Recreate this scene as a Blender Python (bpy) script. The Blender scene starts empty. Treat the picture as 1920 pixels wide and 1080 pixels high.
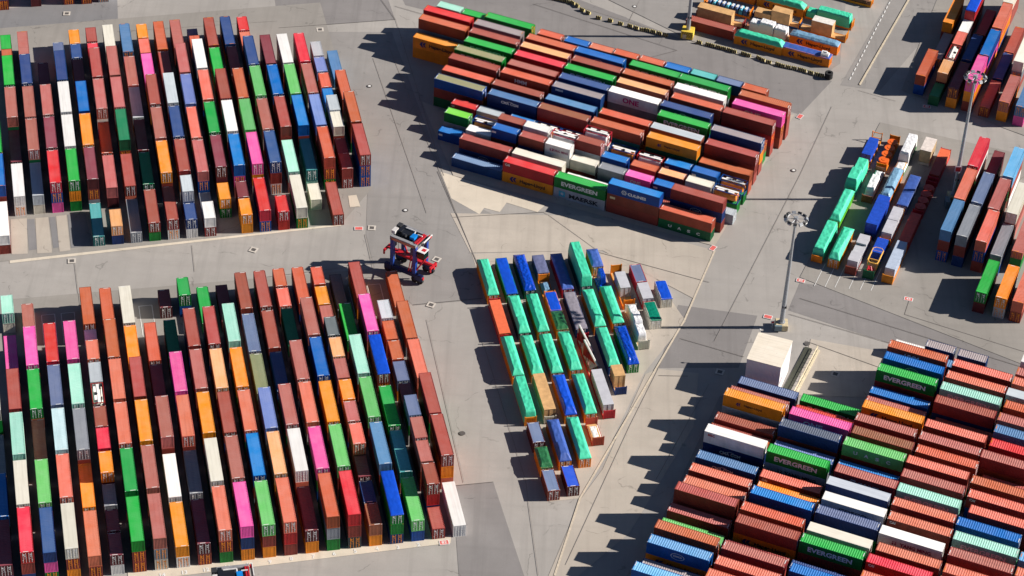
import bpy, bmesh, math, random
from mathutils import Vector, Matrix
random.seed(11)
sc = bpy.context.scene
R = math.radians
# ------------------------------------------------------------------ camera
cam_d = bpy.data.cameras.new("camera"); cam = bpy.data.objects.new("camera", cam_d)
sc.collection.objects.link(cam); sc.camera = cam
cam_d.sensor_width = 36.0; cam_d.lens = 4850.47 / 1920 * 36.0
cam_d.clip_start = 1.0; cam_d.clip_end = 8000
PITCH, ROLL, CAMH = 0.672385, 0.0536435, 342.212
fwd = Vector((0, math.cos(PITCH), -math.sin(PITCH))); up0 = Vector((0, math.sin(PITCH), math.cos(PITCH))); rt0 = Vector((1, 0, 0))
rt = rt0 * math.cos(ROLL) + up0 * math.sin(ROLL); up = up0 * math.cos(ROLL) - rt0 * math.sin(ROLL)
m = Matrix((rt, up, -fwd)).transposed().to_4x4(); m.translation = Vector((0, 0, CAMH)); cam.matrix_world = m
# ------------------------------------------------------------------ sky, sun, exposure
SUN_EL, SUN_AZ = R(30.0), R(5.0)            # azimuth: from +x towards +y
w = bpy.data.worlds.new("World"); sc.world = w; w.use_nodes = True
nt = w.node_tree; bg = nt.nodes["Background"]; sky = nt.nodes.new("ShaderNodeTexSky")
sky.sky_type = 'NISHITA'; sky.sun_disc = False; sky.sun_elevation = SUN_EL; sky.sun_rotation = R(90) - SUN_AZ
sky.air_density = 0.55; sky.dust_density = 0.2; sky.ozone_density = 1.0
nt.links.new(sky.outputs[0], bg.inputs[0]); bg.inputs[1].default_value = 0.05
sd = bpy.data.lights.new("sun", 'SUN'); sd.energy = 5.0; sd.angle = R(0.5); sd.color = (1.0, 0.93, 0.84)
so = bpy.data.objects.new("sun", sd); sc.collection.objects.link(so)
sv = Vector((math.cos(SUN_EL) * math.cos(SUN_AZ), math.cos(SUN_EL) * math.sin(SUN_AZ), math.sin(SUN_EL)))
so.rotation_euler = sv.to_track_quat('Z', 'Y').to_euler(); so.location = (200, 450, 200)
vs = sc.view_settings; vs.view_transform = 'Standard'; vs.look = 'None'; vs.exposure = 0.8; vs.gamma = 1.0
sc.cycles.max_bounces = 4; sc.cycles.diffuse_bounces = 2
# ------------------------------------------------------------------ object helpers
COL = sc.collection
def link(o): COL.objects.link(o); return o
def tag(o, label, cat, group=None):
    o['label'] = label; o['category'] = cat
    if group: o['group'] = group
    return o
def empty(name, loc, rz=0.0):
    o = bpy.data.objects.new(name, None); o.location = loc; o.rotation_euler = (0, 0, rz); o.empty_display_size = .5
    return link(o)
class MB:
    """collects quads, boxes, tubes; build() makes ONE mesh"""
    def __init__(s): s.v = []; s.f = []; s.m = []
    def face(s, pts, mi=0):
        b = len(s.v); s.v += [tuple(p) for p in pts]; s.f.append(tuple(range(b, b + len(pts)))); s.m.append(mi)
    def box(s, c, d, mi=0, rz=0.0, rx=0.0, ry=0.0):
        M = Matrix.Translation(c) @ Matrix.Rotation(rz, 4, 'Z') @ Matrix.Rotation(ry, 4, 'Y') @ Matrix.Rotation(rx, 4, 'X')
        hx, hy, hz = d[0] / 2, d[1] / 2, d[2] / 2; b = len(s.v)
        for x, y, z in ((-hx, -hy, -hz), (hx, -hy, -hz), (hx, hy, -hz), (-hx, hy, -hz), (-hx, -hy, hz), (hx, -hy, hz), (hx, hy, hz), (-hx, hy, hz)):
            s.v.append(tuple(M @ Vector((x, y, z))))
        for q in ((0, 3, 2, 1), (4, 5, 6, 7), (0, 1, 5, 4), (1, 2, 6, 5), (2, 3, 7, 6), (3, 0, 4, 7)):
            s.f.append(tuple(b + i for i in q)); s.m.append(mi)
    def tube(s, p, q, r0, r1=None, n=8, mi=0):
        r1 = r0 if r1 is None else r1; p = Vector(p); q = Vector(q); d = (q - p).normalized()
        a = d.orthogonal().normalized(); c = d.cross(a); b = len(s.v)
        for P, r in ((p, r0), (q, r1)):
            for i in range(n):
                t = 2 * math.pi * i / n; s.v.append(tuple(P + (a * math.cos(t) + c * math.sin(t)) * r))
        for i in range(n):
            j = (i + 1) % n; s.f.append((b + i, b + j, b + n + j, b + n + i)); s.m.append(mi)
        s.f.append(tuple(b + i for i in reversed(range(n)))); s.m.append(mi)
        s.f.append(tuple(b + n + i for i in range(n))); s.m.append(mi)
    def mesh(s, name, mats, smooth=False):
        me = bpy.data.meshes.new(name); me.from_pydata(s.v, [], s.f)
        for x in mats: me.materials.append(x)
        me.polygons.foreach_set('material_index', s.m)
        if smooth: me.polygons.foreach_set('use_smooth', [True] * len(s.f))
        me.update(); return me
    def build(s, name, mats, parent=None, smooth=False):
        if not isinstance(mats, (list, tuple)): mats = [mats]
        return inst(name, s.mesh(name, mats, smooth), parent)
def inst(name, me, parent=None, mats=None, loc=None, rot=None):
    o = bpy.data.objects.new(name, me); link(o)
    if parent: o.parent = parent
    if loc: o.location = loc
    if rot: o.rotation_euler = rot
    if mats:
        for i, mm in enumerate(mats):
            if mm is not None: o.material_slots[i].link = 'OBJECT'; o.material_slots[i].material = mm
    return o
def copy_tree(o, parent=None):
    c = o.copy(); link(c); c.parent = parent
    for ch in list(o.children): copy_tree(ch, c)
    return c
# ------------------------------------------------------------------ materials
def lin(c): return tuple((x / 255 / 12.92 if x / 255 <= .04045 else ((x / 255 + .055) / 1.055) ** 2.4) for x in c)
def node(nt, t, **k):
    n = nt.nodes.new(t)
    for a, b in k.items():
        if a.startswith('i_'): n.inputs[a[2:]].default_value = b
        else: setattr(n, a, b)
    return n
def newmat(name):
    M = bpy.data.materials.new(name); M.use_nodes = True; return M, M.node_tree, M.node_tree.nodes['Principled BSDF']
def mixc(nt, fac, a, b, mode='MIX'):
    n = nt.nodes.new('ShaderNodeMix'); n.data_type = 'RGBA'; n.blend_type = mode
    for sock, val in ((n.inputs[0], fac), (n.inputs[6], a), (n.inputs[7], b)):
        if hasattr(val, 'links') or isinstance(val, bpy.types.NodeSocket): nt.links.new(val, sock)
        elif isinstance(val, (int, float)): sock.default_value = val
        else: sock.default_value = (*val[:3], 1)
    return n.outputs[2]
def ramp(nt, val, lo, hi, a=0.0, b=1.0):
    n = nt.nodes.new('ShaderNodeMapRange'); n.inputs[1].default_value = lo; n.inputs[2].default_value = hi
    n.inputs[3].default_value = a; n.inputs[4].default_value = b; nt.links.new(val, n.inputs[0]); return n.outputs[0]
def coords(nt, scale=(1, 1, 1), rand=True, rz=0.0, world=False):
    tc = nt.nodes.new('ShaderNodeTexCoord'); out = tc.outputs['Object']
    if world: out = nt.nodes.new('ShaderNodeNewGeometry').outputs['Position']
    if rand and not world:
        oi = nt.nodes.new('ShaderNodeObjectInfo'); mu = node(nt, 'ShaderNodeMath', operation='MULTIPLY'); mu.inputs[1].default_value = 173.0
        nt.links.new(oi.outputs['Random'], mu.inputs[0]); ad = node(nt, 'ShaderNodeVectorMath', operation='ADD')
        nt.links.new(out, ad.inputs[0]); nt.links.new(mu.outputs[0], ad.inputs[1]); out = ad.outputs[0]
    mp = nt.nodes.new('ShaderNodeMapping'); mp.inputs['Scale'].default_value = scale; mp.inputs['Rotation'].default_value = (0, 0, rz)
    nt.links.new(out, mp.inputs[0]); return mp.outputs[0]
def noise(nt, vec, scale, detail=3, rough=.55):
    n = node(nt, 'ShaderNodeTexNoise', i_Scale=scale, i_Detail=detail, i_Roughness=rough); nt.links.new(vec, n.inputs['Vector']); return n.outputs[0]
_mats = {}
def paint(key, rgb, roof=False, rough=.5, rust=1.0, gain=.84):
    """worn container paint: per-object tint, chalky fading, grime, rust spots"""
    k = (key, roof)
    if k in _mats: return _mats[k]
    M, nt, p = newmat(key + ('_roof_paint' if roof else '_paint')); c = lin(rgb)
    c = tuple(x * gain for x in c); g = sum(c) / 3
    v = coords(nt); n1 = noise(nt, v, .35, 4); n2 = noise(nt, v, 2.2, 5, .65); n3 = noise(nt, coords(nt, (.12, 2.5, 1) if roof else (2.0, 2.0, .15)), 1.0, 3)
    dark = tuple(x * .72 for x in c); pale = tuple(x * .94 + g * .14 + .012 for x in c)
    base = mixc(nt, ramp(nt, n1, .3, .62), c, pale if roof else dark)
    base = mixc(nt, ramp(nt, n3, .45, .75, 0, .38), base, tuple(x * .6 + .012 for x in c))
    hs = nt.nodes.new('ShaderNodeHueSaturation'); oi = nt.nodes.new('ShaderNodeObjectInfo')
    nt.links.new(ramp(nt, oi.outputs['Random'], 0, 1, .492, .508), hs.inputs['Hue'])
    nt.links.new(ramp(nt, oi.outputs['Random'], 0, 1, 1.16, .86), hs.inputs['Value']); nt.links.new(base, hs.inputs['Color'])
    rm = ramp(nt, n2, .655, .74, 0, .75 * rust); rn = node(nt, 'ShaderNodeMath', operation='MULTIPLY'); nt.links.new(rm, rn.inputs[0])
    nt.links.new(ramp(nt, n1, .42, .62), rn.inputs[1])
    fin = mixc(nt, rn.outputs[0], hs.outputs[0], (.085, .036, .02))
    nt.links.new(fin, p.inputs['Base Color']); p.inputs['Roughness'].default_value = rough; p.inputs['Specular IOR Level'].default_value = .3
    _mats[k] = M; return M
def plain(key, rgb, rough=.6, metal=0.0, var=.2, bump=0.0, scale=1.5, gain=.75):
    if key in _mats: return _mats[key]
    M, nt, p = newmat(key); c = tuple(x * gain for x in lin(rgb)); v = coords(nt); n1 = noise(nt, v, scale, 4)
    f = mixc(nt, ramp(nt, n1, .3, .7), tuple(x * (1 - var) for x in c), tuple(min(1, x * (1 + var * .5)) for x in c))
    nt.links.new(f, p.inputs['Base Color']); p.inputs['Roughness'].default_value = rough; p.inputs['Metallic'].default_value = metal
    if bump:
        b = nt.nodes.new('ShaderNodeBump'); b.inputs['Strength'].default_value = bump; b.inputs['Distance'].default_value = .12
        nt.links.new(noise(nt, v, 1.7, 5, .6), b.inputs['Height']); nt.links.new(b.outputs[0], p.inputs['Normal'])
    _mats[key] = M; return M
RGB = dict(brick=(174,86,74),rust=(208,102,68),coral=(228,120,96),rose=(188,108,100),plum=(140,66,76),red=(224,52,58),orange=(252,150,34),peach=(250,178,122),
 tan=(158,96,70),pink=(242,92,172),green=(40,176,74),lightgreen=(108,196,108),darkgreen=(30,138,90),lime=(110,205,62),mint=(166,226,206),teal=(84,176,178),
 blue=(4,116,200),royal=(10,78,214),navy=(56,84,142),steel=(86,132,180),lightblue=(104,172,224),paleblue=(196,226,232),periwinkle=(118,140,204),slate=(108,124,162),
 grey=(146,151,160),palegrey=(188,197,204),charcoal=(112,122,126),white=(244,241,238),cream=(230,224,208),olive=(142,152,114),khaki=(156,152,112),mauve=(160,148,150),
 silver=(188,194,206),navygrey=(96,108,128),steelblue=(120,150,190))
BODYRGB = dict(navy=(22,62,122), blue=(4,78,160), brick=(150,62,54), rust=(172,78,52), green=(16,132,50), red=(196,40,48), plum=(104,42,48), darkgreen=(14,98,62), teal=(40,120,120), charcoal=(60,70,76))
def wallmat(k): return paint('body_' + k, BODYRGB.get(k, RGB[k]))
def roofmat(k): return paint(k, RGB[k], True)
STEEL = plain('galvanised_steel', (206,208,212), .5, .0); WHITE = plain('white_mark', (240,240,238), .6, var=.05); DARK = plain('dark_steel', (52,52,56), .6)
RUBBER = plain('rubber', (34,34,36), .9); WOODM = plain('crate_wood', (226,178,120), .8, var=.22, scale=.8); CONC = plain('cast_concrete', (222,205,168), .9)
def ground_mat(key, rgb, crack=1.0, seed=0.0):
    M, nt, p = newmat(key); c = tuple(x * .74 for x in lin(rgb)); v = coords(nt, world=True)
    big = noise(nt, v, .035, 4); mid = noise(nt, v, .22, 5, .6); fine = noise(nt, v, 3.5, 4, .7)
    b = mixc(nt, ramp(nt, big, .3, .7), tuple(x * .86 for x in c), tuple(x * 1.1 for x in c))
    b = mixc(nt, ramp(nt, mid, .35, .7, 0, .55), b, tuple(x * .8 for x in c))
    st = noise(nt, coords(nt, (.5, .018, 1), rz=R(-14), world=True), 1.0, 4, .6)       # tyre-worn streaks along the lanes
    b = mixc(nt, ramp(nt, st, .5, .72, 0, .45), b, tuple(x * .68 for x in c))
    st2 = noise(nt, coords(nt, (.02, .45, 1), rz=R(20), world=True), 1.0, 4, .6)
    b = mixc(nt, ramp(nt, st2, .52, .75, 0, .35), b, tuple(x * .74 for x in c))
    spots = noise(nt, v, .55, 2, .4); b = mixc(nt, ramp(nt, spots, .72, .8, 0, .5), b, tuple(x * .45 for x in c))
    vo = node(nt, 'ShaderNodeTexVoronoi', feature='DISTANCE_TO_EDGE', i_Scale=.055); nt.links.new(v, vo.inputs['Vector'])
    dst = node(nt, 'ShaderNodeVectorMath', operation='ADD')
    nz = node(nt, 'ShaderNodeTexNoise', i_Scale=.12, i_Detail=4.0); nt.links.new(v, nz.inputs['Vector'])
    sc_ = node(nt, 'ShaderNodeVectorMath', operation='SCALE'); sc_.inputs['Scale'].default_value = 9.0; nt.links.new(nz.outputs['Color'], sc_.inputs[0])
    nt.links.new(v, dst.inputs[0]); nt.links.new(sc_.outputs[0], dst.inputs[1]); nt.links.new(dst.outputs[0], vo.inputs['Vector'])
    cm = node(nt, 'ShaderNodeMath', operation='MULTIPLY'); nt.links.new(ramp(nt, vo.outputs['Distance'], .002, .008, .55 * crack, 0), cm.inputs[0]); nt.links.new(ramp(nt, mid, .5, .6), cm.inputs[1])
    b = mixc(nt, cm.outputs[0], b, tuple(x * .35 for x in c))
    b = mixc(nt, ramp(nt, fine, .3, .75, 0, .28), b, tuple(x * .7 for x in c))
    nt.links.new(b, p.inputs['Base Color']); p.inputs['Roughness'].default_value = .9; p.inputs['Specular IOR Level'].default_value = .2
    return M
GM = dict(base=ground_mat('concrete_ground', (182,177,172)), asphalt=ground_mat('asphalt', (150,146,145)), greyasphalt=ground_mat('grey_asphalt', (146,145,147)),
          mid=ground_mat('worn_paving', (164,160,157)), slab=ground_mat('bright_slabs', (232,220,202)), tan=ground_mat('pale_concrete', (201,191,179)), yard=ground_mat('yard_paving', (168,163,157)))
# ------------------------------------------------------------------ ground (structure)
def struct(o): o['kind'] = 'structure'; return o
g = MB(); S_ = 2500; g.face(((-S_, -S_ + 450, 0), (S_, -S_ + 450, 0), (S_, S_ + 450, 0), (-S_, S_ + 450, 0))); struct(g.build('ground', GM['base']))
POLYS = [
('asphalt', [(-63.6, 547.7), (-36.6, 550.5), (-31.9, 532.0), (-49.2, 527.9), (-59.6, 525.5)]),
('greyasphalt', [(-134.6, 525.4), (-100.0, 534.7), (-97.4, 519.6), (-131.3, 508.7)]),
('asphalt', [(-34.0, 550.7), (-0.8, 554.1), (39.4, 529.3), (73.5, 515.5), (65.1, 500.6), (1.9, 527.5), (-29.8, 538.8)]),
('mid', [(75.3, 513.8), (94.1, 563.7), (113.2, 565.7), (84.7, 512.5)]),
('asphalt', [(58.6, 427.3), (61.6, 437.0), (84.3, 433.4), (111.0, 411.0), (109.1, 395.9), (79.8, 417.9)]),
('asphalt', [(35.3, 427.1), (52.0, 424.9), (47.4, 407.5), (30.9, 406.1)]),
('mid', [(-49.5, 524.8), (-32.3, 526.5), (-16.9, 469.8), (-7.7, 437.1), (-5.9, 425.5), (-20.5, 422.1), (-29.5, 433.5), (-32.3, 445.7), (-33.5, 467.2)]),
('mid', [(-14.4, 466.9), (-7.4, 457.2), (-4.4, 454.9), (-13.7, 453.5), (-17.4, 470.3)]),
('asphalt', [(-9.5, 367.3), (-1.6, 369.1), (5.9, 341.2), (-6.7, 340.3)]),
('mid', [(43.3, 398.4), (24.8, 342.6), (48.7, 344.4), (50.9, 399.1)]),
('slab', [(-17.4, 470.3), (6.3, 459.8), (4.7, 457.1), (-2.2, 460.0), (-3.6, 456.4), (-7.1, 457.6), (-8.0, 455.2), (-14.5, 460.5)]),
('tan', [(-9.1, 440.9), (16.7, 444.3), (27.9, 441.9), (36.8, 421.8), (27.9, 404.2), (18.8, 374.4), (15.2, 365.8), (9.4, 364.4)]),
('tan', [(31.0, 405.8), (39.1, 405.1), (37.7, 388.5), (24.8, 356.9), (12.9, 341.7), (8.9, 341.5), (15.5, 365.8), (19.6, 374.5), (28.2, 403.9)]),
('slab', [(85.0, 442.4), (91.8, 440.5), (89.0, 433.5), (84.0, 436.0)]),
('tan', [(62.9, 418.1), (79.1, 414.9), (74.9, 400.5), (58.5, 399.7)]),
('tan', [(-14.4, 455.0), (15.6, 456.7), (43.6, 446.6), (38.6, 429.5), (19.2, 444.5), (-9.4, 441.2)]),
('slab', [(-107.1, 431.2), (-106.7, 429.0), (-37.9, 448.3), (-38.1, 450.6)]),
('slab', [(-68.2, 339.5), (-67.7, 336.8), (-9.0, 351.6), (-9.0, 353.9)]),
('yard', [(-135.4, 516.4), (-50.7, 537.9), (-32.0, 463.3), (-37.9, 449.0), (-117.4, 427.0)]),
('yard', [(-114.9, 414.6), (-24.7, 435.0), (-6.7, 356.7), (-9.6, 353.5), (-98.3, 332.0)]),
('yard', [(61.7, 438.8), (83.7, 499.1), (120.8, 487.6), (111.0, 411.0)]),
('yard', [(89.8, 512.9), (106.9, 570.2), (135.9, 573.1), (125.1, 492.2)]),
('mid', [(9.2, 555.1), (80.5, 562.3), (75.9, 523.0), (71.7, 518.0), (40.7, 529.4)]),
('tan', [(-23.4, 497.7), (3.2, 480.9), (63.8, 500.5), (43.6, 448.2), (-14.5, 469.0)]),
('greyasphalt', [(-105.9, 444.5), (-104.3, 444.8), (-101.7, 434.3), (-103.4, 433.7)]),
('greyasphalt', [(-101.2, 445.7), (-100.0, 446.0), (-97.1, 435.4), (-98.4, 434.9)]),
('greyasphalt', [(-97.4, 447.0), (-93.7, 447.9), (-90.4, 436.4), (-94.7, 435.4)]),
('tan', [(-109.3, 444.2), (-105.9, 444.9), (-103.5, 432.6), (-106.8, 432.0)]),
('tan', [(-104.1, 445.1), (-101.4, 445.7), (-98.4, 433.4), (-101.5, 432.8)]),
('tan', [(-99.8, 446.2), (-97.6, 446.8), (-94.7, 434.5), (-96.9, 433.8)]),
('slab', [(-37.3, 459.3), (-35.5, 459.8), (-34.3, 455.6), (-36.6, 455.2)]),
]
for i, (k, pts) in enumerate(POLYS):
    b = MB(); z = .004 * (i + 1)
    if sum(pts[j][0] * pts[(j + 1) % len(pts)][1] - pts[(j + 1) % len(pts)][0] * pts[j][1] for j in range(len(pts))) < 0: pts = pts[::-1]
    b.face([(x, y, z) for x, y in pts]); struct(b.build({'slab': 'concrete_pavement', 'tan': 'concrete_pavement', 'yard': 'yard_pavement'}.get(k, 'road'), GM[k]))
SEAMM = [plain('seam_tar', (104,98,95), .9), plain('seam_faint', (150,143,138), .9), plain('seam_pale', (214,200,180), .9)]
b = MB()
for k, (x0, y0), (x1, y1) in [
(0, (-35.9, 540.6), (-31.7, 531.8)),(0, (-59.6, 525.5), (-49.2, 527.9)),(0, (-49.2, 527.9), (-31.9, 532.0)),(1, (-31.7, 531.8), (-16.6, 468.8)),(0, (-32.3, 538.0), (-10.4, 528.7)),(0, (-10.4, 528.7), (1.9, 527.0)),(0, (-18.1, 470.3), (-7.4, 436.6)),(1, (-35.9, 514.5), (-19.6, 454.5)),(1, (-32.4, 519.5), (-6.4, 432.9)),(1, (-5.5, 411.6), (4.6, 370.2)),(1, (-17.4, 417.6), (-7.3, 368.5)),(1, (4.6, 370.2), (7.8, 344.2)),(0, (1.5, 542.4), (36.7, 525.0)),(0, (36.7, 525.0), (24.5, 518.0)),(1, (7.4, 544.9), (40.7, 529.4)),(0, (-13.7, 453.5), (6.2, 457.2)),(1, (6.2, 457.2), (18.0, 444.4)),(0, (16.7, 444.3), (42.1, 435.3)),(2, (43.6, 446.6), (36.6, 422.2)),(2, (36.6, 422.2), (15.3, 365.8)),(2, (15.3, 365.8), (10.8, 344.4)),(0, (61.3, 431.5), (106.8, 412.4)),(0, (58.8, 425.9), (81.7, 417.2)),(0, (84.9, 433.5), (83.3, 427.9)),(0, (83.3, 427.9), (107.4, 417.6)),(0, (35.5, 415.9), (48.7, 411.0)),(0, (30.9, 403.6), (36.9, 403.9)),(1, (-52.1, 429.0), (-25.4, 436.8)),(1, (-93.0, 430.0), (-89.6, 415.9)),(1, (-69.2, 438.6), (-67.4, 429.5)),(1, (-32.5, 445.7), (-29.8, 433.7)),(1, (72.8, 504.6), (63.7, 476.1)),(1, (63.7, 476.1), (42.7, 415.7)),(1, (79.6, 512.0), (88.2, 508.3)),(0, (-20.5, 422.3), (-6.1, 425.7)),(0, (-1.6, 369.1), (-9.8, 367.3)),(1, (-97.7, 520.1), (-60.2, 528.5)),(1, (54.4, 549.7), (51.3, 534.7)),(1, (27.8, 547.0), (25.2, 537.0)),(1, (33.8, 414.9), (24.9, 387.5)),(1, (24.9, 387.5), (12.8, 347.4)),(1, (41.2, 401.9), (30.0, 372.2)),(0, (61.7, 417.3), (76.7, 409.9)),
]:
    L = math.hypot(x1 - x0, y1 - y0); b.box(((x0 + x1) / 2, (y0 + y1) / 2, .12 + .001 * k), (L, (.11, .1, .4)[k], .004), k, math.atan2(y1 - y0, x1 - x0))
struct(b.build('road_seams', SEAMM))
# painted markings
b = MB(); (x0, y0), (x1, y1) = (91.1, 554.6), (77.6, 515.8); an = math.atan2(y1 - y0, x1 - x0); L = math.hypot(x1 - x0, y1 - y0); n = 19
for i in range(n): t = (i + .5) / n; b.box((x0 + (x1 - x0) * t, y0 + (y1 - y0) * t, .125), (1.25, .26, .004), 0, an)
def bay_line(x, y, a, w=3.0):
    b.box((x, y, .125), (w, .14, .004), 0, a)
NUMS = [('82', -10.6, 352.0), ('2', -15.0, 350.9), ('3', -18.8, 349.9), ('4', -22.7, 349.3), ('5', -26.7, 348.3), ('6', -30.6, 347.3), ('7', -34.4, 346.3), ('8', -38.4, 345.4), ('9', -42.3, 344.3), ('10', -46.1, 343.3), ('11', -50.0, 342.3), ('12', -53.9, 341.3), ('13', -57.8, 340.3), ('14', -61.8, 339.3)]
for s, x, y in NUMS[1:]: bay_line(x - .35, y + 1.15, R(13.4))
for k in range(6):                                # marked empty bays at the far end of the lower yard
    for blk in range(2):
        pass
a = R(13.4); U = Vector((-math.sin(a), math.cos(a), 0)); V = Vector((math.cos(a), math.sin(a), 0))
for r in (13, 17, 18, 1, 2):
    v0 = 73.48 - r * 4.01 - .1
    for vv in (v0, v0 + 2.7):
        p = V * vv + U * 418.5; b.box((p.x, p.y, .125), (.12, 10, .004), 0, a)
    p = V * (v0 + 1.35) + U * 423.5; b.box((p.x, p.y, .125), (2.7, .12, .004), 0, a)
a2 = R(-19.5); U2 = Vector((-math.sin(a2), math.cos(a2), 0)); V2 = Vector((math.cos(a2), math.sin(a2), 0))
for vv in (-84.6, -82.4, -80.4, -77.5, -75.2, -73.0): 
    p = V2 * vv + U2 * (437 + (vv + 84) * .3); b.box((p.x, p.y, .125), (.12, 8.5, .004), 0, a2)
struct(b.build('road_markings', WHITE))
# ------------------------------------------------------------------ lettering meshes
_txt = {}
def text_mesh(s, bold=.012, spacing=1.0):
    k = (s, bold, spacing)
    if k in _txt: return _txt[k]
    cu = bpy.data.curves.new('lettering_curve', 'FONT'); cu.body = s; cu.size = 1.0; cu.offset = bold; cu.align_x = 'CENTER'; cu.align_y = 'CENTER'; cu.resolution_u = 2; cu.space_character = spacing
    o = bpy.data.objects.new('lettering_source', cu); link(o); dg = bpy.context.evaluated_depsgraph_get()
    me = bpy.data.meshes.new_from_object(o.evaluated_get(dg)); bpy.data.objects.remove(o); me.materials.clear(); me.materials.append(WHITE)
    _txt[k] = me; return me
def disc(n, r, cx, cz, y=0.0, r0=0.0):
    pts = []
    if r0 == 0: return [[(cx + r * math.cos(2 * math.pi * i / n), y, cz + r * math.sin(2 * math.pi * i / n)) for i in range(n)]]
    for i in range(n):
        t0, t1 = 2 * math.pi * i / n, 2 * math.pi * (i + 1) / n
        pts.append([(cx + r0 * math.cos(t0), y, cz + r0 * math.sin(t0)), (cx + r * math.cos(t0), y, cz + r * math.sin(t0)), (cx + r * math.cos(t1), y, cz + r * math.sin(t1)), (cx + r0 * math.cos(t1), y, cz + r0 * math.sin(t1))])
    return pts
INK = dict(w=WHITE, k=plain('black_ink', (26,26,34), .7), n=plain('navy_ink', (14,26,110), .6), r=plain('red_ink', (196,30,40), .6), m=plain('magenta_ink', (206,16,120), .6), c=plain('cyan_ink', (70,180,214), .6), p=plain('purple_ink', (150,30,90), .6), y=plain('beige_ink', (224,206,160), .7), dn=plain('dark_ink', (24,36,60), .7))
#      text, ink, letter height, text width, x of centre (m from the left end), z
LET = dict(EV=[('EVERGREEN','w',1.15,8.6,6.0,1.38)], MK=[('MAERSK','k',1.15,7.0,7.2,1.3)], CU=[('CULINES','w',.8,4.3,6.9,1.25)], HL=[('Hapag-Lloyd','k',1.15,6.1,7.3,1.3)], HLS=[('Hapag-Lloyd','k',.7,3.7,6.2,1.4)],
 UA=[('U','w',.8,.8,2.7,1.35),('A','w',.8,.9,4.9,1.35),('S','w',.8,.8,7.1,1.35),('C','w',.8,.8,9.3,1.35)], HM=[('HMM','w',1.05,3.0,5.2,1.5)], ON=[('ONE','w',1.3,4.0,5.0,1.35)], ONM=[('ONE','m',1.35,4.0,5.6,1.4)],
 CM=[('CMA CGM','w',.8,4.3,5.6,1.45)], YM=[('YANG MING','p',.9,6.0,7.2,1.35)], YMD=[('YANG MING','dn',.9,6.4,7.2,1.35)], CO=[('COSCO','dn',.8,5.6,6.2,1.35)], HY=[('HYUNDAI','w',.8,6.5,6.4,1.3)],
 CAI=[('CAI','w',.6,1.1,1.1,2.1)], MSR=[('MSC','r',.6,1.4,1.5,2.05)], SE=[('seaco','w',.5,1.9,1.9,2.1)], MO=[('MOL','w',.9,3.4,5.6,1.3)], LA=[], LB=[], RG=[('COSCO','w',.4,1.7,6.1,1.4)])
_logo = {}
def logo(k):
    if k in _logo: return _logo[k]
    b = MB()
    def put(fs, mi):
        for f in fs: b.face([tuple(p) for p in f][::-1] if False else f, mi)
    mats = [WHITE]
    if k == 'MK':
        mats = [INK['c'], WHITE]; b.face([(-.75, 0, -.75), (.75, 0, -.75), (.75, 0, .75), (-.75, 0, .75)])
        for i in range(7):
            t = math.pi * 2 * i / 7 + math.pi / 2; c, s = math.cos(t), math.sin(t); b.face([(-.09 * s, -.004, .09 * c), (.55 * c, -.004, .55 * s), (.09 * s, -.004, -.09 * c)], 1)
        me = b.mesh('emblem', mats); x = 2.0
    elif k == 'CU':
        for i in range(6): t = math.pi * i / 3; put(disc(12, .3, .55 * math.cos(t), .55 * math.sin(t), 0, .19), 0)
        me = b.mesh('emblem', mats); x = 3.9
    elif k in ('HL', 'HLS'):
        mats = [INK['n']]
        b.face([(-.85, 0, -.1), (-.2, 0, -.75), (.2, 0, -.7), (-.2, 0, 0), (.15, 0, .7), (-.4, 0, .6)]); b.face([(-.05, 0, 0), (.5, 0, -.6), (.85, 0, -.6), (.45, 0, 0), (.85, 0, .65), (.3, 0, .6)])
        me = b.mesh('emblem', mats); x = 2.6 if k == 'HL' else 3.2
    elif k == 'RG':
        for f in disc(24, 1.0, 0, 0, 0, .9): b.face([(p[0] * 1.35, p[1], p[2] * .75) for p in f])
        me = b.mesh('emblem', mats); x = 6.1
    elif k == 'CM':
        for i in range(8):
            t0, t1 = math.pi * (.15 + .7 * i / 8), math.pi * (.15 + .7 * (i + 1) / 8); r0, r1 = .98, 1.06
            b.face([(r0 * 1.3 * math.cos(t0), 0, r0 * .9 * math.sin(t0)), (r1 * 1.3 * math.cos(t0), 0, r1 * .95 * math.sin(t0)), (r1 * 1.3 * math.cos(t1), 0, r1 * .95 * math.sin(t1)), (r0 * 1.3 * math.cos(t1), 0, r0 * .9 * math.sin(t1))])
        me = b.mesh('emblem', mats); x = 5.7
    elif k in ('YM', 'YMD'):
        mats = [INK['p' if k == 'YM' else 'dn'], WHITE]; b.face([(-.5, 0, -.5), (.5, 0, -.5), (.5, 0, .5), (-.5, 0, .5)]); b.face([(-.1, -.004, -.42), (.1, -.004, -.42), (.1, -.004, .42), (-.1, -.004, .42)], 1); b.face([(-.35, -.004, .1), (.35, -.004, .1), (.35, -.004, .3), (-.35, -.004, .3)], 1)
        me = b.mesh('emblem', mats); x = 3.1
    elif k in ('LA', 'LB'):
        mats = [INK['y' if k == 'LB' else 'w']]; b.face([(-.6, 0, -.3), (.6, 0, -.3), (.6, 0, .3), (-.6, 0, .3)]); me = b.mesh('emblem', mats); x = 1.3
    else: me = None; x = 0
    _logo[k] = (me, x); return _logo[k]
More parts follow.
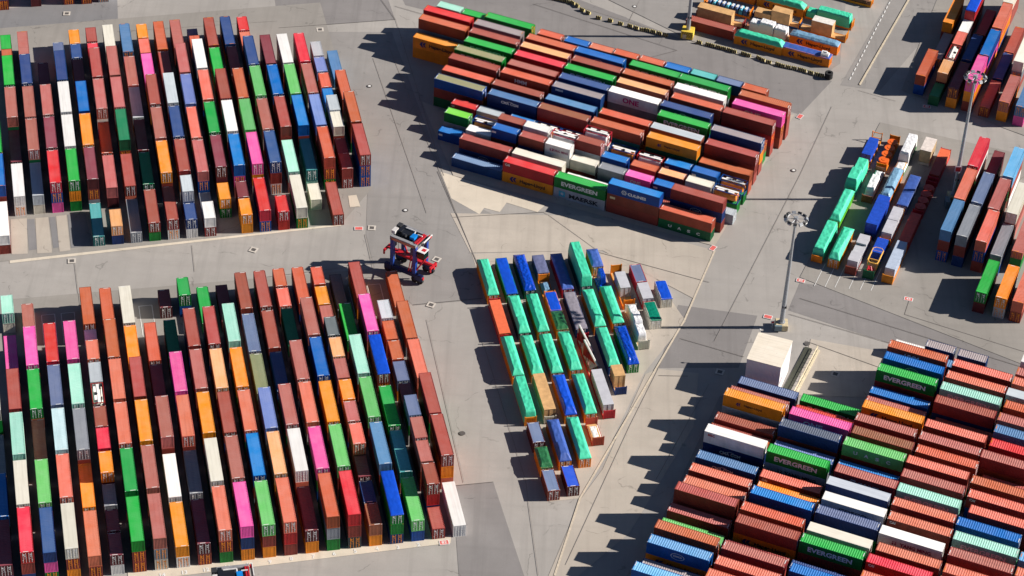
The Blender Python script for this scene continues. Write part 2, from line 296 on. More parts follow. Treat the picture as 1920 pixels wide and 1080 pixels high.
def letter(root, k, L):
    sx = 1.0 if L > 8 else .52
    for s, ink, hgt, wd, x, z in LET[k]:
        me = text_mesh(s, .035); xs = [v.co.x for v in me.vertices]; ys = [v.co.y for v in me.vertices]; kx = wd * (1 if L > 8 else .62) / (max(xs) - min(xs)); ky = hgt * (1 if L > 8 else .8) / (max(ys) - min(ys))
        inst('lettering', me, root, [INK[ink]], (-L / 2 + x * sx - kx * (max(xs) + min(xs)) / 2, -1.227, z - ky * (max(ys) + min(ys)) / 2), (R(90), 0, 0)).scale = (kx, ky, 1)
    me, x = logo(k)
    if me:
        o = inst('emblem', me, root, None, (-L / 2 + x * sx, -1.226, 1.35 if k not in ('LA', 'LB') else 1.75))
        if k == 'HLS': o.scale = (.6, 1, .6)
        if k == 'CM': o.scale = (.75, 1, .75)
        if k in ('CU', 'YM', 'YMD'): o.scale = (.8, 1, .8)
        if k == 'LA': o.scale = (.8, 1, .9)
# ------------------------------------------------------------------ container meshes (nominal height 2.75 m, doors at -x)
HN = 2.75
def prof(a, b, pitch, depth):
    out = [(a, 0)]; n = max(1, round((b - a) / pitch)); p = (b - a) / n
    for i in range(n):
        x = a + i * p; out += [(x + .28 * p, 0), (x + .42 * p, depth), (x + .86 * p, depth), (x + p, 0)]
    return out
def walls_mesh(L, top_open=False):
    b = MB(); h = HN; e = L / 2
    for s in (-1, 1):
        pr = prof(-e + .14, e - .14, .28, .04)
        for (x0, d0), (x1, d1) in zip(pr, pr[1:]):
            q = [(x0, s * (1.205 - d0), .14), (x1, s * (1.205 - d1), .14), (x1, s * (1.205 - d1), h - .08), (x0, s * (1.205 - d0), h - .08)]
            b.face(q if s < 0 else q[::-1])
        b.box((0, s * 1.17, .09), (L - .3, .098, .14)); b.box((0, s * 1.17, h - .06), (L - .3, .098, .11))
        for t in (-1, 1):
            b.box((t * (e - .085), s * 1.137, h / 2), (.17, .165, h - .24)); b.box((t * (e - .089), s * 1.131, .06), (.178, .178, .118)); b.box((t * (e - .089), s * 1.131, h - .059), (.178, .178, .118))
    pr = prof(-1.06, 1.06, .26, .04)
    for (y0, d0), (y1, d1) in zip(pr, pr[1:]):
        b.face([(e - .03 - d0, y0, .14), (e - .03 - d1, y1, .14), (e - .03 - d1, y1, h - .1), (e - .03 - d0, y0, h - .1)])
    for t in (-1, 1): b.box((t * (e - .06), 0, h - .06), (.118, 2.09, .112)); b.box((t * (e - .06), 0, .08), (.118, 2.09, .14))
    b.face([(-e + .1, -1.1, .16), (e - .1, -1.1, .16), (e - .1, 1.1, .16), (-e + .1, 1.1, .16)])
    return b.mesh('container_walls', [WHITE])
def roof_mesh(L, marks, smooth=False):
    b = MB(); h = HN; e = L / 2
    if smooth:
        b.box((0, 0, h - .03), (L - .02, 2.34, .07))
    else:
        pr = prof(-e + .34, e - .34, .45, .045)
        for (x0, d0), (x1, d1) in zip(pr, pr[1:]):
            b.face([(x0, -1.125, h - .012 - d0), (x1, -1.125, h - .012 - d1), (x1, 1.125, h - .012 - d1), (x0, 1.125, h - .012 - d0)])
        for t in (-1, 1): b.box((t * (e - .24), 0, h - .03), (.22, 2.25, .04))
    if marks:
        for t in (-1, 1):
            z = h + .008; x = t * (e - .21); ya = random.uniform(-.5, .0)
            b.face([(x - .07, ya, z), (x + .07, ya, z), (x + .07, ya + 1.0, z), (x - .07, ya + 1.0, z)], 1)
            for s in (-1, 1): b.face([(t * (e - .08) - .07, s * 1.13 - .07, h + .003), (t * (e - .08) + .07, s * 1.13 - .07, h + .003), (t * (e - .08) + .07, s * 1.13 + .07, h + .003), (t * (e - .08) - .07, s * 1.13 + .07, h + .003)], 2)
    return b.mesh('container_roof', [WHITE, WHITE, STEEL])
def door_mesh(L, s):
    b = MB(); e = L / 2; h = HN; yc = s * .53; zc = (.15 + h - .12) / 2; hz = h - .28
    b.box((-e + .06, yc, zc), (.05, 1.045, hz)); x = -e + .02
    for k in range(4): b.box((-e + .032, yc, .15 + hz * (k + .5) / 4), (.03, .9, hz * .17))
    for yy in (yc - .26, yc + .26):
        b.tube((x, yy, .2), (x, yy, h - .17), .036, n=6, mi=1)
        for zz in (.3, h * .5, h - .3): b.box((x + .005, yy, zz), (.05, .14, .07), 1)
    b.box((x, yc - s * .1, 1.15), (.03, .5, .05), 1)
    b.box((-e + .015, yc + .12 * s, h - .62), (.006, .42, .3), 2); b.box((-e + .015, yc - .1, 1.7), (.006, .3, .22), 2); b.box((-e + .015, yc + .3 * s, .75), (.006, .2, .2), 2)
    return b.mesh('container_door', [WHITE, STEEL, WHITE])
LL, LS = 12.19, 6.06
MESH = {}
for nm, L in (('L', LL), ('S', LS)):
    MESH['w' + nm] = walls_mesh(L); MESH['r' + nm] = [roof_mesh(L, True), roof_mesh(L, True), roof_mesh(L, False)]; MESH['s' + nm] = roof_mesh(L, True, True)
    MESH['d' + nm] = [door_mesh(L, -1), door_mesh(L, 1)]
NAME = dict(L='long_container', S='short_container', R='refrigerated_container', T='tank_container', O='open_top_container')
CAT = 'shipping container'
GRP = dict(A='containers stacked in the upper left yard', B='containers stacked in the lower left yard', C='containers stacked in the upper middle block', D='containers stacked in the lower right block', G='containers stacked in the top right corner', K='containers stacked at the right edge', T='containers at the top left corner')
# tank container: frame, barrel, walkway
def tank_meshes():
    fr = MB(); e = LS / 2
    for t in (-1, 1):
        for s in (-1, 1): fr.box((t * (e - .08), s * 1.13, HN / 2), (.16, .16, HN))
        for z in (.08, HN - .06): fr.box((t * (e - .08), 0, z), (.14, 2.1, .13))
        for s in (-1, 1): fr.box((t * (e - .5), s * .55, .75), (.1, .1, 1.5), 0, 0, s * .75)
    for s in (-1, 1):
        for z in (.08, HN - .06): fr.box((0, s * 1.13, z), (LS - .32, .13, .13))
    bl = MB(); n = 20; prev = None
    for x, r in ((-2.75, .35), (-2.68, .75), (-2.5, 1.06), (-2.35, 1.14), (2.35, 1.14), (2.5, 1.06), (2.68, .75), (2.75, .35)):
        ring = [(x, r * math.cos(2 * math.pi * i / n), 1.34 + r * math.sin(2 * math.pi * i / n)) for i in range(n)]
        if prev:
            for i in range(n): bl.face([prev[i], prev[(i + 1) % n], ring[(i + 1) % n], ring[i]])
        prev = ring
    wk = MB(); wk.box((0, .1, HN - .12), (5.5, .55, .05)); wk.box((-1.3, -.55, HN - .14), (1.7, .5, .06)); wk.box((1.2, -.5, HN - .14), (1.4, .5, .06)); wk.tube((.1, -.35, HN - .3), (.1, -.35, HN - .02), .3, n=12, mi=1); wk.box((1.6, .62, HN - .1), (.9, .3, .1), 1); wk.box((-1.7, .55, HN - .1), (1.1, .32, .1), 1)
    return fr.mesh('tank_frame', [WHITE]), bl.mesh('tank_barrel', [WHITE], True), wk.mesh('tank_walkway', [WHITE, DARK])
TANK = tank_meshes()
# tarpaulins
from mathutils import noise as mnoise
def tarp_mesh(L, kind, seed):
    nx, ny = (64 if L > 8 else 34), 18; b = MB(); rnd = random.Random(seed); e = L / 2 + .03; wd = 1.25
    hump = dict(flat=.05, hump=.95, low=.45, foil=.75, tall=2.9, step=1.0)[kind]
    sl, sr, en = rnd.uniform(.5, .75), rnd.uniform(.3, .5), rnd.uniform(.9, 1.5)
    st = rnd.uniform(.3, .6)
    def f(u, v):
        x, y = (u - .5) * 2 * e, (v - .5) * 2 * wd
        dl, dr = (y + wd), (wd - y); de = min(x + e, e - x)
        k = min(1, dl / (sl if kind != 'tall' else .18), dr / (sr if kind != 'tall' else .18), de / (en if kind not in ('tall', 'flat') else .25)); hh = hump
        if kind == 'step' and u > st: hh = hump * .55
        z = hh * max(0, k)
        z += (mnoise.noise(Vector((x * .9 + seed * 7.3, y * 1.6, seed))) * .09 + mnoise.noise(Vector((x * 2.7, y * 1.1 + x * .8, seed * 3.1))) * .05) * (1 if kind != 'flat' else .45) * min(1, de * 2, dl * 3 + .2, dr * 3 + .2)
        if kind == 'foil': z += mnoise.noise(Vector((x * 2.2, y * 2.2, seed * 5.7))) * .16 * min(1, de, dl * 2, dr * 2)
        if kind == 'flat': z += .03 * abs(math.sin(x * 2.05)) * min(1, dl, dr)
        return (x, y, max(-.02, z))
    P = [[f(i / nx, j / ny) for j in range(ny + 1)] for i in range(nx + 1)]
    for i in range(nx):
        for j in range(ny): b.face([P[i][j], P[i + 1][j], P[i + 1][j + 1], P[i][j + 1]])
    dk = .22 if kind != 'tall' else .1
    for i in range(nx):
        for j in (0, ny):
            p, q = P[i][j], P[i + 1][j]; w_ = [p, (p[0], p[1], -dk - .05 * math.sin(p[0] * 3)), (q[0], q[1], -dk - .05 * math.sin(q[0] * 3)), q]; b.face(w_ if j == 0 else w_[::-1])
    for j in range(ny):
        for i in (0, nx):
            p, q = P[i][j], P[i][j + 1]; w_ = [p, q, (q[0], q[1], -dk), (p[0], p[1], -dk)]; b.face(w_ if i == 0 else w_[::-1])
    me = b.mesh('tarpaulin', [WHITE]); bm = bmesh.new(); bm.from_mesh(me); bmesh.ops.remove_doubles(bm, verts=bm.verts, dist=.0005); bm.to_mesh(me); bm.free()
    me.polygons.foreach_set('use_smooth', [True] * len(me.polygons)); return me
_tp = {}
def tarp(L, kind, seed):
    k = (L > 8, kind, seed)
    if k not in _tp: _tp[k] = tarp_mesh(L, kind, seed)
    return _tp[k]
TM = dict(mint=plain('mint_tarp', (74,222,178), .55, var=.12, bump=.5, scale=.7), royal=plain('blue_tarp', (8,82,216), .45, var=.15, bump=.5, scale=.7), navy=plain('faded_blue_tarp', (66,100,184), .5, var=.2, bump=.5, scale=.8), slate=plain('grey_tarp', (112,118,158), .6, var=.2, bump=.4), foil=plain('blue_foil', (10,74,200), .25, var=.3, bump=1.0, scale=2.0),
          darkgreen=plain('dark_green_tarp', (46,118,72), .4, var=.4, bump=1.0, scale=1.5), teal=plain('green_foil', (12,140,112), .25, var=.3, bump=1.0), white=plain('white_tarp', (246,246,248), .5, var=.06, bump=.5), ice=plain('grey_blue_tarp', (128,172,204), .35, var=.2, bump=.8), mauve=plain('dusty_tarp', (152,146,158), .6, var=.2, bump=.3))
def container(kind, x, y, ang, z, h, code, lt, blk, label):
    L = LL if kind in 'LRO' else LS; n = 'L' if L > 8 else 'S'
    col, _, body = code.partition('/'); body = body or col
    root = empty(NAME[kind], (x, y, z), R(ang)); root.scale = (1, 1, h / HN); tag(root, label, CAT, GRP[blk])
    if kind == 'T':
        red = random.choice([True, True, False]); fm = wallmat('red') if red else wallmat('blue')
        inst('frame', TANK[0], root, [fm]); inst('barrel', TANK[1], root, [roofmat('cream' if col == 'tank' else 'white')] if red else [roofmat('peach' if False else 'orange')]); inst('walkway', TANK[2], root, [roofmat('white'), None]); return root
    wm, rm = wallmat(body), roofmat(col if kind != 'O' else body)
    inst('walls', MESH['w' + n], root, [wm])
    if kind == 'O':
        inst('tarpaulin', tarp(L, 'flat', 1), root, [TM['royal']], (0, 0, HN + .02))
    elif kind == 'R': inst('roof', MESH['s' + n], root, [rm, None, None])
    else: inst('roof', random.choice(MESH['r' + n]), root, [rm, None, None])
    for d in MESH['d' + n]: inst('door', d, root, [wm, None, None])
    if lt: letter(root, lt, L)
    return root
DATA = """
R|-8.84|359.43|103.4|0.00|2.920|white||B|white insulated container, nearest in first row from right, lower left yard
L|-11.94|372.43|103.4|5.84|2.920|brick||B|brick red long container between a white and a brick red one, lower left yard
L|-15.03|385.43|283.4|5.32|2.658|brick||B|brick red long container between a brick red and a coral red one, lower left yard
L|-18.13|398.42|283.4|2.85|2.846|coral||B|coral red long container between a brick red and a rust orange one, lower left yard
L|-21.23|411.42|103.4|2.50|2.500|rust||B|rust orange long container behind a coral red one, first row from right, lower left yard
L|-24.33|424.42|283.4|0.00|2.500|rust||B|rust orange long container behind a rust orange one, first row from right, lower left yard
S|-12.03|355.52|103.4|0.00|2.673|brick||B|brick red short container, nearest in second row from right, lower left yard
S|-13.50|361.70|103.4|5.54|2.769|brick||B|brick red short container between a brick red and a dusty rose one, lower left yard
S|-13.50|361.70|283.4|2.77|2.769|red||B|bright red short container under a brick red one in the lower left yard
S|-13.50|361.70|283.4|0.00|2.769|navy||B|navy blue short container two below second top of second row from right, lower left yard
S|-15.13|368.52|283.4|5.22|2.609|rose||B|dusty rose short container between a brick red and a dusty rose one, lower left yard
S|-16.60|374.70|103.4|5.51|2.757|rose||B|dusty rose short container between a dusty rose and a slate blue one, lower left yard
S|-18.22|381.52|103.4|5.29|2.645|slate||B|slate blue short container between a dusty rose and a maroon one, lower left yard
S|-19.70|387.69|283.4|2.82|2.819|plum||B|maroon short container, sixth from near end in second row from right, lower left yard
S|-21.32|394.51|103.4|2.72|2.723|slate||B|slate blue short container between a maroon and a rust orange one, lower left yard
S|-22.79|400.69|283.4|2.84|2.838|rust||B|rust orange short container between a slate blue and a rust orange one, lower left yard
S|-24.42|407.51|283.4|2.58|2.578|rust||B|rust orange short container between a rust orange and a pale grey one, lower left yard
S|-25.89|413.69|103.4|2.78|2.782|palegrey||B|pale grey short container behind a rust orange one, second row from right, lower left yard
L|-16.64|357.57|103.4|2.69|2.692|lightgreen||B|light green long container, nearest in third row from right, lower left yard
L|-19.74|370.57|283.4|2.79|2.793|teal||B|dark teal long container in the lower left yard
L|-22.84|383.57|103.4|2.83|2.827|green||B|bright green long container between a dark teal and a royal blue one, lower left yard
O|-25.93|396.57|103.4|5.22|2.609|royal/brick||B|royal blue tarp-covered container between a bright green and a hot pink one, lower left yard
L|-29.03|409.56|103.4|5.22|2.611|pink||B|hot pink long container between a royal blue and a brick red one, lower left yard
L|-32.13|422.56|283.4|2.92|2.920|brick||B|brick red long container behind a hot pink one, third row from right, lower left yard
O|-20.54|356.64|103.4|5.02|2.509|royal/green||B|royal blue tarp-covered container, nearest in fourth row from right, lower left yard
L|-23.64|369.64|283.4|5.51|2.756|steel||B|steel blue long container in the lower left yard
L|-26.74|382.64|103.4|5.67|2.836|lightgreen||B|light green long container between a steel blue and a pale mint one, lower left yard
L|-29.83|395.64|283.4|5.59|2.797|mint||B|pale mint long container between a light green and a bright green one, lower left yard
L|-32.93|408.64|283.4|2.91|2.911|green||B|bright green long container between a pale mint and a charcoal one, lower left yard
L|-36.03|421.63|283.4|0.00|2.920|charcoal||B|charcoal long container in the lower left yard
S|-23.73|352.73|283.4|2.73|2.733|tan||B|tan brown short container in the lower left yard
S|-23.73|352.73|283.4|0.00|2.733|orange||B|bright orange short container under a tan brown one in the lower left yard
S|-25.20|358.91|103.4|2.68|2.677|navy||B|navy blue short container in the lower left yard
S|-26.83|365.73|103.4|2.77|2.765|plum||B|maroon short container between a navy blue and a coral red one, lower left yard
S|-28.30|371.91|103.4|5.55|2.774|coral||B|coral red short container between a maroon and a dusty rose one, lower left yard
S|-29.93|378.73|103.4|5.30|2.648|rose||B|dusty rose short container between a coral red and a bright orange one, lower left yard
S|-31.40|384.91|283.4|5.41|2.704|orange||B|bright orange short container, sixth from near end in fifth row from right, lower left yard
S|-33.02|391.73|283.4|5.14|2.568|rose||B|dusty rose short container between a bright orange and a pale peach one, lower left yard
S|-34.49|397.90|103.4|5.31|2.657|peach||B|pale peach short container in the lower left yard
S|-36.12|404.72|103.4|5.11|2.556|charcoal||B|charcoal short container in the lower left yard
S|-37.59|410.90|103.4|2.77|2.767|rose||B|dusty rose short container between a charcoal and a bright orange one, lower left yard
S|-39.22|417.72|283.4|2.52|2.523|orange||B|bright orange short container between a dusty rose and a rust orange one, lower left yard
S|-40.69|423.90|283.4|2.65|2.648|rust||B|rust orange short container behind a bright orange one, fifth row from right, lower left yard
L|-28.34|354.78|283.4|5.84|2.920|red||B|bright red long container, nearest in sixth row from right, lower left yard
L|-31.44|367.78|103.4|5.84|2.920|lightgreen||B|light green long container between a bright red and a bright orange one, lower left yard
L|-34.54|380.78|103.4|5.63|2.813|orange||B|bright orange long container between a light green and a bright blue one, lower left yard
L|-37.63|393.78|103.4|5.84|2.920|blue||B|bright blue long container between a bright orange and a dusty rose one, lower left yard
L|-40.73|406.78|283.4|5.56|2.779|rose||B|dusty rose long container between a bright blue and a rust orange one, lower left yard
L|-43.83|419.77|103.4|2.92|2.920|rust||B|rust orange long container behind a dusty rose one, sixth row from right, lower left yard
L|-32.24|353.85|283.4|5.84|2.920|rust||B|rust orange long container, nearest in seventh row from right, lower left yard
L|-35.34|366.85|103.4|5.84|2.920|pink||B|hot pink long container between a rust orange and a coral red one, lower left yard
L|-38.44|379.85|283.4|5.84|2.918|coral||B|coral red long container between a hot pink and a dusty rose one, lower left yard
L|-41.53|392.85|103.4|5.60|2.798|rose||B|dusty rose long container behind a coral red one, seventh row from right, lower left yard
L|-44.63|405.85|103.4|2.92|2.920|darkgreen||B|dark green long container behind a dusty rose one, seventh row from right, lower left yard
S|-47.02|415.86|103.4|2.77|2.774|coral||B|coral red short container between a dark green and a rust orange one, lower left yard
S|-48.49|422.04|103.4|2.89|2.888|rust||B|rust orange short container behind a coral red one, seventh row from right, lower left yard
L|-36.14|352.92|103.4|2.92|2.920|plum||B|maroon long container, nearest in eighth row from right, lower left yard
R|-39.24|365.92|103.4|5.84|2.920|white||B|white insulated container between a maroon and a dusty rose one, lower left yard
L|-42.34|378.92|103.4|5.82|2.908|rose||B|dusty rose long container between a white and a navy blue one, lower left yard
L|-45.43|391.92|283.4|2.92|2.920|navy||B|navy blue long container between a dusty rose and a brick red one, lower left yard
L|-48.53|404.92|283.4|2.92|2.919|brick||B|brick red long container between a navy blue and a brick red one, lower left yard
L|-51.63|417.92|103.4|2.92|2.920|brick||B|brick red long container behind a brick red one, eighth row from right, lower left yard
L|-40.04|351.99|103.4|5.76|2.879|coral||B|coral red long container, nearest in ninth row from right, lower left yard
L|-43.14|364.99|103.4|5.70|2.851|peach||B|pale peach long container between a coral red and a lavender blue one, lower left yard
L|-46.24|377.99|283.4|5.57|2.783|periwinkle||B|lavender blue long container in the lower left yard
L|-49.34|390.99|283.4|2.92|2.920|olive||B|olive green long container in the lower left yard
L|-52.43|403.99|103.4|2.73|2.733|slate||B|slate blue long container between a olive green and a brick red one, lower left yard
L|-55.53|416.99|283.4|2.92|2.920|brick||B|brick red long container behind a slate blue one, ninth row from right, lower left yard
L|-43.94|351.07|103.4|5.65|2.824|lightgreen||B|light green long container, nearest in tenth row from right, lower left yard
L|-47.04|364.06|103.4|5.78|2.890|blue||B|bright blue long container between a light green and a coral red one, lower left yard
L|-50.14|377.06|103.4|5.47|2.736|coral||B|coral red long container between a bright blue and a bright orange one, lower left yard
L|-53.24|390.06|103.4|5.33|2.665|orange||B|bright orange long container between a coral red and a pale mint one, lower left yard
L|-56.33|403.06|283.4|5.77|2.885|mint||B|pale mint long container between a bright orange and a maroon one, lower left yard
L|-59.43|416.06|283.4|0.00|2.920|plum||B|maroon long container behind a pale mint one, tenth row from right, lower left yard
L|-47.85|350.14|283.4|5.81|2.906|pink||B|hot pink long container, nearest in eleventh row from right, lower left yard
L|-50.94|363.13|103.4|5.71|2.854|rose||B|dusty rose long container between a hot pink and a brick red one, lower left yard
L|-54.04|376.13|103.4|5.53|2.766|brick||B|brick red long container between a dusty rose and a pale peach one, lower left yard
L|-57.14|389.13|103.4|5.45|2.725|peach||B|pale peach long container, fourth from near end in eleventh row from right, lower left yard
L|-60.23|402.13|103.4|5.59|2.797|brick||B|brick red long container between a pale peach and a bright green one, lower left yard
L|-63.33|415.13|103.4|0.00|2.920|green||B|bright green long container behind a brick red one, eleventh row from right, lower left yard
L|-51.75|349.21|103.4|5.53|2.767|coral||B|coral red long container, nearest in twelfth row from right, lower left yard
R|-54.84|362.21|103.4|5.64|2.818|cream||B|cream insulated container between a coral red and a bright orange one, lower left yard
L|-57.94|375.20|283.4|5.84|2.920|orange||B|bright orange long container between a cream and a dusty rose one, lower left yard
L|-61.04|388.20|283.4|5.72|2.861|rose||B|dusty rose long container behind a bright orange one, twelfth row from right, lower left yard
L|-64.13|401.20|283.4|5.58|2.791|brick||B|brick red long container between a dusty rose and a bright green one, lower left yard
S|-67.99|417.40|103.4|2.85|2.852|green||B|bright green short container in the lower left yard
L|-55.65|348.28|103.4|2.75|2.750|plum||B|maroon long container, nearest in thirteenth row from right, lower left yard
L|-58.74|361.28|103.4|2.92|2.920|grey||B|grey long container between a maroon and a coral red one, lower left yard
L|-61.84|374.27|103.4|5.65|2.827|coral||B|coral red long container between a grey and a hot pink one, lower left yard
L|-64.94|387.27|283.4|5.61|2.806|pink||B|hot pink long container between a coral red and a dark green one, lower left yard
L|-68.03|400.27|103.4|2.89|2.886|darkgreen||B|dark green long container between a hot pink and a maroon one, lower left yard
S|-71.89|416.47|103.4|0.00|2.920|plum||B|maroon short container behind a dark green one, thirteenth row from right, lower left yard
L|-59.55|347.35|283.4|2.68|2.681|orange||B|bright orange long container, nearest in fourteenth row from right, lower left yard
R|-62.64|360.35|103.4|2.75|2.753|white||B|white insulated container between a bright orange and a dusty rose one, lower left yard
L|-65.74|373.35|283.4|5.84|2.920|rose||B|dusty rose long container between a white and a maroon one, lower left yard
L|-68.84|386.34|103.4|2.80|2.796|plum||B|maroon long container between a dusty rose and a rust orange one, lower left yard
L|-71.93|399.34|103.4|2.78|2.776|rust||B|rust orange long container behind a maroon one, fourteenth row from right, lower left yard
L|-63.45|346.42|283.4|5.39|2.695|rose||B|dusty rose long container, nearest in fifteenth row from right, lower left yard
L|-66.54|359.42|283.4|5.58|2.789|rose||B|dusty rose long container between a dusty rose and a bright orange one, lower left yard
L|-69.64|372.42|283.4|5.55|2.776|orange||B|bright orange long container behind a dusty rose one, fifteenth row from right, lower left yard
L|-72.74|385.41|283.4|5.40|2.698|brick||B|brick red long container, fourth from near end in fifteenth row from right, lower left yard
L|-75.83|398.41|103.4|2.64|2.638|orange||B|bright orange long container between a brick red and a cream one, lower left yard
R|-78.93|411.41|103.4|2.50|2.500|cream||B|cream insulated container behind a bright orange one, fifteenth row from right, lower left yard
L|-67.35|345.49|283.4|5.30|2.649|green||B|bright green long container, nearest in sixteenth row from right, lower left yard
L|-70.44|358.49|283.4|5.44|2.718|green||B|bright green long container between a bright green and a coral red one, lower left yard
L|-73.54|371.49|103.4|5.47|2.733|coral||B|coral red long container between a bright green and a coral red one, lower left yard
L|-76.64|384.49|283.4|5.37|2.683|coral||B|coral red long container between a coral red and a rust orange one, lower left yard
L|-79.74|397.48|103.4|5.00|2.500|rust||B|rust orange long container behind a coral red one, sixteenth row from right, lower left yard
L|-82.83|410.48|283.4|2.50|2.500|rust||B|rust orange long container behind a rust orange one, sixteenth row from right, lower left yard
S|-70.54|341.58|103.4|2.50|2.500|plum||B|maroon short container, nearest in seventeenth row from right, lower left yard
S|-70.54|341.58|283.4|0.00|2.500|white||B|white short container under a maroon one in the lower left yard
S|-72.01|347.76|103.4|2.50|2.500|plum||B|maroon short container between a maroon and a grey one, lower left yard
S|-73.63|354.58|283.4|2.50|2.500|grey||B|grey short container in the lower left yard
S|-75.11|360.76|103.4|5.10|2.550|orange||B|bright orange short container between a grey and a bright red one, lower left yard
S|-76.73|367.58|283.4|5.00|2.500|red||B|bright red short container in the lower left yard
S|-78.20|373.75|103.4|5.00|2.500|brick||B|brick red short container between a bright red and a cream one, lower left yard
T|-79.83|380.57|283.4|5.00|2.500|tank||B|cream tank container in the lower left yard
S|-81.30|386.75|103.4|5.00|2.500|palegrey||B|pale grey short container between a cream and a coral red one, lower left yard
S|-82.93|393.57|103.4|5.00|2.500|coral||B|coral red short container between a pale grey and a white one, lower left yard
S|-84.40|399.75|103.4|2.50|2.500|white||B|white short container in the lower left yard
L|-86.73|409.55|103.4|2.83|2.827|rust||B|rust orange long container behind a white one, seventeenth row from right, lower left yard
L|-75.15|343.63|283.4|2.72|2.720|coral||B|coral red long container, nearest in eighteenth row from right, lower left yard
L|-78.25|356.63|103.4|2.61|2.613|orange||B|bright orange long container between a coral red and a grey one, lower left yard
L|-81.34|369.63|103.4|5.14|2.571|grey||B|grey long container between a bright orange and a pale mint one, lower left yard
L|-84.44|382.63|103.4|5.23|2.616|mint||B|pale mint long container between a grey and a hot pink one, lower left yard
L|-87.54|395.62|283.4|5.33|2.665|pink||B|hot pink long container behind a pale mint one, eighteenth row from right, lower left yard
R|-79.05|342.70|103.4|5.31|2.653|cream||B|cream insulated container, nearest in nineteenth row from right, lower left yard
L|-82.15|355.70|103.4|5.54|2.772|coral||B|coral red long container between a cream and a icy blue one, lower left yard
L|-85.24|368.70|283.4|5.51|2.757|paleblue||B|icy blue long container in the lower left yard
L|-88.34|381.70|283.4|5.36|2.679|slate||B|slate blue long container between a icy blue and a bright red one, lower left yard
L|-91.44|394.70|283.4|5.24|2.619|red||B|bright red long container behind a slate blue one, nineteenth row from right, lower left yard
L|-82.95|341.77|283.4|5.00|2.500|navy||B|navy blue long container, nearest in twentieth row from right, lower left yard
L|-86.05|354.77|103.4|5.00|2.500|lightgreen||B|light green long container between a navy blue and a coral red one, lower left yard
L|-89.14|367.77|283.4|2.92|2.920|coral||B|coral red long container between a light green and a bright green one, lower left yard
L|-92.24|380.77|103.4|5.00|2.500|green||B|bright green long container between a coral red and a hot pink one, lower left yard
L|-95.34|393.77|103.4|5.00|2.500|pink||B|hot pink long container between a bright green and a dusty rose one, lower left yard
L|-98.43|406.76|283.4|0.00|2.683|rose||B|dusty rose long container behind a hot pink one, twentieth row from right, lower left yard
L|-86.85|340.84|103.4|5.49|2.743|red||B|bright red long container, nearest in twenty-first row from right, lower left yard
R|-89.95|353.84|103.4|5.20|2.598|cream||B|cream insulated container between a bright red and a pale mint one, lower left yard
L|-93.04|366.84|283.4|5.50|2.751|mint||B|pale mint long container between a cream and a brick red one, lower left yard
L|-96.14|379.84|283.4|5.38|2.692|brick||B|brick red long container behind a pale mint one, twenty-first row from right, lower left yard
L|-99.24|392.84|103.4|2.78|2.777|pink||B|hot pink long container behind a brick red one, twenty-first row from right, lower left yard
S|-103.10|409.03|103.4|2.62|2.616|mint||B|pale mint short container in the lower left yard
S|-103.10|409.03|283.4|0.00|2.616|cream||B|cream short container under a pale mint one in the lower left yard
L|-90.75|339.91|103.4|2.73|2.731|plum||B|maroon long container, nearest in twenty-second row from right, lower left yard
L|-93.85|352.91|283.4|2.55|2.546|blue||B|bright blue long container between a maroon and a grey one, lower left yard
S|-99.33|375.93|283.4|5.47|2.733|cream||B|cream short container in the lower left yard
L|-35.18|469.00|103.3|5.84|2.920|brick||A|brick red long container, nearest in first row from right, upper left yard
L|-38.20|481.78|283.3|5.74|2.869|rust||A|rust orange long container between a brick red and a rust orange one, upper left yard
L|-41.22|494.56|283.3|2.89|2.893|rust||A|rust orange long container between a rust orange and a steel blue one, upper left yard
L|-44.24|507.34|283.3|0.00|2.500|steel||A|steel blue long container behind a rust orange one, first row from right, upper left yard
S|-38.35|465.10|283.3|2.71|2.713|brick||A|brick red short container, nearest in second row from right, upper left yard
S|-38.35|465.10|103.3|0.00|2.713|brick||A|brick red short container under a brick red one in the upper left yard
S|-39.76|471.07|103.3|2.56|2.558|plum||A|maroon short container between a brick red and a cream one, upper left yard
S|-41.36|477.88|283.3|5.07|2.535|cream||A|cream short container between a maroon and a pale grey one, upper left yard
S|-42.77|483.85|103.3|5.33|2.666|palegrey||A|pale grey short container between a cream and a bright blue one, upper left yard
S|-44.38|490.66|283.3|2.56|2.564|blue||A|bright blue short container in the upper left yard
S|-45.79|496.63|103.3|2.66|2.664|rust||A|rust orange short container between a bright blue and a lavender blue one, upper left yard
S|-47.40|503.44|103.3|2.52|2.518|periwinkle||A|lavender blue short container in the upper left yard
S|-48.81|509.42|103.3|2.70|2.704|palegrey||A|pale grey short container behind a lavender blue one, second row from right, upper left yard
L|-39.90|454.39|103.3|0.00|2.920|brick||A|brick red long container, nearest in third row from right, upper left yard
L|-42.92|467.17|283.3|5.84|2.920|rust||A|rust orange long container between a brick red and a lavender blue one, upper left yard
L|-45.94|479.95|283.3|5.69|2.846|periwinkle||A|lavender blue long container between a rust orange and a dusty rose one, upper left yard
L|-48.95|492.73|103.3|5.53|2.766|rose||A|dusty rose long container between a lavender blue and a bright red one, upper left yard
L|-51.97|505.51|283.3|5.45|2.725|red||A|bright red long container behind a dusty rose one, third row from right, upper left yard
S|-44.48|456.47|283.3|0.00|2.920|cream||A|cream short container, nearest in fourth row from right, upper left yard
L|-46.79|466.26|103.3|2.92|2.920|teal||A|dark teal long container between a cream and a bright blue one, upper left yard
L|-49.80|479.04|283.3|5.83|2.913|blue||A|bright blue long container between a dark teal and a light green one, upper left yard
L|-52.82|491.82|283.3|5.66|2.828|lightgreen||A|light green long container between a bright blue and a white one, upper left yard
R|-55.84|504.60|283.3|5.49|2.745|white||A|white insulated container behind a light green one, fourth row from right, upper left yard
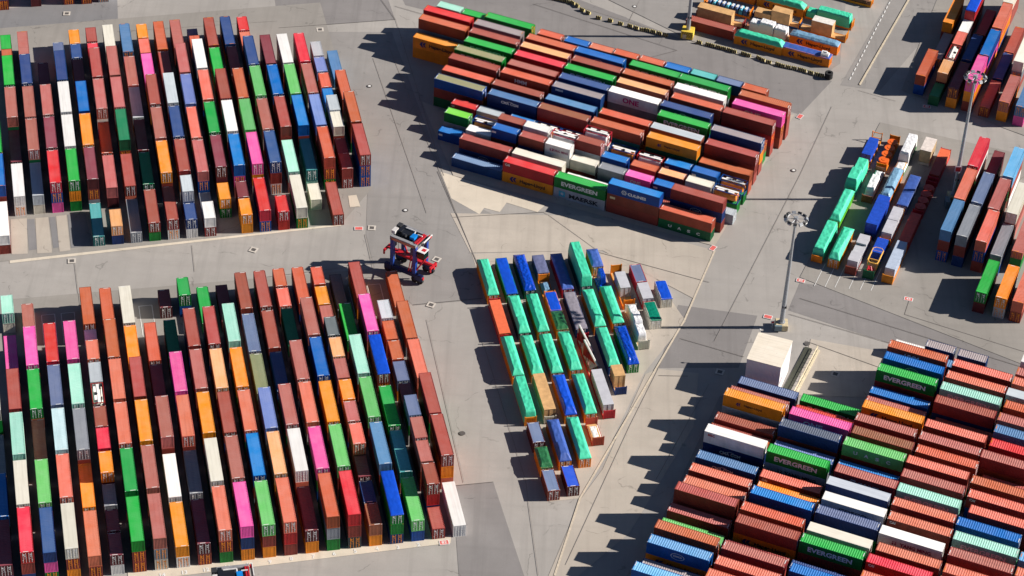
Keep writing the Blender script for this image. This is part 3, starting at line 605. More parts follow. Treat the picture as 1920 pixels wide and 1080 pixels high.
R|-47.64|452.56|283.3|2.83|2.830|cream||A|cream insulated container, nearest in fifth row from right, upper left yard
L|-50.66|465.34|103.3|2.92|2.920|mint||A|pale mint long container in the upper left yard
L|-53.67|478.12|283.3|5.84|2.920|brick||A|brick red long container between a pale mint and a bright blue one, upper left yard
L|-56.69|490.91|103.3|5.78|2.891|blue||A|bright blue long container between a brick red and a maroon one, upper left yard
L|-59.71|503.69|283.3|5.56|2.778|plum||A|maroon long container behind a bright blue one, fifth row from right, upper left yard
S|-50.80|448.67|103.3|2.50|2.500|red||A|bright red short container, nearest in sixth row from right, upper left yard
S|-50.80|448.67|283.3|0.00|2.500|red||A|bright red short container under a bright red one in the upper left yard
L|-54.52|464.43|103.3|5.84|2.920|navy||A|navy blue long container between a bright red and a dusty rose one, upper left yard
L|-57.54|477.21|103.3|5.66|2.832|rose||A|dusty rose long container behind a navy blue one, sixth row from right, upper left yard
L|-60.56|489.99|103.3|5.79|2.893|lightgreen||A|light green long container behind a dusty rose one, sixth row from right, upper left yard
L|-63.57|502.77|103.3|5.62|2.812|navy||A|navy blue long container between a light green and a coral red one, upper left yard
S|-65.89|512.57|103.3|2.50|2.500|coral||A|coral red short container between a navy blue and a bright red one, upper left yard
S|-67.30|518.55|103.3|2.69|2.690|red||A|bright red short container behind a coral red one, sixth row from right, upper left yard
L|-55.37|450.74|283.3|2.86|2.858|red||A|bright red long container, nearest in seventh row from right, upper left yard
L|-58.39|463.52|103.3|5.84|2.920|pink||A|hot pink long container between a bright red and a light green one, upper left yard
L|-61.41|476.30|283.3|5.82|2.912|lightgreen||A|light green long container between a hot pink and a rust orange one, upper left yard
L|-64.42|489.08|103.3|5.62|2.810|rust||A|rust orange long container between a light green and a maroon one, upper left yard
L|-67.44|501.86|103.3|2.92|2.920|plum||A|maroon long container between a rust orange and a navy blue one, upper left yard
S|-58.54|446.84|103.3|2.50|2.500|orange||A|bright orange short container, nearest in eighth row from right, upper left yard
S|-58.54|446.84|283.3|0.00|2.500|orange||A|bright orange short container under a bright orange one in the upper left yard
S|-59.95|452.81|283.3|2.60|2.598|plum||A|maroon short container between a bright orange and a bright blue one, upper left yard
L|-62.26|462.60|283.3|5.83|2.917|blue||A|bright blue long container between a maroon and a white one, upper left yard
R|-65.28|475.39|103.3|5.84|2.920|white||A|white insulated container between a bright blue and a brick red one, upper left yard
L|-68.29|488.17|103.3|5.75|2.873|brick||A|brick red long container between a white and a bright green one, upper left yard
L|-71.31|500.95|103.3|2.92|2.920|green||A|bright green long container, sixth from near end in eighth row from right, upper left yard
S|-63.81|451.90|103.3|2.57|2.573|orange||A|bright orange short container, nearest in ninth row from right, upper left yard
S|-63.81|451.90|103.3|0.00|2.573|green||A|bright green short container under a bright orange one in the upper left yard
L|-66.13|461.69|103.3|5.82|2.908|plum||A|maroon long container between a bright orange and a bright green one, upper left yard
L|-69.14|474.47|103.3|5.84|2.920|green||A|bright green long container between a maroon and a coral red one, upper left yard
L|-72.16|487.25|283.3|5.80|2.900|coral||A|coral red long container between a bright green and a white one, upper left yard
R|-75.18|500.03|283.3|5.70|2.851|white||A|white insulated container between a coral red and a rust orange one, upper left yard
S|-77.49|509.83|103.3|2.50|2.500|rust||A|rust orange short container between a white and a slate blue one, upper left yard
S|-78.90|515.81|103.3|0.00|2.892|slate||A|slate blue short container behind a rust orange one, ninth row from right, upper left yard
S|-66.27|445.01|283.3|2.50|2.500|white||A|white short container in the upper left yard
S|-66.27|445.01|103.3|0.00|2.500|brick||A|brick red short container under a white one in the upper left yard
S|-67.68|450.99|283.3|0.00|2.920|grey||A|grey short container in the upper left yard
L|-69.99|460.78|283.3|5.22|2.612|rose||A|dusty rose long container between a grey and a coral red one, upper left yard
L|-73.01|473.56|103.3|5.15|2.576|coral||A|coral red long container behind a dusty rose one, tenth row from right, upper left yard
L|-76.03|486.34|283.3|5.25|2.624|periwinkle||A|lavender blue long container behind a coral red one, tenth row from right, upper left yard
L|-79.04|499.12|283.3|5.16|2.580|rose||A|dusty rose long container between a lavender blue and a dusty rose one, upper left yard
S|-70.14|444.10|103.3|2.50|2.500|navy||A|navy blue short container, nearest in eleventh row from right, upper left yard
S|-70.14|444.10|103.3|0.00|2.500|white||A|white short container under a navy blue one in the upper left yard
S|-71.55|450.08|103.3|5.37|2.687|palegrey||A|pale grey short container between a navy blue and a brick red one, upper left yard
S|-71.55|450.08|283.3|2.69|2.687|slate||A|slate blue short container under a pale grey one in the upper left yard
L|-73.86|459.87|283.3|5.64|2.819|brick||A|brick red long container, third from near end in eleventh row from right, upper left yard
L|-76.88|472.65|103.3|5.58|2.791|navy||A|navy blue long container behind a brick red one, eleventh row from right, upper left yard
R|-79.90|485.43|103.3|5.69|2.846|palegrey||A|pale grey insulated container between a navy blue and a brick red one, upper left yard
L|-82.91|498.21|103.3|2.89|2.892|brick||A|brick red long container between a pale grey and a rust orange one, upper left yard
L|-74.71|446.17|103.3|2.70|2.703|brick||A|brick red long container, nearest in twelfth row from right, upper left yard
L|-77.73|458.95|103.3|5.60|2.799|orange||A|bright orange long container behind a brick red one, twelfth row from right, upper left yard
L|-80.75|471.73|283.3|5.60|2.800|rose||A|dusty rose long container behind a bright orange one, twelfth row from right, upper left yard
L|-83.76|484.51|103.3|5.70|2.850|brick||A|brick red long container between a dusty rose and a hot pink one, upper left yard
L|-86.78|497.30|283.3|2.79|2.790|pink||A|hot pink long container between a brick red and a coral red one, upper left yard
S|-89.09|507.09|103.3|2.57|2.574|coral||A|coral red short container between a hot pink and a bright orange one, upper left yard
S|-90.50|513.07|283.3|2.66|2.659|orange||A|bright orange short container behind a coral red one, twelfth row from right, upper left yard
L|-78.58|445.26|103.3|2.50|2.500|brick||A|brick red long container, nearest in thirteenth row from right, upper left yard
L|-81.60|458.04|103.3|2.84|2.840|darkgreen||A|dark green long container between a brick red and a maroon one, upper left yard
L|-84.61|470.82|283.3|2.71|2.714|plum||A|maroon long container between a dark green and a pale grey one, upper left yard
R|-87.63|483.60|103.3|2.64|2.640|palegrey||A|pale grey insulated container between a maroon and a dusty rose one, upper left yard
L|-90.65|496.38|283.3|2.57|2.575|rose||A|dusty rose long container between a pale grey and a steel blue one, upper left yard
L|-82.45|444.35|103.3|0.00|2.788|grey||A|grey long container in the upper left yard
L|-85.46|457.13|103.3|2.81|2.812|brick||A|brick red long container between a grey and a dark green one, upper left yard
L|-88.48|469.91|283.3|5.76|2.881|darkgreen||A|dark green long container between a brick red and a dusty rose one, upper left yard
L|-91.50|482.69|103.3|5.67|2.834|rose||A|dusty rose long container between a dark green and a dusty rose one, upper left yard
L|-94.52|495.47|283.3|5.59|2.793|rose||A|dusty rose long container between a dusty rose and a cream one, upper left yard
R|-97.53|508.25|103.3|2.89|2.890|cream||A|cream insulated container behind a dusty rose one, fourteenth row from right, upper left yard
S|-85.61|440.45|103.3|2.50|2.500|peach||A|pale peach short container in the upper left yard
S|-85.61|440.45|283.3|0.00|2.500|navy||A|navy blue short container under a pale peach one in the upper left yard
L|-89.33|456.21|283.3|2.80|2.802|rose||A|dusty rose long container between a pale peach and a rust orange one, upper left yard
L|-92.35|468.99|103.3|2.75|2.748|rust||A|rust orange long container, third from near end in fifteenth row from right, upper left yard
L|-95.37|481.78|103.3|5.60|2.802|rose||A|dusty rose long container between a rust orange and a brick red one, upper left yard
L|-98.38|494.56|283.3|5.51|2.755|brick||A|brick red long container between a dusty rose and a bright red one, upper left yard
S|-100.70|504.35|283.3|2.50|2.500|red||A|bright red short container, sixth from near end in fifteenth row from right, upper left yard
S|-102.11|510.33|103.3|2.68|2.676|brick||A|brick red short container, seventh from near end in fifteenth row from right, upper left yard
L|-90.18|442.52|103.3|0.00|2.581|teal||A|dark teal long container, nearest in sixteenth row from right, upper left yard
L|-93.20|455.30|283.3|5.49|2.746|plum||A|maroon long container between a dark teal and a bright orange one, upper left yard
L|-96.22|468.08|103.3|5.44|2.722|orange||A|bright orange long container behind a maroon one, sixteenth row from right, upper left yard
L|-99.23|480.86|283.3|5.42|2.711|blue||A|bright blue long container behind a bright orange one, sixteenth row from right, upper left yard
L|-102.25|493.64|283.3|2.66|2.664|plum||A|maroon long container between a bright blue and a navy blue one, upper left yard
S|-104.56|503.44|103.3|2.54|2.540|navy||A|navy blue short container between a maroon and a bright orange one, upper left yard
S|-105.97|509.42|283.3|2.55|2.553|orange||A|bright orange short container behind a navy blue one, sixteenth row from right, upper left yard
L|-97.07|454.39|103.3|5.48|2.740|green||A|bright green long container, nearest in seventeenth row from right, upper left yard
R|-100.08|467.17|103.3|5.47|2.733|white||A|white insulated container between a bright green and a white one, upper left yard
R|-103.10|479.95|103.3|5.55|2.776|white||A|white insulated container between a white and a navy blue one, upper left yard
L|-106.12|492.73|103.3|5.46|2.730|navy||A|navy blue long container between a white and a slate blue one, upper left yard
S|-108.43|502.53|103.3|2.92|2.920|slate||A|slate blue short container behind a navy blue one, seventeenth row from right, upper left yard
L|-100.94|453.47|103.3|5.44|2.722|red||A|bright red long container, nearest in eighteenth row from right, upper left yard
L|-103.95|466.26|103.3|5.37|2.685|plum||A|maroon long container between a bright red and a dusty rose one, upper left yard
L|-106.97|479.04|103.3|5.27|2.637|rose||A|dusty rose long container, third from near end in eighteenth row from right, upper left yard
L|-109.99|491.82|103.3|2.56|2.558|plum||A|maroon long container, fourth from near end in eighteenth row from right, upper left yard
R|-104.80|452.56|283.3|2.59|2.590|palegrey||A|pale grey insulated container, nearest in nineteenth row from right, upper left yard
L|-107.82|465.34|103.3|5.27|2.637|rose||A|dusty rose long container between a pale grey and a dusty rose one, upper left yard
L|-110.84|478.12|103.3|5.17|2.583|rose||A|dusty rose long container between a dusty rose and a navy blue one, upper left yard
L|-113.85|490.91|103.3|5.27|2.633|navy||A|navy blue long container, fourth from near end in nineteenth row from right, upper left yard
R|-108.67|451.65|103.3|2.67|2.673|white||A|white insulated container, nearest in twentieth row from right, upper left yard
L|-111.69|464.43|103.3|2.57|2.570|plum||A|maroon long container between a white and a dusty rose one, upper left yard
L|-114.70|477.21|283.3|5.30|2.649|rose||A|dusty rose long container between a maroon and a bright green one, upper left yard
L|-117.72|489.99|103.3|5.27|2.633|green||A|bright green long container between a dusty rose and a rust orange one, upper left yard
S|-120.03|499.79|103.3|2.50|2.500|rust||A|rust orange short container, fifth from near end in twentieth row from right, upper left yard
S|-121.44|505.76|283.3|2.50|2.500|green||A|bright green short container in the upper left yard
R|-109.52|437.96|283.3|2.50|2.500|white||A|white insulated container, nearest in twenty-first row from right, upper left yard
L|-9.01|471.46|158.3|0.00|2.500|steelblue/navy||C|steel blue long container, leftmost in first row from front, upper middle block
L|2.61|466.84|338.3|2.76|2.756|red|CAI|C|bright red long container between a steel blue and a bright green one, upper middle block
L|2.61|466.84|338.3|0.00|2.756|orange|HL|C|bright orange long container under a bright red one in the upper middle block
L|14.19|462.23|338.3|2.71|2.713|green|EV|C|bright green long container between a bright red and a bright blue one, upper middle block
R|14.19|462.23|338.3|0.00|2.713|silver|MK|C|silver insulated container under a bright green one in the upper middle block
L|25.91|457.57|338.3|5.19|2.594|blue|CU|C|bright blue long container, fourth from left in first row from front, upper middle block
L|25.91|457.57|338.3|2.59|2.594|brick|LB|C|brick red long container under a bright blue one in the upper middle block
L|37.41|452.99|338.3|2.50|2.500|rust||C|rust orange long container, fifth from left in first row from front, upper middle block
L|37.41|452.99|338.3|0.00|2.500|darkgreen|UA|C|dark green long container under a rust orange one in the upper middle block
L|-7.55|475.21|158.3|2.59|2.587|brick||C|brick red long container, leftmost in second row from front, upper middle block
L|-7.55|475.21|338.3|0.00|2.587|navy|RG|C|navy blue long container under first top of second row from front, upper middle block
R|4.45|470.43|338.3|2.68|2.684|cream||C|cream insulated container in the upper middle block
L|39.70|456.41|338.3|5.36|2.681|brick||C|brick red long container, fifth from left in second row from front, upper middle block
L|39.70|456.41|338.3|2.68|2.681|navy|RG|C|navy blue long container under fifth top of second row from front, upper middle block
S|-15.50|482.70|338.3|0.00|2.500|blue|LA|C|bright blue short container, leftmost in third row from front, upper middle block
S|-9.12|480.16|338.3|2.50|2.500|white||C|white short container, second from left in third row from front, upper middle block
S|-9.12|480.16|338.3|0.00|2.500|slate/navy||C|slate blue short container under a white one in the upper middle block
S|-3.28|477.84|338.3|5.00|2.500|blue|LA|C|bright blue short container, third from left in third row from front, upper middle block
S|-3.28|477.84|338.3|2.50|2.500|brick||C|brick red short container under a bright blue one in the upper middle block
S|2.94|475.36|158.3|5.00|2.500|brick||C|brick red short container between a bright blue and a white one, upper middle block
S|2.94|475.36|338.3|2.50|2.500|navy||C|navy blue short container under a brick red one in the upper middle block
S|8.91|472.98|338.3|5.05|2.525|white|YM|C|white short container between a brick red and a cream one, upper middle block
S|8.91|472.98|158.3|2.53|2.525|white||C|white short container under a white one in the upper middle block
S|14.72|470.67|158.3|2.55|2.554|cream||C|cream short container between a white and a grey one, upper middle block
S|14.72|470.67|158.3|0.00|2.554|brick||C|brick red short container under a cream one in the upper middle block
S|20.98|468.18|158.3|2.53|2.532|grey||C|grey short container in the upper middle block
S|20.98|468.18|158.3|0.00|2.532|grey||C|grey short container under a grey one in the upper middle block
S|26.93|465.81|338.3|2.58|2.577|pink|ON|C|hot pink short container in the upper middle block
S|33.12|463.35|338.3|2.50|2.500|blue|LA|C|bright blue short container between a hot pink and a pale grey one, upper middle block
S|33.12|463.35|158.3|0.00|2.500|navy||C|navy blue short container under a bright blue one in the upper middle block
S|-14.34|486.56|158.3|2.50|2.500|lime/green||C|lime green short container in the upper middle block
S|-14.34|486.56|158.3|0.00|2.500|palegrey||C|pale grey short container under a lime green one in the upper middle block
T|-7.86|483.98|338.3|2.50|2.500|reefer||C|white tank container between a lime green and a brick red one, upper middle block
S|-2.04|481.67|158.3|5.00|2.500|brick||C|brick red short container between a white and a white one, upper middle block
S|3.86|479.32|338.3|5.00|2.500|white||C|white short container, fourth from left in fourth row from front, upper middle block
T|10.03|476.86|158.3|5.00|2.500|reefer||C|white tank container between a white and a brick red one, upper middle block
S|15.78|474.58|158.3|5.19|2.594|brick||C|brick red short container, sixth from left in fourth row from front, upper middle block
S|15.78|474.58|338.3|2.59|2.594|palegrey||C|pale grey short container under a brick red one in the upper middle block
S|21.58|472.27|338.3|2.62|2.622|blue||C|bright blue short container between a brick red and a rust orange one, upper middle block
S|21.58|472.27|338.3|0.00|2.622|blue||C|bright blue short container under a bright blue one in the upper middle block
S|28.13|469.66|338.3|2.60|2.596|rust||C|rust orange short container between a bright blue and a pale peach one, upper middle block
S|34.28|467.22|338.3|2.61|2.605|peach/brick||C|pale peach short container in the upper middle block
S|40.37|464.79|338.3|2.61|2.612|cream|MO|C|cream short container between a pale peach and a white one, upper middle block
T|46.31|462.43|338.3|2.58|2.580|reefer||C|white tank container right of a cream one, fourth row from front, upper middle block
S|46.31|462.43|338.3|0.00|2.580|green||C|bright green short container under a white one, fourth row from front, upper middle block
S|-13.03|490.37|338.3|2.50|2.500|red|CAI|C|bright red short container in the upper middle block
S|-7.03|487.98|338.3|2.50|2.500|palegrey||C|pale grey short container between a bright red and a bright blue one, upper middle block
T|17.40|478.26|158.3|5.27|2.633|reefer||C|white tank container between a cream and a white one, upper middle block
T|23.46|475.85|338.3|2.59|2.587|reefer||C|white tank container, seventh from left in fifth row from front, upper middle block
T|29.58|473.41|158.3|2.60|2.604|reefer||C|white tank container between a white and a bright blue one, upper middle block
S|35.74|470.96|338.3|2.66|2.656|blue|LA|C|bright blue short container right of a white one, fifth row from front, upper middle block
S|41.76|468.57|338.3|2.64|2.638|blue|LA|C|bright blue short container, tenth from left in fifth row from front, upper middle block
T|47.92|466.11|158.3|2.50|2.500|reefer||C|white tank container right of a bright blue one, fifth row from front, upper middle block
S|47.92|466.11|338.3|0.00|2.500|green||C|bright green short container under a white one, fifth row from front, upper middle block
L|-14.39|495.24|158.3|5.05|2.525|khaki/blue||C|khaki long container, leftmost in sixth row from front, upper middle block
L|-1.89|490.26|338.3|5.00|2.500|steel/navy|CM|C|steel blue long container between a khaki and a tan brown one, upper middle block
L|9.74|485.63|158.3|5.05|2.525|tan/brick||C|tan brown long container in the upper middle block
L|21.82|480.83|158.3|5.18|2.591|rust||C|rust orange long container between a tan brown and a bright orange one, upper middle block
L|34.45|475.80|338.3|5.32|2.660|orange|HLS|C|bright orange long container, fifth from left in sixth row from front, upper middle block
L|46.32|471.08|338.3|2.59|2.589|rust||C|rust orange long container, sixth from left in sixth row from front, upper middle block
L|-12.91|498.98|338.3|5.03|2.515|rust||C|rust orange long container, leftmost in seventh row from front, upper middle block
L|-1.12|494.28|158.3|5.00|2.500|brick||C|brick red long container, second from left in seventh row from front, upper middle block
L|11.25|489.36|338.3|5.03|2.514|steel/navy||C|steel blue long container, third from left in seventh row from front, upper middle block
L|23.67|484.42|158.3|5.23|2.614|rust||C|rust orange long container between a steel blue and a pale grey one, upper middle block
R|35.36|479.76|338.3|5.25|2.623|palegrey/tan||C|pale grey insulated container in the upper middle block
L|47.63|474.88|158.3|5.09|2.545|brick||C|brick red long container, sixth from left in seventh row from front, upper middle block
L|-11.56|502.77|158.3|5.63|2.816|brick||C|brick red long container, leftmost in eighth row from front, upper middle block
L|0.73|497.87|338.3|5.68|2.841|rust|HM|C|rust orange long container between a brick red and a greyish mauve one, upper middle block
L|12.74|493.09|338.3|5.77|2.886|mauve/navy|SE|C|greyish mauve long container between a rust orange and a grey one, upper middle block
L|36.88|483.49|338.3|5.85|2.925|green|EV|C|bright green long container right of a grey one, eighth row from front, upper middle block
L|48.88|478.71|158.3|5.90|2.950|mauve/navy||C|greyish mauve long container, sixth from left in eighth row from front, upper middle block
L|-10.35|506.61|338.3|5.60|2.799|khaki/green|EV|C|khaki long container, leftmost in ninth row from front, upper middle block
L|2.14|501.64|338.3|5.59|2.796|rose/brick||C|dusty rose long container in the upper middle block
L|14.18|496.85|158.3|5.73|2.865|navy||C|navy blue long container between a dusty rose and a white one, upper middle block
R|25.76|492.24|338.3|5.80|2.898|white|ONM|C|white insulated container right of a navy blue one, ninth row from front, upper middle block
L|37.58|487.53|338.3|5.82|2.909|navy|CM|C|navy blue long container between a white and a brick red one, upper middle block
L|-20.52|514.98|338.3|2.86|2.860|orange|HL|C|bright orange long container, leftmost in tenth row from front, upper middle block
L|-8.33|510.13|338.3|5.68|2.840|green|EV|C|bright green long container between a bright orange and a bright red one, upper middle block
L|3.62|505.38|158.3|5.73|2.865|red||C|bright red long container, third from left in tenth row from front, upper middle block
L|15.40|500.69|338.3|5.81|2.907|green|EV|C|bright green long container between a bright red and a pale peach one, upper middle block
L|27.54|495.86|158.3|5.90|2.950|peach/brick||C|pale peach long container between a bright green and a rust orange one, upper middle block
L|40.10|490.86|158.3|5.86|2.929|rust||C|rust orange long container, sixth from left in tenth row from front, upper middle block
L|51.76|486.22|158.3|5.79|2.895|brick||C|brick red long container, seventh from left in tenth row from front, upper middle block
L|-7.30|514.05|158.3|5.71|2.857|brick||C|brick red long container, second from left in eleventh row from front, upper middle block
L|4.85|509.21|158.3|5.68|2.840|peach/brick||C|pale peach long container, third from left in eleventh row from front, upper middle block
L|17.03|504.36|338.3|5.75|2.877|brick||C|brick red long container, fourth from left in eleventh row from front, upper middle block
L|28.83|499.67|158.3|5.89|2.945|rust||C|rust orange long container between a brick red and a white one, upper middle block
R|40.85|494.89|158.3|5.85|2.923|white||C|white insulated container between a rust orange and a hot pink one, upper middle block
L|54.10|489.61|338.3|5.89|2.943|pink|ON|C|hot pink long container in the upper middle block
L|6.19|513.01|158.3|5.57|2.785|rust||C|rust orange long container between a greyish mauve and a bright blue one, upper middle block
L|17.73|508.41|338.3|5.67|2.833|blue|RG|C|bright blue long container, fourth from left in twelfth row from front, upper middle block
L|30.48|503.34|338.3|5.90|2.950|green|EV|C|bright green long container between a bright blue and a bright green one, upper middle block
L|41.94|498.78|338.3|5.90|2.950|green|EV|C|bright green long container, sixth from left in twelfth row from front, upper middle block
L|55.66|493.32|158.3|5.90|2.950|rust||C|rust orange long container, seventh from left in twelfth row from front, upper middle block
S|-18.45|527.14|158.3|5.16|2.580|mint||C|pale mint short container in the upper middle block
S|-12.42|524.74|158.3|5.07|2.534|green||C|bright green short container in the upper middle block
S|5.95|517.43|158.3|5.13|2.565|rust||C|rust orange short container between a bright green and a bright blue one, upper middle block
S|12.33|514.89|338.3|5.16|2.581|blue||C|bright blue short container, fifth from left in thirteenth row from front, upper middle block
S|18.19|512.56|338.3|5.19|2.593|coral/brick||C|coral red short container in the upper middle block
S|23.90|510.29|158.3|5.32|2.660|rust||C|rust orange short container between a coral red and a rust orange one, upper middle block
S|29.96|507.88|338.3|5.38|2.691|rust||C|rust orange short container between a rust orange and a bright blue one, upper middle block
S|35.93|505.50|158.3|5.43|2.713|blue||C|bright blue short container between a rust orange and a dark teal one, upper middle block
S|41.91|503.12|338.3|5.48|2.739|teal||C|dark teal short container in the upper middle block
S|47.85|500.75|338.3|5.46|2.732|slate/navy||C|slate blue short container in the upper middle block
S|53.69|498.43|338.3|5.44|2.718|rust||C|rust orange short container, twelfth from left in thirteenth row from front, upper middle block
R|16.39|465.68|158.3|0.00|2.800|white||C|white insulated container right of a cream one, second row from front, upper middle block
S|45.37|458.47|158.3|0.00|2.600|palegrey||C|pale grey short container, tenth from left in third row from front, upper middle block
S|0.26|485.08|338.3|2.60|2.600|blue||C|bright blue short container between a pale grey and a cream one, upper middle block
T|6.10|482.76|158.3|2.60|2.600|tank||C|cream tank container between a bright blue and a cream one, upper middle block
T|11.93|480.43|158.3|2.60|2.600|tank||C|cream tank container between a cream and a white one, upper middle block
L|30.72|337.66|339.7|5.66|2.830|lightblue/blue|RG|D|sky blue long container, leftmost in first row from front, lower right block
L|32.42|341.48|159.7|2.83|2.830|mauve/navy||D|greyish mauve long container in the lower right block
L|33.59|345.06|339.7|5.66|2.830|lightblue/blue|RG|D|sky blue long container, leftmost in third row from front, lower right block
L|33.59|345.06|339.7|2.83|2.830|orange|HL|D|bright orange long container under a sky blue one in the lower right block
L|45.91|340.40|339.7|5.66|2.830|coral/brick||D|coral red long container, second from left in third row from front, lower right block
L|34.96|349.09|159.7|5.66|2.830|rust||D|rust orange long container, leftmost in fourth row from front, lower right block
L|47.33|344.47|339.7|5.66|2.830|rose/brick||D|dusty rose long container between a rust orange and a bright blue one, lower right block
L|59.61|339.49|159.7|5.66|2.830|blue||D|bright blue long container, third from left in fourth row from front, lower right block
L|36.15|352.59|159.7|2.83|2.830|lightgreen||D|light green long container, leftmost in fifth row from front, lower right block
L|37.70|356.91|159.7|2.83|2.830|rose/brick||D|dusty rose long container, leftmost in sixth row from front, lower right block
L|50.13|351.80|159.7|5.66|2.830|brick||D|brick red long container between a dusty rose and a bright green one, lower right block
L|50.13|351.80|339.7|2.83|2.830|orange|HL|D|bright orange long container under a brick red one in the lower right block
L|62.01|347.51|339.7|5.66|2.830|green|EV|D|bright green long container between a brick red and a bright red one, lower right block
L|74.00|343.03|339.7|5.66|2.830|red|CAI|D|bright red long container between a bright green and a dusty rose one, lower right block
L|38.91|359.86|339.7|5.66|2.830|brick||D|brick red long container, leftmost in seventh row from front, lower right block
L|51.19|355.33|339.7|5.66|2.830|rust||D|rust orange long container between a brick red and a cream one, lower right block
R|63.50|350.63|159.7|5.66|2.830|cream||D|cream insulated container in the lower right block
L|76.02|346.21|159.7|5.66|2.830|coral/brick||D|coral red long container between a cream and a coral red one, lower right block
L|40.73|364.87|159.7|2.83|2.830|coral/brick||D|coral red long container, leftmost in eighth row from front, lower right block
L|53.25|359.91|339.7|5.66|2.830|blue||D|bright blue long container between a coral red and a slate blue one, lower right block
L|65.36|355.52|339.7|5.66|2.830|slate/navy||D|slate blue long container between a bright blue and a white one, lower right block
R|77.00|350.81|339.7|5.66|2.830|white|YM|D|white insulated container between a slate blue and a dusty rose one, lower right block
L|89.39|345.96|159.7|5.66|2.830|rose/brick||D|dusty rose long container between a white and a coral red one, lower right block
L|42.01|368.51|159.7|2.83|2.830|coral/brick||D|coral red long container, leftmost in ninth row from front, lower right block
L|54.73|364.19|339.7|2.83|2.830|orange||D|bright orange long container between a coral red and a white one, lower right block
R|66.85|359.31|339.7|5.66|2.830|white|CO|D|white insulated container between a bright orange and a coral red one, lower right block
L|78.90|354.83|339.7|5.66|2.830|coral/brick|CAI|D|coral red long container between a white and a pale mint one, lower right block
L|90.77|350.33|339.7|5.66|2.830|mint|EV|D|pale mint long container between a coral red and a sky blue one, lower right block
L|43.44|372.31|339.7|2.83|2.830|steel/navy|CM|D|steel blue long container, leftmost in tenth row from front, lower right block
L|55.62|367.81|339.7|2.83|2.830|coral/brick|CAI|D|coral red long container between a steel blue and a silver one, lower right block
R|67.93|363.64|159.7|5.66|2.830|silver/navy||D|silver insulated container in the lower right block
L|79.98|358.79|159.7|5.66|2.830|coral/brick||D|coral red long container between a silver and a bright blue one, lower right block
L|91.72|354.26|159.7|5.66|2.830|blue||D|bright blue long container between a coral red and a rust orange one, lower right block
R|45.04|376.86|339.7|5.66|2.830|white|MSR|D|white insulated container, leftmost in eleventh row from front, lower right block
L|45.04|376.86|339.7|2.83|2.830|navy|CM|D|navy blue long container under a white one in the lower right block
L|56.93|372.03|339.7|5.66|2.830|green|EV|D|bright green long container between a white and a dusty rose one, lower right block
R|56.93|372.03|339.7|2.83|2.830|silver|YMD|D|silver insulated container under a bright green one in the lower right block
L|69.70|367.32|339.7|5.66|2.830|rose/brick|CU|D|dusty rose long container between a bright green and a pale mint one, lower right block
L|81.33|362.82|339.7|5.66|2.830|mint|EV|D|pale mint long container between a dusty rose and a coral red one, lower right block
L|94.40|357.78|339.7|5.66|2.830|coral/brick||D|coral red long container between a pale mint and a brick red one, lower right block
L|58.49|376.34|339.7|2.83|2.830|periwinkle/navy||D|lavender blue long container in the lower right block
L|70.71|371.71|339.7|2.83|2.830|blue||D|bright blue long container between a lavender blue and a dusty rose one, lower right block
L|82.44|366.96|159.7|5.66|2.830|rose/brick||D|dusty rose long container, fourth from left in twelfth row from front, lower right block
L|94.68|362.16|339.7|5.66|2.830|coral/brick|CAI|D|coral red long container, fifth from left in twelfth row from front, lower right block
L|47.40|383.97|159.7|2.83|2.830|brick||D|brick red long container, leftmost in thirteenth row from front, lower right block
L|59.65|379.73|339.7|5.66|2.830|navygrey/navy||D|dark grey long container in the lower right block
L|71.90|375.24|339.7|5.66|2.830|lightgreen|UA|D|light green long container between a dark grey and a coral red one, lower right block
L|71.90|375.24|339.7|2.83|2.830|brick||D|brick red long container under a light green one in the lower right block
L|83.74|370.94|339.7|5.66|2.830|coral/brick||D|coral red long container between a light green and a rust orange one, lower right block
L|95.68|366.12|159.7|5.66|2.830|rust||D|rust orange long container, fifth from left in thirteenth row from front, lower right block
L|49.11|387.98|339.7|5.66|2.830|orange|HLS|D|bright orange long container, leftmost in fourteenth row from front, lower right block
R|49.11|387.98|159.7|2.83|2.830|silver||D|silver insulated container under a bright orange one in the lower right block
L|61.85|383.39|339.7|5.66|2.830|pink|ON|D|hot pink long container in the lower right block
L|73.78|378.71|159.7|5.66|2.830|tan/brick||D|tan brown long container in the lower right block
L|85.83|374.19|159.7|5.66|2.830|rust||D|rust orange long container between a tan brown and a brick red one, lower right block
L|50.37|392.08|159.7|2.83|2.830|rose/brick||D|dusty rose long container, leftmost in fifteenth row from front, lower right block
L|63.22|387.33|159.7|2.83|2.830|red||D|bright red long container, second from left in fifteenth row from front, lower right block
L|74.68|382.61|159.7|5.66|2.830|rose/brick||D|dusty rose long container between a bright red and a dusty rose one, lower right block
L|86.83|378.07|339.7|5.66|2.830|rose/brick||D|dusty rose long container, fourth from left in fifteenth row from front, lower right block
L|98.40|373.65|159.7|5.66|2.830|rose/brick||D|dusty rose long container, fifth from left in fifteenth row from front, lower right block
L|52.39|395.14|159.7|2.83|2.830|slate/navy||D|slate blue long container, leftmost in sixteenth row from front, lower right block
L|64.67|390.78|339.7|2.83|2.830|green|EV|D|bright green long container between a slate blue and a bright orange one, lower right block
L|76.44|386.59|339.7|5.66|2.830|orange|HL|D|bright orange long container between a bright green and a coral red one, lower right block
L|88.33|381.89|339.7|5.66|2.830|coral/brick||D|coral red long container between a bright orange and a bright red one, lower right block
L|77.64|391.22|159.7|2.83|2.830|rose/brick||D|dusty rose long container, leftmost in seventeenth row from front, lower right block
L|78.78|394.37|339.7|2.83|2.830|blue|RG|D|bright blue long container, leftmost in eighteenth row from front, lower right block
L|90.97|389.30|339.7|5.66|2.830|brick||D|brick red long container between a bright blue and a dusty rose one, lower right block
L|80.24|398.22|339.7|5.66|2.830|green|EV|D|bright green long container, leftmost in nineteenth row from front, lower right block
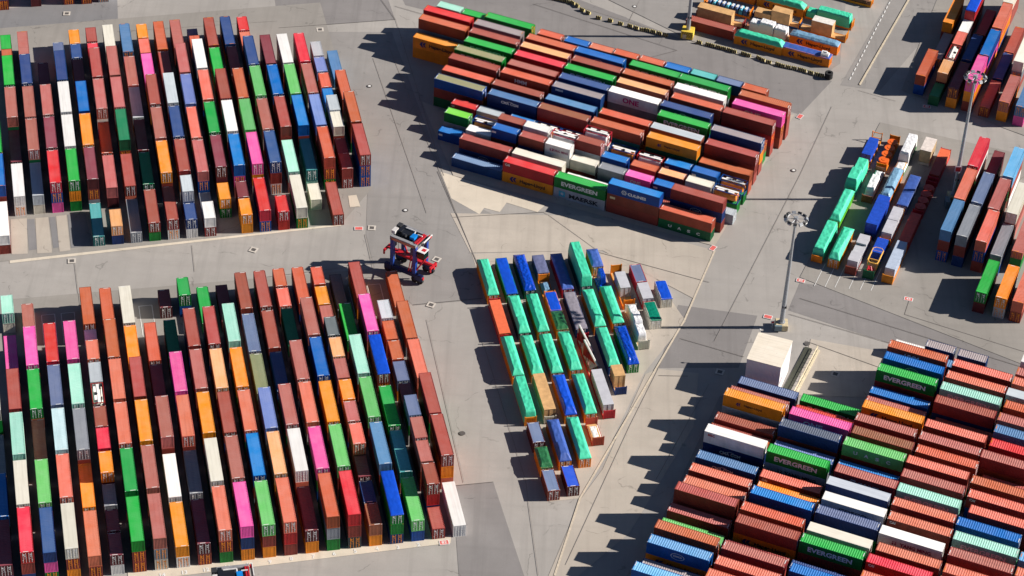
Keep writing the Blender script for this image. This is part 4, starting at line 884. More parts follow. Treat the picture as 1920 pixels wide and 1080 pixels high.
L|80.24|398.22|339.7|2.83|2.830|brick||D|brick red long container under a bright green one, nineteenth row from front, lower right block
L|92.54|393.42|339.7|5.66|2.830|mint|EV|D|pale mint long container between a bright green and a rust orange one, lower right block
L|81.89|402.02|339.7|5.66|2.830|blue|RG|D|bright blue long container, leftmost in twentieth row from front, lower right block
L|93.96|397.08|339.7|5.66|2.830|coral/brick||D|coral red long container between a bright blue and a pale grey one, lower right block
R|105.61|392.62|159.7|5.66|2.830|palegrey||D|pale grey insulated container in the lower right block
L|83.05|405.82|339.7|5.66|2.830|rust|HM|D|rust orange long container, leftmost in twenty-first row from front, lower right block
L|95.61|400.88|159.7|5.66|2.830|coral/brick||D|coral red long container between a rust orange and a coral red one, lower right block
S|82.74|414.28|159.7|0.00|2.600|white||D|white short container in the lower right block
S|88.72|411.64|159.7|2.60|2.600|mauve/navy||D|greyish mauve short container right of a white one, twenty-third row from front, lower right block
S|95.07|409.18|339.7|2.60|2.600|mauve/navy||D|greyish mauve short container, third from left in twenty-third row from front, lower right block
R|109.90|403.27|339.7|5.66|2.830|white||D|white insulated container right of a greyish mauve one, twenty-third row from front, lower right block
L|48.21|347.81|339.7|2.75|2.750|brick||D|brick red long container between a light green and a navy blue one, lower right block
L|60.16|343.38|159.7|2.75|2.750|navy||D|navy blue long container in the lower right block
L|90.83|385.86|339.7|2.75|2.750|brick||D|brick red long container between a dusty rose and a steel blue one, lower right block
L|98.43|369.66|339.7|2.75|2.750|brick||D|brick red long container, fifth from left in fourteenth row from front, lower right block
S|87.82|406.77|339.7|2.75|2.750|steel/navy||D|steel blue short container in the lower right block
S|97.71|510.25|250.5|0.00|2.600|darkgreen||G|dark green short container in the top right corner
S|99.97|516.43|250.5|2.60|2.600|peach||G|pale peach short container in the top right corner
S|99.97|516.43|70.5|0.00|2.600|plum||G|maroon short container under a pale peach one in the top right corner
T|102.39|522.94|70.5|2.60|2.600|tank||G|cream tank container in the top right corner
S|104.65|529.25|70.5|2.60|2.600|coral||G|coral red short container in the top right corner
S|106.72|534.99|250.5|2.60|2.600|white||G|white short container in the top right corner
O|109.71|543.20|250.5|5.33|2.667|royal/red||G|royal blue tarp-covered container in the top right corner
R|119.13|547.18|250.5|5.60|2.800|cream||G|cream insulated container behind a coral red one, fourth row from left, top right corner
R|118.68|521.04|250.5|5.60|2.800|cream||G|cream insulated container behind a dusty rose one, sixth row from left, top right corner
L|103.18|477.50|70.5|5.60|2.800|red||K|bright red long container in the right edge block
L|98.91|464.87|70.5|5.60|2.800|coral||K|coral red long container between a steel blue and a bright red one, right edge block
L|94.81|452.90|250.5|5.60|2.800|steel||K|steel blue long container in the right edge block
L|106.87|476.43|70.5|2.75|2.750|plum||K|maroon long container in the right edge block
L|102.59|463.73|70.5|5.60|2.800|slate||K|slate blue long container in the right edge block
L|98.10|451.30|250.5|5.60|2.800|grey||K|grey long container, nearest in second row from left, right edge block
L|110.68|474.14|250.5|5.60|2.800|lightblue||K|sky blue long container in the right edge block
L|106.03|461.84|70.5|5.60|2.800|rose||K|dusty rose long container between a coral red and a sky blue one, right edge block
L|102.10|449.76|250.5|5.60|2.800|coral||K|coral red long container, nearest in third row from left, right edge block
R|109.95|460.49|70.5|5.60|2.800|cream||K|cream insulated container in the right edge block
L|105.61|448.90|250.5|2.75|2.750|grey||K|grey long container between a bright green and a cream one, right edge block
L|101.01|435.62|70.5|2.75|2.750|green||K|bright green long container in the right edge block
L|105.07|434.17|70.5|2.75|2.750|orange||K|bright orange long container in the right edge block
""".strip().split('\n')
for ln in DATA:
    k, x, y, a_, z, h, code, lt, blk, label = ln.split('|'); container(k, float(x), float(y), float(a_), float(z), float(h), code, lt, blk, label)
# the remaining tiers, mostly hidden inside the stacks: ONE stuff object
STUFF = """
L -11.9 372.4 283.4 2.92 2.92 orange 1
L -11.9 372.4 103.4 0.00 2.92 coral 0
L -15.0 385.4 283.4 2.66 2.66 green 0
L -15.0 385.4 283.4 0.00 2.66 darkgreen 0
L -18.1 398.4 283.4 0.00 2.85 brick 0
L -21.2 411.4 283.4 0.00 2.50 grey 0
S -15.1 368.5 283.4 2.61 2.61 rust 0
S -15.1 368.5 103.4 0.00 2.61 brick 0
S -16.6 374.7 103.4 2.76 2.76 brick 0
S -16.6 374.7 283.4 0.00 2.76 brick 0
S -18.2 381.5 283.4 2.65 2.65 green 0
S -18.2 381.5 283.4 0.00 2.65 white 0
S -19.7 387.7 103.4 0.00 2.82 rust 0
S -21.3 394.5 103.4 0.00 2.72 orange 0
S -22.8 400.7 103.4 0.00 2.84 brick 0
S -24.4 407.5 103.4 0.00 2.58 rust 0
S -25.9 413.7 103.4 0.00 2.78 brick 0
L -16.6 357.6 283.4 0.00 2.69 blue 1
L -19.7 370.6 103.4 0.00 2.79 rose 0
L -22.8 383.6 103.4 0.00 2.83 plum 0
L -25.9 396.6 103.4 2.61 2.61 brick 1
L -25.9 396.6 103.4 0.00 2.61 cream 1
L -29.0 409.6 103.4 2.61 2.61 coral 0
L -29.0 409.6 103.4 0.00 2.61 brick 0
L -32.1 422.6 103.4 0.00 2.92 orange 0
L -20.5 356.6 283.4 2.51 2.51 green 1
L -20.5 356.6 103.4 0.00 2.51 navy 1
L -23.6 369.6 103.4 2.76 2.76 brick 0
L -23.6 369.6 103.4 0.00 2.76 brick 0
L -26.7 382.6 283.4 2.84 2.84 brick 0
L -26.7 382.6 283.4 0.00 2.84 grey 0
L -29.8 395.6 283.4 2.80 2.80 brick 0
L -29.8 395.6 103.4 0.00 2.80 brick 0
L -32.9 408.6 103.4 0.00 2.91 brick 0
S -25.2 358.9 103.4 0.00 2.68 brick 0
S -26.8 365.7 103.4 0.00 2.77 rose 0
S -28.3 371.9 283.4 2.77 2.77 rose 0
S -28.3 371.9 103.4 0.00 2.77 brick 0
S -29.9 378.7 283.4 2.65 2.65 brick 0
S -29.9 378.7 283.4 0.00 2.65 blue 0
S -31.4 384.9 103.4 2.70 2.70 navy 0
S -31.4 384.9 103.4 0.00 2.70 rose 0
S -33.0 391.7 103.4 2.57 2.57 rose 0
S -33.0 391.7 283.4 0.00 2.57 brick 0
S -34.5 397.9 103.4 2.66 2.66 rose 0
S -34.5 397.9 103.4 0.00 2.66 orange 0
S -36.1 404.7 283.4 2.56 2.56 blue 0
S -36.1 404.7 283.4 0.00 2.56 brick 0
S -37.6 410.9 103.4 0.00 2.77 green 0
S -39.2 417.7 283.4 0.00 2.52 plum 0
S -40.7 423.9 283.4 0.00 2.65 brick 0
L -28.3 354.8 283.4 2.92 2.92 brick 1
L -28.3 354.8 103.4 0.00 2.92 charcoal 1
L -31.4 367.8 283.4 2.92 2.92 brick 0
L -31.4 367.8 103.4 0.00 2.92 coral 0
L -34.5 380.8 103.4 2.81 2.81 brick 0
L -34.5 380.8 103.4 0.00 2.81 navy 0
L -37.6 393.8 103.4 2.92 2.92 blue 0
L -37.6 393.8 103.4 0.00 2.92 brick 0
L -40.7 406.8 103.4 2.78 2.78 navy 0
L -40.7 406.8 103.4 0.00 2.78 brick 0
L -43.8 419.8 283.4 0.00 2.92 blue 0
L -32.2 353.9 283.4 2.92 2.92 grey 1
L -32.2 353.9 283.4 0.00 2.92 green 1
L -35.3 366.9 103.4 2.92 2.92 green 0
L -35.3 366.9 103.4 0.00 2.92 blue 0
L -38.4 379.9 103.4 2.92 2.92 white 0
L -38.4 379.9 283.4 0.00 2.92 navy 0
L -41.5 392.8 283.4 2.80 2.80 brick 0
L -41.5 392.8 103.4 0.00 2.80 white 0
L -44.6 405.8 103.4 0.00 2.92 white 0
S -47.0 415.9 103.4 0.00 2.77 brick 0
S -48.5 422.0 103.4 0.00 2.89 brick 0
L -36.1 352.9 283.4 0.00 2.92 orange 1
L -39.2 365.9 103.4 2.92 2.92 coral 0
L -39.2 365.9 283.4 0.00 2.92 brick 0
L -42.3 378.9 103.4 2.91 2.91 green 0
L -42.3 378.9 283.4 0.00 2.91 orange 0
L -45.4 391.9 283.4 0.00 2.92 brick 0
L -48.5 404.9 103.4 0.00 2.92 plum 0
L -51.6 417.9 103.4 0.00 2.92 green 0
L -40.0 352.0 283.4 2.88 2.88 red 1
L -40.0 352.0 283.4 0.00 2.88 brick 1
L -43.1 365.0 103.4 2.85 2.85 orange 0
L -43.1 365.0 103.4 0.00 2.85 brick 0
L -46.2 378.0 103.4 2.78 2.78 grey 0
L -46.2 378.0 283.4 0.00 2.78 brick 0
L -49.3 391.0 283.4 0.00 2.92 brick 0
L -52.4 404.0 103.4 0.00 2.73 rose 0
L -55.5 417.0 103.4 0.00 2.92 brick 0
L -43.9 351.1 283.4 2.82 2.82 brick 1
L -43.9 351.1 283.4 0.00 2.82 orange 1
L -47.0 364.1 103.4 2.89 2.89 rust 0
L -47.0 364.1 103.4 0.00 2.89 grey 0
L -50.1 377.1 103.4 2.74 2.74 green 0
L -50.1 377.1 103.4 0.00 2.74 darkgreen 0
L -53.2 390.1 103.4 2.67 2.67 green 0
L -53.2 390.1 283.4 0.00 2.67 darkgreen 0
L -56.3 403.1 103.4 2.89 2.89 coral 0
L -56.3 403.1 103.4 0.00 2.89 grey 0
L -47.8 350.1 283.4 2.91 2.91 navy 1
L -47.8 350.1 103.4 0.00 2.91 orange 1
L -50.9 363.1 283.4 2.85 2.85 brick 0
L -50.9 363.1 283.4 0.00 2.85 green 0
L -54.0 376.1 103.4 2.77 2.77 blue 0
L -54.0 376.1 103.4 0.00 2.77 brick 0
L -57.1 389.1 283.4 2.72 2.72 plum 0
L -57.1 389.1 103.4 0.00 2.72 brick 0
L -60.2 402.1 103.4 2.80 2.80 rose 0
L -60.2 402.1 283.4 0.00 2.80 navy 0
L -51.7 349.2 103.4 2.77 2.77 brick 1
L -51.7 349.2 283.4 0.00 2.77 green 1
L -54.8 362.2 103.4 2.82 2.82 darkgreen 0
L -54.8 362.2 103.4 0.00 2.82 green 0
L -57.9 375.2 283.4 2.92 2.92 brick 0
L -57.9 375.2 283.4 0.00 2.92 navy 0
L -61.0 388.2 283.4 2.86 2.86 coral 0
L -61.0 388.2 103.4 0.00 2.86 brick 0
L -64.1 401.2 103.4 2.79 2.79 blue 0
L -64.1 401.2 103.4 0.00 2.79 navy 0
S -68.0 417.4 103.4 0.00 2.85 blue 0
L -55.6 348.3 103.4 0.00 2.75 brick 1
L -58.7 361.3 103.4 0.00 2.92 brick 0
L -61.8 374.3 283.4 2.83 2.83 brick 0
L -61.8 374.3 283.4 0.00 2.83 brick 0
L -64.9 387.3 283.4 2.81 2.81 blue 0
L -64.9 387.3 283.4 0.00 2.81 white 0
L -68.0 400.3 103.4 0.00 2.89 brick 0
L -59.5 347.3 103.4 0.00 2.68 white 1
L -62.6 360.3 283.4 0.00 2.75 brick 0
L -65.7 373.3 103.4 2.92 2.92 brick 0
L -65.7 373.3 283.4 0.00 2.92 orange 0
L -68.8 386.3 103.4 0.00 2.80 brick 0
L -71.9 399.3 103.4 0.00 2.78 rust 0
L -63.4 346.4 103.4 2.69 2.69 grey 1
L -63.4 346.4 103.4 0.00 2.69 cream 1
L -66.5 359.4 283.4 2.79 2.79 green 0
L -66.5 359.4 103.4 0.00 2.79 coral 0
L -69.6 372.4 103.4 2.78 2.78 grey 0
L -69.6 372.4 103.4 0.00 2.78 plum 0
L -72.7 385.4 283.4 2.70 2.70 brick 0
L -72.7 385.4 103.4 0.00 2.70 brick 0
L -75.8 398.4 103.4 0.00 2.64 brick 0
L -78.9 411.4 283.4 0.00 2.50 white 0
L -67.3 345.5 103.4 2.65 2.65 brick 1
L -67.3 345.5 103.4 0.00 2.65 brick 1
L -70.4 358.5 103.4 2.72 2.72 navy 0
L -70.4 358.5 283.4 0.00 2.72 rose 0
L -73.5 371.5 283.4 2.73 2.73 brick 0
L -73.5 371.5 283.4 0.00 2.73 brick 0
L -76.6 384.5 103.4 2.68 2.68 plum 0
L -76.6 384.5 103.4 0.00 2.68 brick 0
L -79.7 397.5 283.4 2.50 2.50 brick 0
L -79.7 397.5 103.4 0.00 2.50 plum 0
L -82.8 410.5 283.4 0.00 2.50 green 0
S -72.0 347.8 283.4 0.00 2.50 brick 0
S -73.6 354.6 283.4 0.00 2.50 brick 0
S -75.1 360.8 283.4 2.55 2.55 plum 0
S -75.1 360.8 103.4 0.00 2.55 blue 0
S -76.7 367.6 283.4 2.50 2.50 brick 0
S -76.7 367.6 103.4 0.00 2.50 grey 0
S -78.2 373.8 103.4 2.50 2.50 brick 0
S -78.2 373.8 283.4 0.00 2.50 darkgreen 0
S -79.8 380.6 103.4 2.50 2.50 grey 0
S -79.8 380.6 103.4 0.00 2.50 white 0
S -81.3 386.8 283.4 2.50 2.50 navy 0
S -81.3 386.8 283.4 0.00 2.50 white 0
S -82.9 393.6 103.4 2.50 2.50 coral 0
S -82.9 393.6 103.4 0.00 2.50 blue 0
S -84.4 399.8 103.4 0.00 2.50 white 0
L -86.7 409.6 283.4 0.00 2.83 orange 0
L -75.1 343.6 103.4 0.00 2.72 brick 1
L -78.2 356.6 103.4 0.00 2.61 brick 0
L -81.3 369.6 103.4 2.57 2.57 brick 0
L -81.3 369.6 283.4 0.00 2.57 orange 0
L -84.4 382.6 103.4 2.62 2.62 brick 0
L -84.4 382.6 103.4 0.00 2.62 white 0
L -87.5 395.6 103.4 2.66 2.66 navy 0
L -87.5 395.6 103.4 0.00 2.66 brick 0
L -79.0 342.7 103.4 2.65 2.65 brick 1
L -79.0 342.7 283.4 0.00 2.65 orange 1
L -82.1 355.7 283.4 2.77 2.77 brick 0
L -82.1 355.7 103.4 0.00 2.77 white 0
L -85.2 368.7 103.4 2.76 2.76 coral 0
L -85.2 368.7 283.4 0.00 2.76 darkgreen 0
L -88.3 381.7 103.4 2.68 2.68 darkgreen 0
L -88.3 381.7 283.4 0.00 2.68 green 0
L -91.4 394.7 103.4 2.62 2.62 brick 0
L -91.4 394.7 103.4 0.00 2.62 green 0
L -82.9 341.8 283.4 2.50 2.50 pink 1
L -82.9 341.8 103.4 0.00 2.50 green 1
L -86.0 354.8 103.4 2.50 2.50 brick 0
L -86.0 354.8 283.4 0.00 2.50 blue 0
L -89.1 367.8 103.4 0.00 2.92 green 0
L -92.2 380.8 283.4 2.50 2.50 coral 0
L -92.2 380.8 283.4 0.00 2.50 white 0
L -95.3 393.8 283.4 2.50 2.50 coral 0
L -95.3 393.8 103.4 0.00 2.50 blue 0
L -86.9 340.8 283.4 2.74 2.74 brick 1
L -86.9 340.8 103.4 0.00 2.74 navy 0
L -89.9 353.8 103.4 2.60 2.60 brick 0
L -89.9 353.8 283.4 0.00 2.60 brick 0
L -93.0 366.8 103.4 2.75 2.75 white 0
L -93.0 366.8 283.4 0.00 2.75 coral 0
L -96.1 379.8 103.4 2.69 2.69 navy 0
L -96.1 379.8 103.4 0.00 2.69 coral 0
L -99.2 392.8 283.4 0.00 2.78 grey 0
L -90.8 339.9 103.4 0.00 2.73 blue 0
L -93.8 352.9 103.4 0.00 2.55 darkgreen 0
L -96.9 365.9 103.4 0.00 2.92 grey 1
S -99.3 375.9 103.4 2.73 2.73 green 0
S -99.3 375.9 103.4 0.00 2.73 green 0
L -35.2 469.0 103.3 2.92 2.92 blue 1
L -35.2 469.0 103.3 0.00 2.92 blue 1
L -38.2 481.8 103.3 2.87 2.87 coral 0
L -38.2 481.8 283.3 0.00 2.87 green 0
L -41.2 494.6 283.3 0.00 2.89 plum 0
S -39.8 471.1 103.3 0.00 2.56 green 0
S -41.4 477.9 103.3 2.54 2.54 brick 0
S -41.4 477.9 103.3 0.00 2.54 grey 0
S -42.8 483.9 103.3 2.67 2.67 green 0
S -42.8 483.9 103.3 0.00 2.67 navy 0
S -44.4 490.7 283.3 0.00 2.56 darkgreen 0
S -45.8 496.6 283.3 0.00 2.66 brick 0
S -47.4 503.4 103.3 0.00 2.52 darkgreen 0
S -48.8 509.4 283.3 0.00 2.70 brick 0
L -42.9 467.2 103.3 2.92 2.92 brick 1
L -42.9 467.2 103.3 0.00 2.92 green 1
L -45.9 480.0 283.3 2.85 2.85 rose 0
L -45.9 480.0 103.3 0.00 2.85 green 0
L -49.0 492.7 283.3 2.77 2.77 white 0
L -49.0 492.7 103.3 0.00 2.77 blue 0
L -52.0 505.5 283.3 2.73 2.73 brick 0
L -52.0 505.5 283.3 0.00 2.73 plum 0
L -46.8 466.3 283.3 0.00 2.92 mint 1
L -49.8 479.0 103.3 2.91 2.91 brick 0
L -49.8 479.0 103.3 0.00 2.91 darkgreen 0
L -52.8 491.8 103.3 2.83 2.83 plum 0
L -52.8 491.8 103.3 0.00 2.83 blue 0
L -55.8 504.6 103.3 2.75 2.75 coral 0
L -55.8 504.6 283.3 0.00 2.75 brick 0
L -47.6 452.6 103.3 0.00 2.83 green 1
L -50.7 465.3 103.3 0.00 2.92 rose 0
L -53.7 478.1 283.3 2.92 2.92 brick 0
L -53.7 478.1 283.3 0.00 2.92 grey 0
L -56.7 490.9 103.3 2.89 2.89 brick 0
L -56.7 490.9 283.3 0.00 2.89 rust 0
L -59.7 503.7 103.3 2.78 2.78 brick 0
L -59.7 503.7 103.3 0.00 2.78 brick 0
L -54.5 464.4 283.3 2.92 2.92 brick 1
L -54.5 464.4 103.3 0.00 2.92 white 1
L -57.5 477.2 103.3 2.83 2.83 white 0
L -57.5 477.2 283.3 0.00 2.83 rust 0
L -60.6 490.0 283.3 2.89 2.89 brick 0
L -60.6 490.0 283.3 0.00 2.89 brick 0
L -63.6 502.8 283.3 2.81 2.81 brick 0
L -63.6 502.8 283.3 0.00 2.81 brick 0
S -65.9 512.6 103.3 0.00 2.50 navy 0
S -67.3 518.5 103.3 0.00 2.69 brick 0
L -55.4 450.7 103.3 0.00 2.86 blue 1
L -58.4 463.5 283.3 2.92 2.92 orange 1
L -58.4 463.5 103.3 0.00 2.92 white 0
L -61.4 476.3 283.3 2.91 2.91 rose 0
L -61.4 476.3 283.3 0.00 2.91 brick 0
L -64.4 489.1 103.3 2.81 2.81 plum 0
L -64.4 489.1 103.3 0.00 2.81 grey 0
L -67.4 501.9 283.3 0.00 2.92 green 0
L -70.5 514.6 283.3 2.91 2.91 navy 1
L -70.5 514.6 283.3 0.00 2.91 orange 0
S -59.9 452.8 283.3 0.00 2.60 brick 0
L -62.3 462.6 103.3 2.92 2.92 pink 1
L -62.3 462.6 103.3 0.00 2.92 rose 0
L -65.3 475.4 283.3 2.92 2.92 rust 0
L -65.3 475.4 283.3 0.00 2.92 green 0
L -68.3 488.2 103.3 2.87 2.87 brick 0
L -68.3 488.2 103.3 0.00 2.87 green 0
L -71.3 500.9 103.3 0.00 2.92 orange 0
L -74.3 513.7 283.3 2.92 2.92 brick 1
L -74.3 513.7 283.3 0.00 2.92 coral 0
L -66.1 461.7 103.3 2.91 2.91 plum 0
L -66.1 461.7 103.3 0.00 2.91 brick 0
L -69.1 474.5 103.3 2.92 2.92 green 0
L -69.1 474.5 103.3 0.00 2.92 brick 0
L -72.2 487.3 283.3 2.90 2.90 blue 0
L -72.2 487.3 283.3 0.00 2.90 brick 0
L -75.2 500.0 103.3 2.85 2.85 blue 0
L -75.2 500.0 283.3 0.00 2.85 darkgreen 0
S -77.5 509.8 103.3 0.00 2.50 navy 0
L -70.0 460.8 103.3 2.61 2.61 blue 1
L -70.0 460.8 103.3 0.00 2.61 blue 0
L -73.0 473.6 283.3 2.58 2.58 green 0
L -73.0 473.6 103.3 0.00 2.58 brick 0
L -76.0 486.3 103.3 2.62 2.62 plum 0
L -76.0 486.3 103.3 0.00 2.62 plum 0
L -79.0 499.1 103.3 2.58 2.58 green 0
L -79.0 499.1 283.3 0.00 2.58 grey 0
L -82.1 511.9 283.3 2.92 2.92 rose 1
L -82.1 511.9 283.3 0.00 2.92 brick 0
S -71.6 450.1 283.3 0.00 2.69 brick 0
L -73.9 459.9 103.3 2.82 2.82 orange 0
L -73.9 459.9 103.3 0.00 2.82 white 0
L -76.9 472.6 103.3 2.79 2.79 rose 0
L -76.9 472.6 283.3 0.00 2.79 brick 0
L -79.9 485.4 283.3 2.85 2.85 brick 0
L -79.9 485.4 283.3 0.00 2.85 green 0
L -82.9 498.2 283.3 0.00 2.89 brick 0
L -85.9 511.0 283.3 2.86 2.86 rust 1
L -85.9 511.0 103.3 0.00 2.86 orange 0
L -74.7 446.2 103.3 0.00 2.70 white 1
L -77.7 459.0 283.3 2.80 2.80 brick 0
L -77.7 459.0 103.3 0.00 2.80 navy 0
L -80.7 471.7 103.3 2.80 2.80 brick 0
L -80.7 471.7 283.3 0.00 2.80 navy 0
L -83.8 484.5 103.3 2.85 2.85 orange 0
L -83.8 484.5 103.3 0.00 2.85 plum 0
L -86.8 497.3 103.3 0.00 2.79 plum 0
S -89.1 507.1 103.3 0.00 2.57 rust 0
S -90.5 513.1 103.3 0.00 2.66 white 0
L -78.6 445.3 283.3 0.00 2.50 green 1
L -81.6 458.0 103.3 0.00 2.84 blue 0
L -84.6 470.8 103.3 0.00 2.71 white 0
L -87.6 483.6 283.3 0.00 2.64 orange 0
L -90.6 496.4 103.3 0.00 2.57 orange 0
L -93.7 509.2 103.3 2.88 2.88 steel 1
L -93.7 509.2 103.3 0.00 2.88 brick 0
L -85.5 457.1 103.3 0.00 2.81 coral 0
L -88.5 469.9 103.3 2.88 2.88 brick 1
L -88.5 469.9 283.3 0.00 2.88 blue 0
L -91.5 482.7 103.3 2.83 2.83 white 0
L -91.5 482.7 103.3 0.00 2.83 coral 0
L -94.5 495.5 283.3 2.79 2.79 plum 0
L -94.5 495.5 103.3 0.00 2.79 brick 0
L -97.5 508.3 283.3 0.00 2.89 navy 0
L -89.3 456.2 283.3 0.00 2.80 plum 1
L -92.3 469.0 103.3 0.00 2.75 blue 0
L -95.4 481.8 283.3 2.80 2.80 white 0
L -95.4 481.8 103.3 0.00 2.80 blue 0
L -98.4 494.6 103.3 2.76 2.76 brick 0
L -98.4 494.6 283.3 0.00 2.76 white 0
S -100.7 504.4 283.3 0.00 2.50 brick 0
S -102.1 510.3 283.3 0.00 2.68 brick 0
L -93.2 455.3 103.3 2.75 2.75 brick 1
L -93.2 455.3 103.3 0.00 2.75 grey 0
L -96.2 468.1 103.3 2.72 2.72 rust 0
L -96.2 468.1 103.3 0.00 2.72 blue 0
L -99.2 480.9 283.3 2.71 2.71 brick 0
L -99.2 480.9 103.3 0.00 2.71 brick 0
L -102.3 493.6 103.3 0.00 2.66 orange 0
S -104.6 503.4 103.3 0.00 2.54 brick 0
S -106.0 509.4 103.3 0.00 2.55 white 0
L -97.1 454.4 103.3 2.74 2.74 orange 1
L -97.1 454.4 283.3 0.00 2.74 green 1
L -100.1 467.2 283.3 2.73 2.73 coral 0
L -100.1 467.2 103.3 0.00 2.73 rust 0
L -103.1 479.9 103.3 2.78 2.78 white 0
L -103.1 479.9 103.3 0.00 2.78 brick 0
L -106.1 492.7 283.3 2.73 2.73 rust 0
L -106.1 492.7 103.3 0.00 2.73 white 0
S -108.4 502.5 103.3 0.00 2.92 coral 0
L -100.9 453.5 103.3 2.72 2.72 blue 1
L -100.9 453.5 283.3 0.00 2.72 pink 1
L -104.0 466.3 283.3 2.69 2.69 brick 0
L -104.0 466.3 103.3 0.00 2.69 blue 0
L -107.0 479.0 103.3 2.64 2.64 blue 0
L -107.0 479.0 283.3 0.00 2.64 white 0
L -110.0 491.8 103.3 0.00 2.56 white 0
L -104.8 452.6 283.3 0.00 2.59 cream 1
L -107.8 465.3 103.3 2.64 2.64 darkgreen 0
L -107.8 465.3 283.3 0.00 2.64 brick 0
L -110.8 478.1 103.3 2.58 2.58 brick 0
L -110.8 478.1 283.3 0.00 2.58 brick 0
L -113.9 490.9 283.3 2.63 2.63 blue 0
L -113.9 490.9 283.3 0.00 2.63 blue 0
L -116.9 503.7 283.3 2.81 2.81 rose 1
L -116.9 503.7 103.3 0.00 2.81 navy 0
L -108.7 451.6 103.3 0.00 2.67 white 1
L -111.7 464.4 103.3 0.00 2.57 blue 0
L -114.7 477.2 103.3 2.65 2.65 darkgreen 0
L -114.7 477.2 283.3 0.00 2.65 brick 0
L -117.7 490.0 103.3 2.63 2.63 grey 0
L -117.7 490.0 103.3 0.00 2.63 green 0
S -120.0 499.8 283.3 0.00 2.50 green 0
S -121.4 505.8 103.3 0.00 2.50 brick 0
L -109.5 438.0 283.3 0.00 2.50 brick 1
L -112.5 450.7 283.3 5.67 2.84 blue 1
L -112.5 450.7 103.3 2.84 2.84 brick 0
L -112.5 450.7 283.3 0.00 2.84 brick 0
L -115.6 463.5 103.3 5.32 2.66 green 1
L -115.6 463.5 103.3 2.66 2.66 coral 0
L -115.6 463.5 103.3 0.00 2.66 grey 0
L 25.9 457.6 338.3 0.00 2.59 brick 1
L 4.5 470.4 338.3 0.00 2.68 grey 1
L 39.7 456.4 338.3 0.00 2.68 brick 1
S -3.3 477.8 338.3 0.00 2.50 brick 0
S 2.9 475.4 338.3 0.00 2.50 rose 0
S 8.9 473.0 158.3 0.00 2.53 brick 0
S 26.9 465.8 158.3 0.00 2.58 plum 0
S -7.9 484.0 158.3 0.00 2.50 plum 0
S -2.0 481.7 338.3 2.50 2.50 white 0
S -2.0 481.7 338.3 0.00 2.50 orange 0
S 3.9 479.3 158.3 2.50 2.50 white 0
S 3.9 479.3 158.3 0.00 2.50 orange 0
S 10.0 476.9 158.3 2.50 2.50 rose 0
S 10.0 476.9 158.3 0.00 2.50 blue 0
S 15.8 474.6 338.3 0.00 2.59 grey 0
S 28.1 469.7 338.3 0.00 2.60 brick 0
S 34.3 467.2 338.3 0.00 2.61 blue 0
S 40.4 464.8 158.3 0.00 2.61 brick 0
S -13.0 490.4 338.3 0.00 2.50 plum 0
S -7.0 488.0 158.3 0.00 2.50 blue 0
S 17.4 478.3 158.3 2.63 2.63 white 0
S 17.4 478.3 158.3 0.00 2.63 blue 0
S 23.5 475.8 338.3 0.00 2.59 brick 0
S 29.6 473.4 338.3 0.00 2.60 brick 0
S 35.7 471.0 338.3 0.00 2.66 white 0
S 41.8 468.6 158.3 0.00 2.64 white 0
L -14.4 495.2 158.3 2.53 2.53 brick 1
L -14.4 495.2 338.3 0.00 2.53 darkgreen 1
L -1.9 490.3 158.3 2.50 2.50 navy 0
L -1.9 490.3 158.3 0.00 2.50 brick 0
L 9.7 485.6 338.3 2.52 2.52 red 1
L 9.7 485.6 158.3 0.00 2.52 plum 0
L 21.8 480.8 158.3 2.59 2.59 teal 1
L 21.8 480.8 338.3 0.00 2.59 brick 0
L 34.5 475.8 338.3 2.66 2.66 darkgreen 1
L 34.5 475.8 338.3 0.00 2.66 brick 0
L 46.3 471.1 158.3 0.00 2.59 rust 0
L -12.9 499.0 158.3 2.52 2.52 coral 0
L -12.9 499.0 158.3 0.00 2.52 brick 0
L -1.1 494.3 158.3 2.50 2.50 brick 0
L -1.1 494.3 338.3 0.00 2.50 brick 0
L 11.2 489.4 158.3 2.51 2.51 navy 0
L 11.2 489.4 338.3 0.00 2.51 plum 0
L 23.7 484.4 338.3 2.61 2.61 brick 0
L 23.7 484.4 338.3 0.00 2.61 orange 0
L 35.4 479.8 158.3 2.62 2.62 white 0
L 35.4 479.8 158.3 0.00 2.62 brick 0
L 47.6 474.9 338.3 2.54 2.54 brick 1
L 47.6 474.9 158.3 0.00 2.54 brick 0
L -11.6 502.8 338.3 2.82 2.82 brick 1
L -11.6 502.8 158.3 0.00 2.82 brick 0
L 0.7 497.9 338.3 2.84 2.84 rust 0
L 0.7 497.9 158.3 0.00 2.84 brick 0
L 12.7 493.1 338.3 2.89 2.89 green 1
L 12.7 493.1 338.3 0.00 2.89 brick 0
L 36.9 483.5 158.3 2.93 2.93 blue 0
L 36.9 483.5 338.3 0.00 2.93 grey 0
L 48.9 478.7 158.3 2.95 2.95 orange 1
L 48.9 478.7 338.3 0.00 2.95 brick 0
L -10.3 506.6 338.3 2.80 2.80 green 1
L -10.3 506.6 158.3 0.00 2.80 brick 0
L 2.1 501.6 158.3 2.80 2.80 brick 0
L 2.1 501.6 338.3 0.00 2.80 plum 0
L 14.2 496.8 338.3 2.87 2.87 brick 0
L 14.2 496.8 338.3 0.00 2.87 brick 0
L 25.8 492.2 338.3 2.90 2.90 grey 1
L 25.8 492.2 338.3 0.00 2.90 rose 0
L 37.6 487.5 158.3 2.91 2.91 brick 0
L 37.6 487.5 338.3 0.00 2.91 brick 0
L -20.5 515.0 338.3 0.00 2.86 orange 1
L -8.3 510.1 158.3 2.84 2.84 green 1
L -8.3 510.1 158.3 0.00 2.84 orange 0
L 3.6 505.4 158.3 2.86 2.86 brick 0
L 3.6 505.4 158.3 0.00 2.86 coral 0
L 15.4 500.7 158.3 2.91 2.91 brick 0
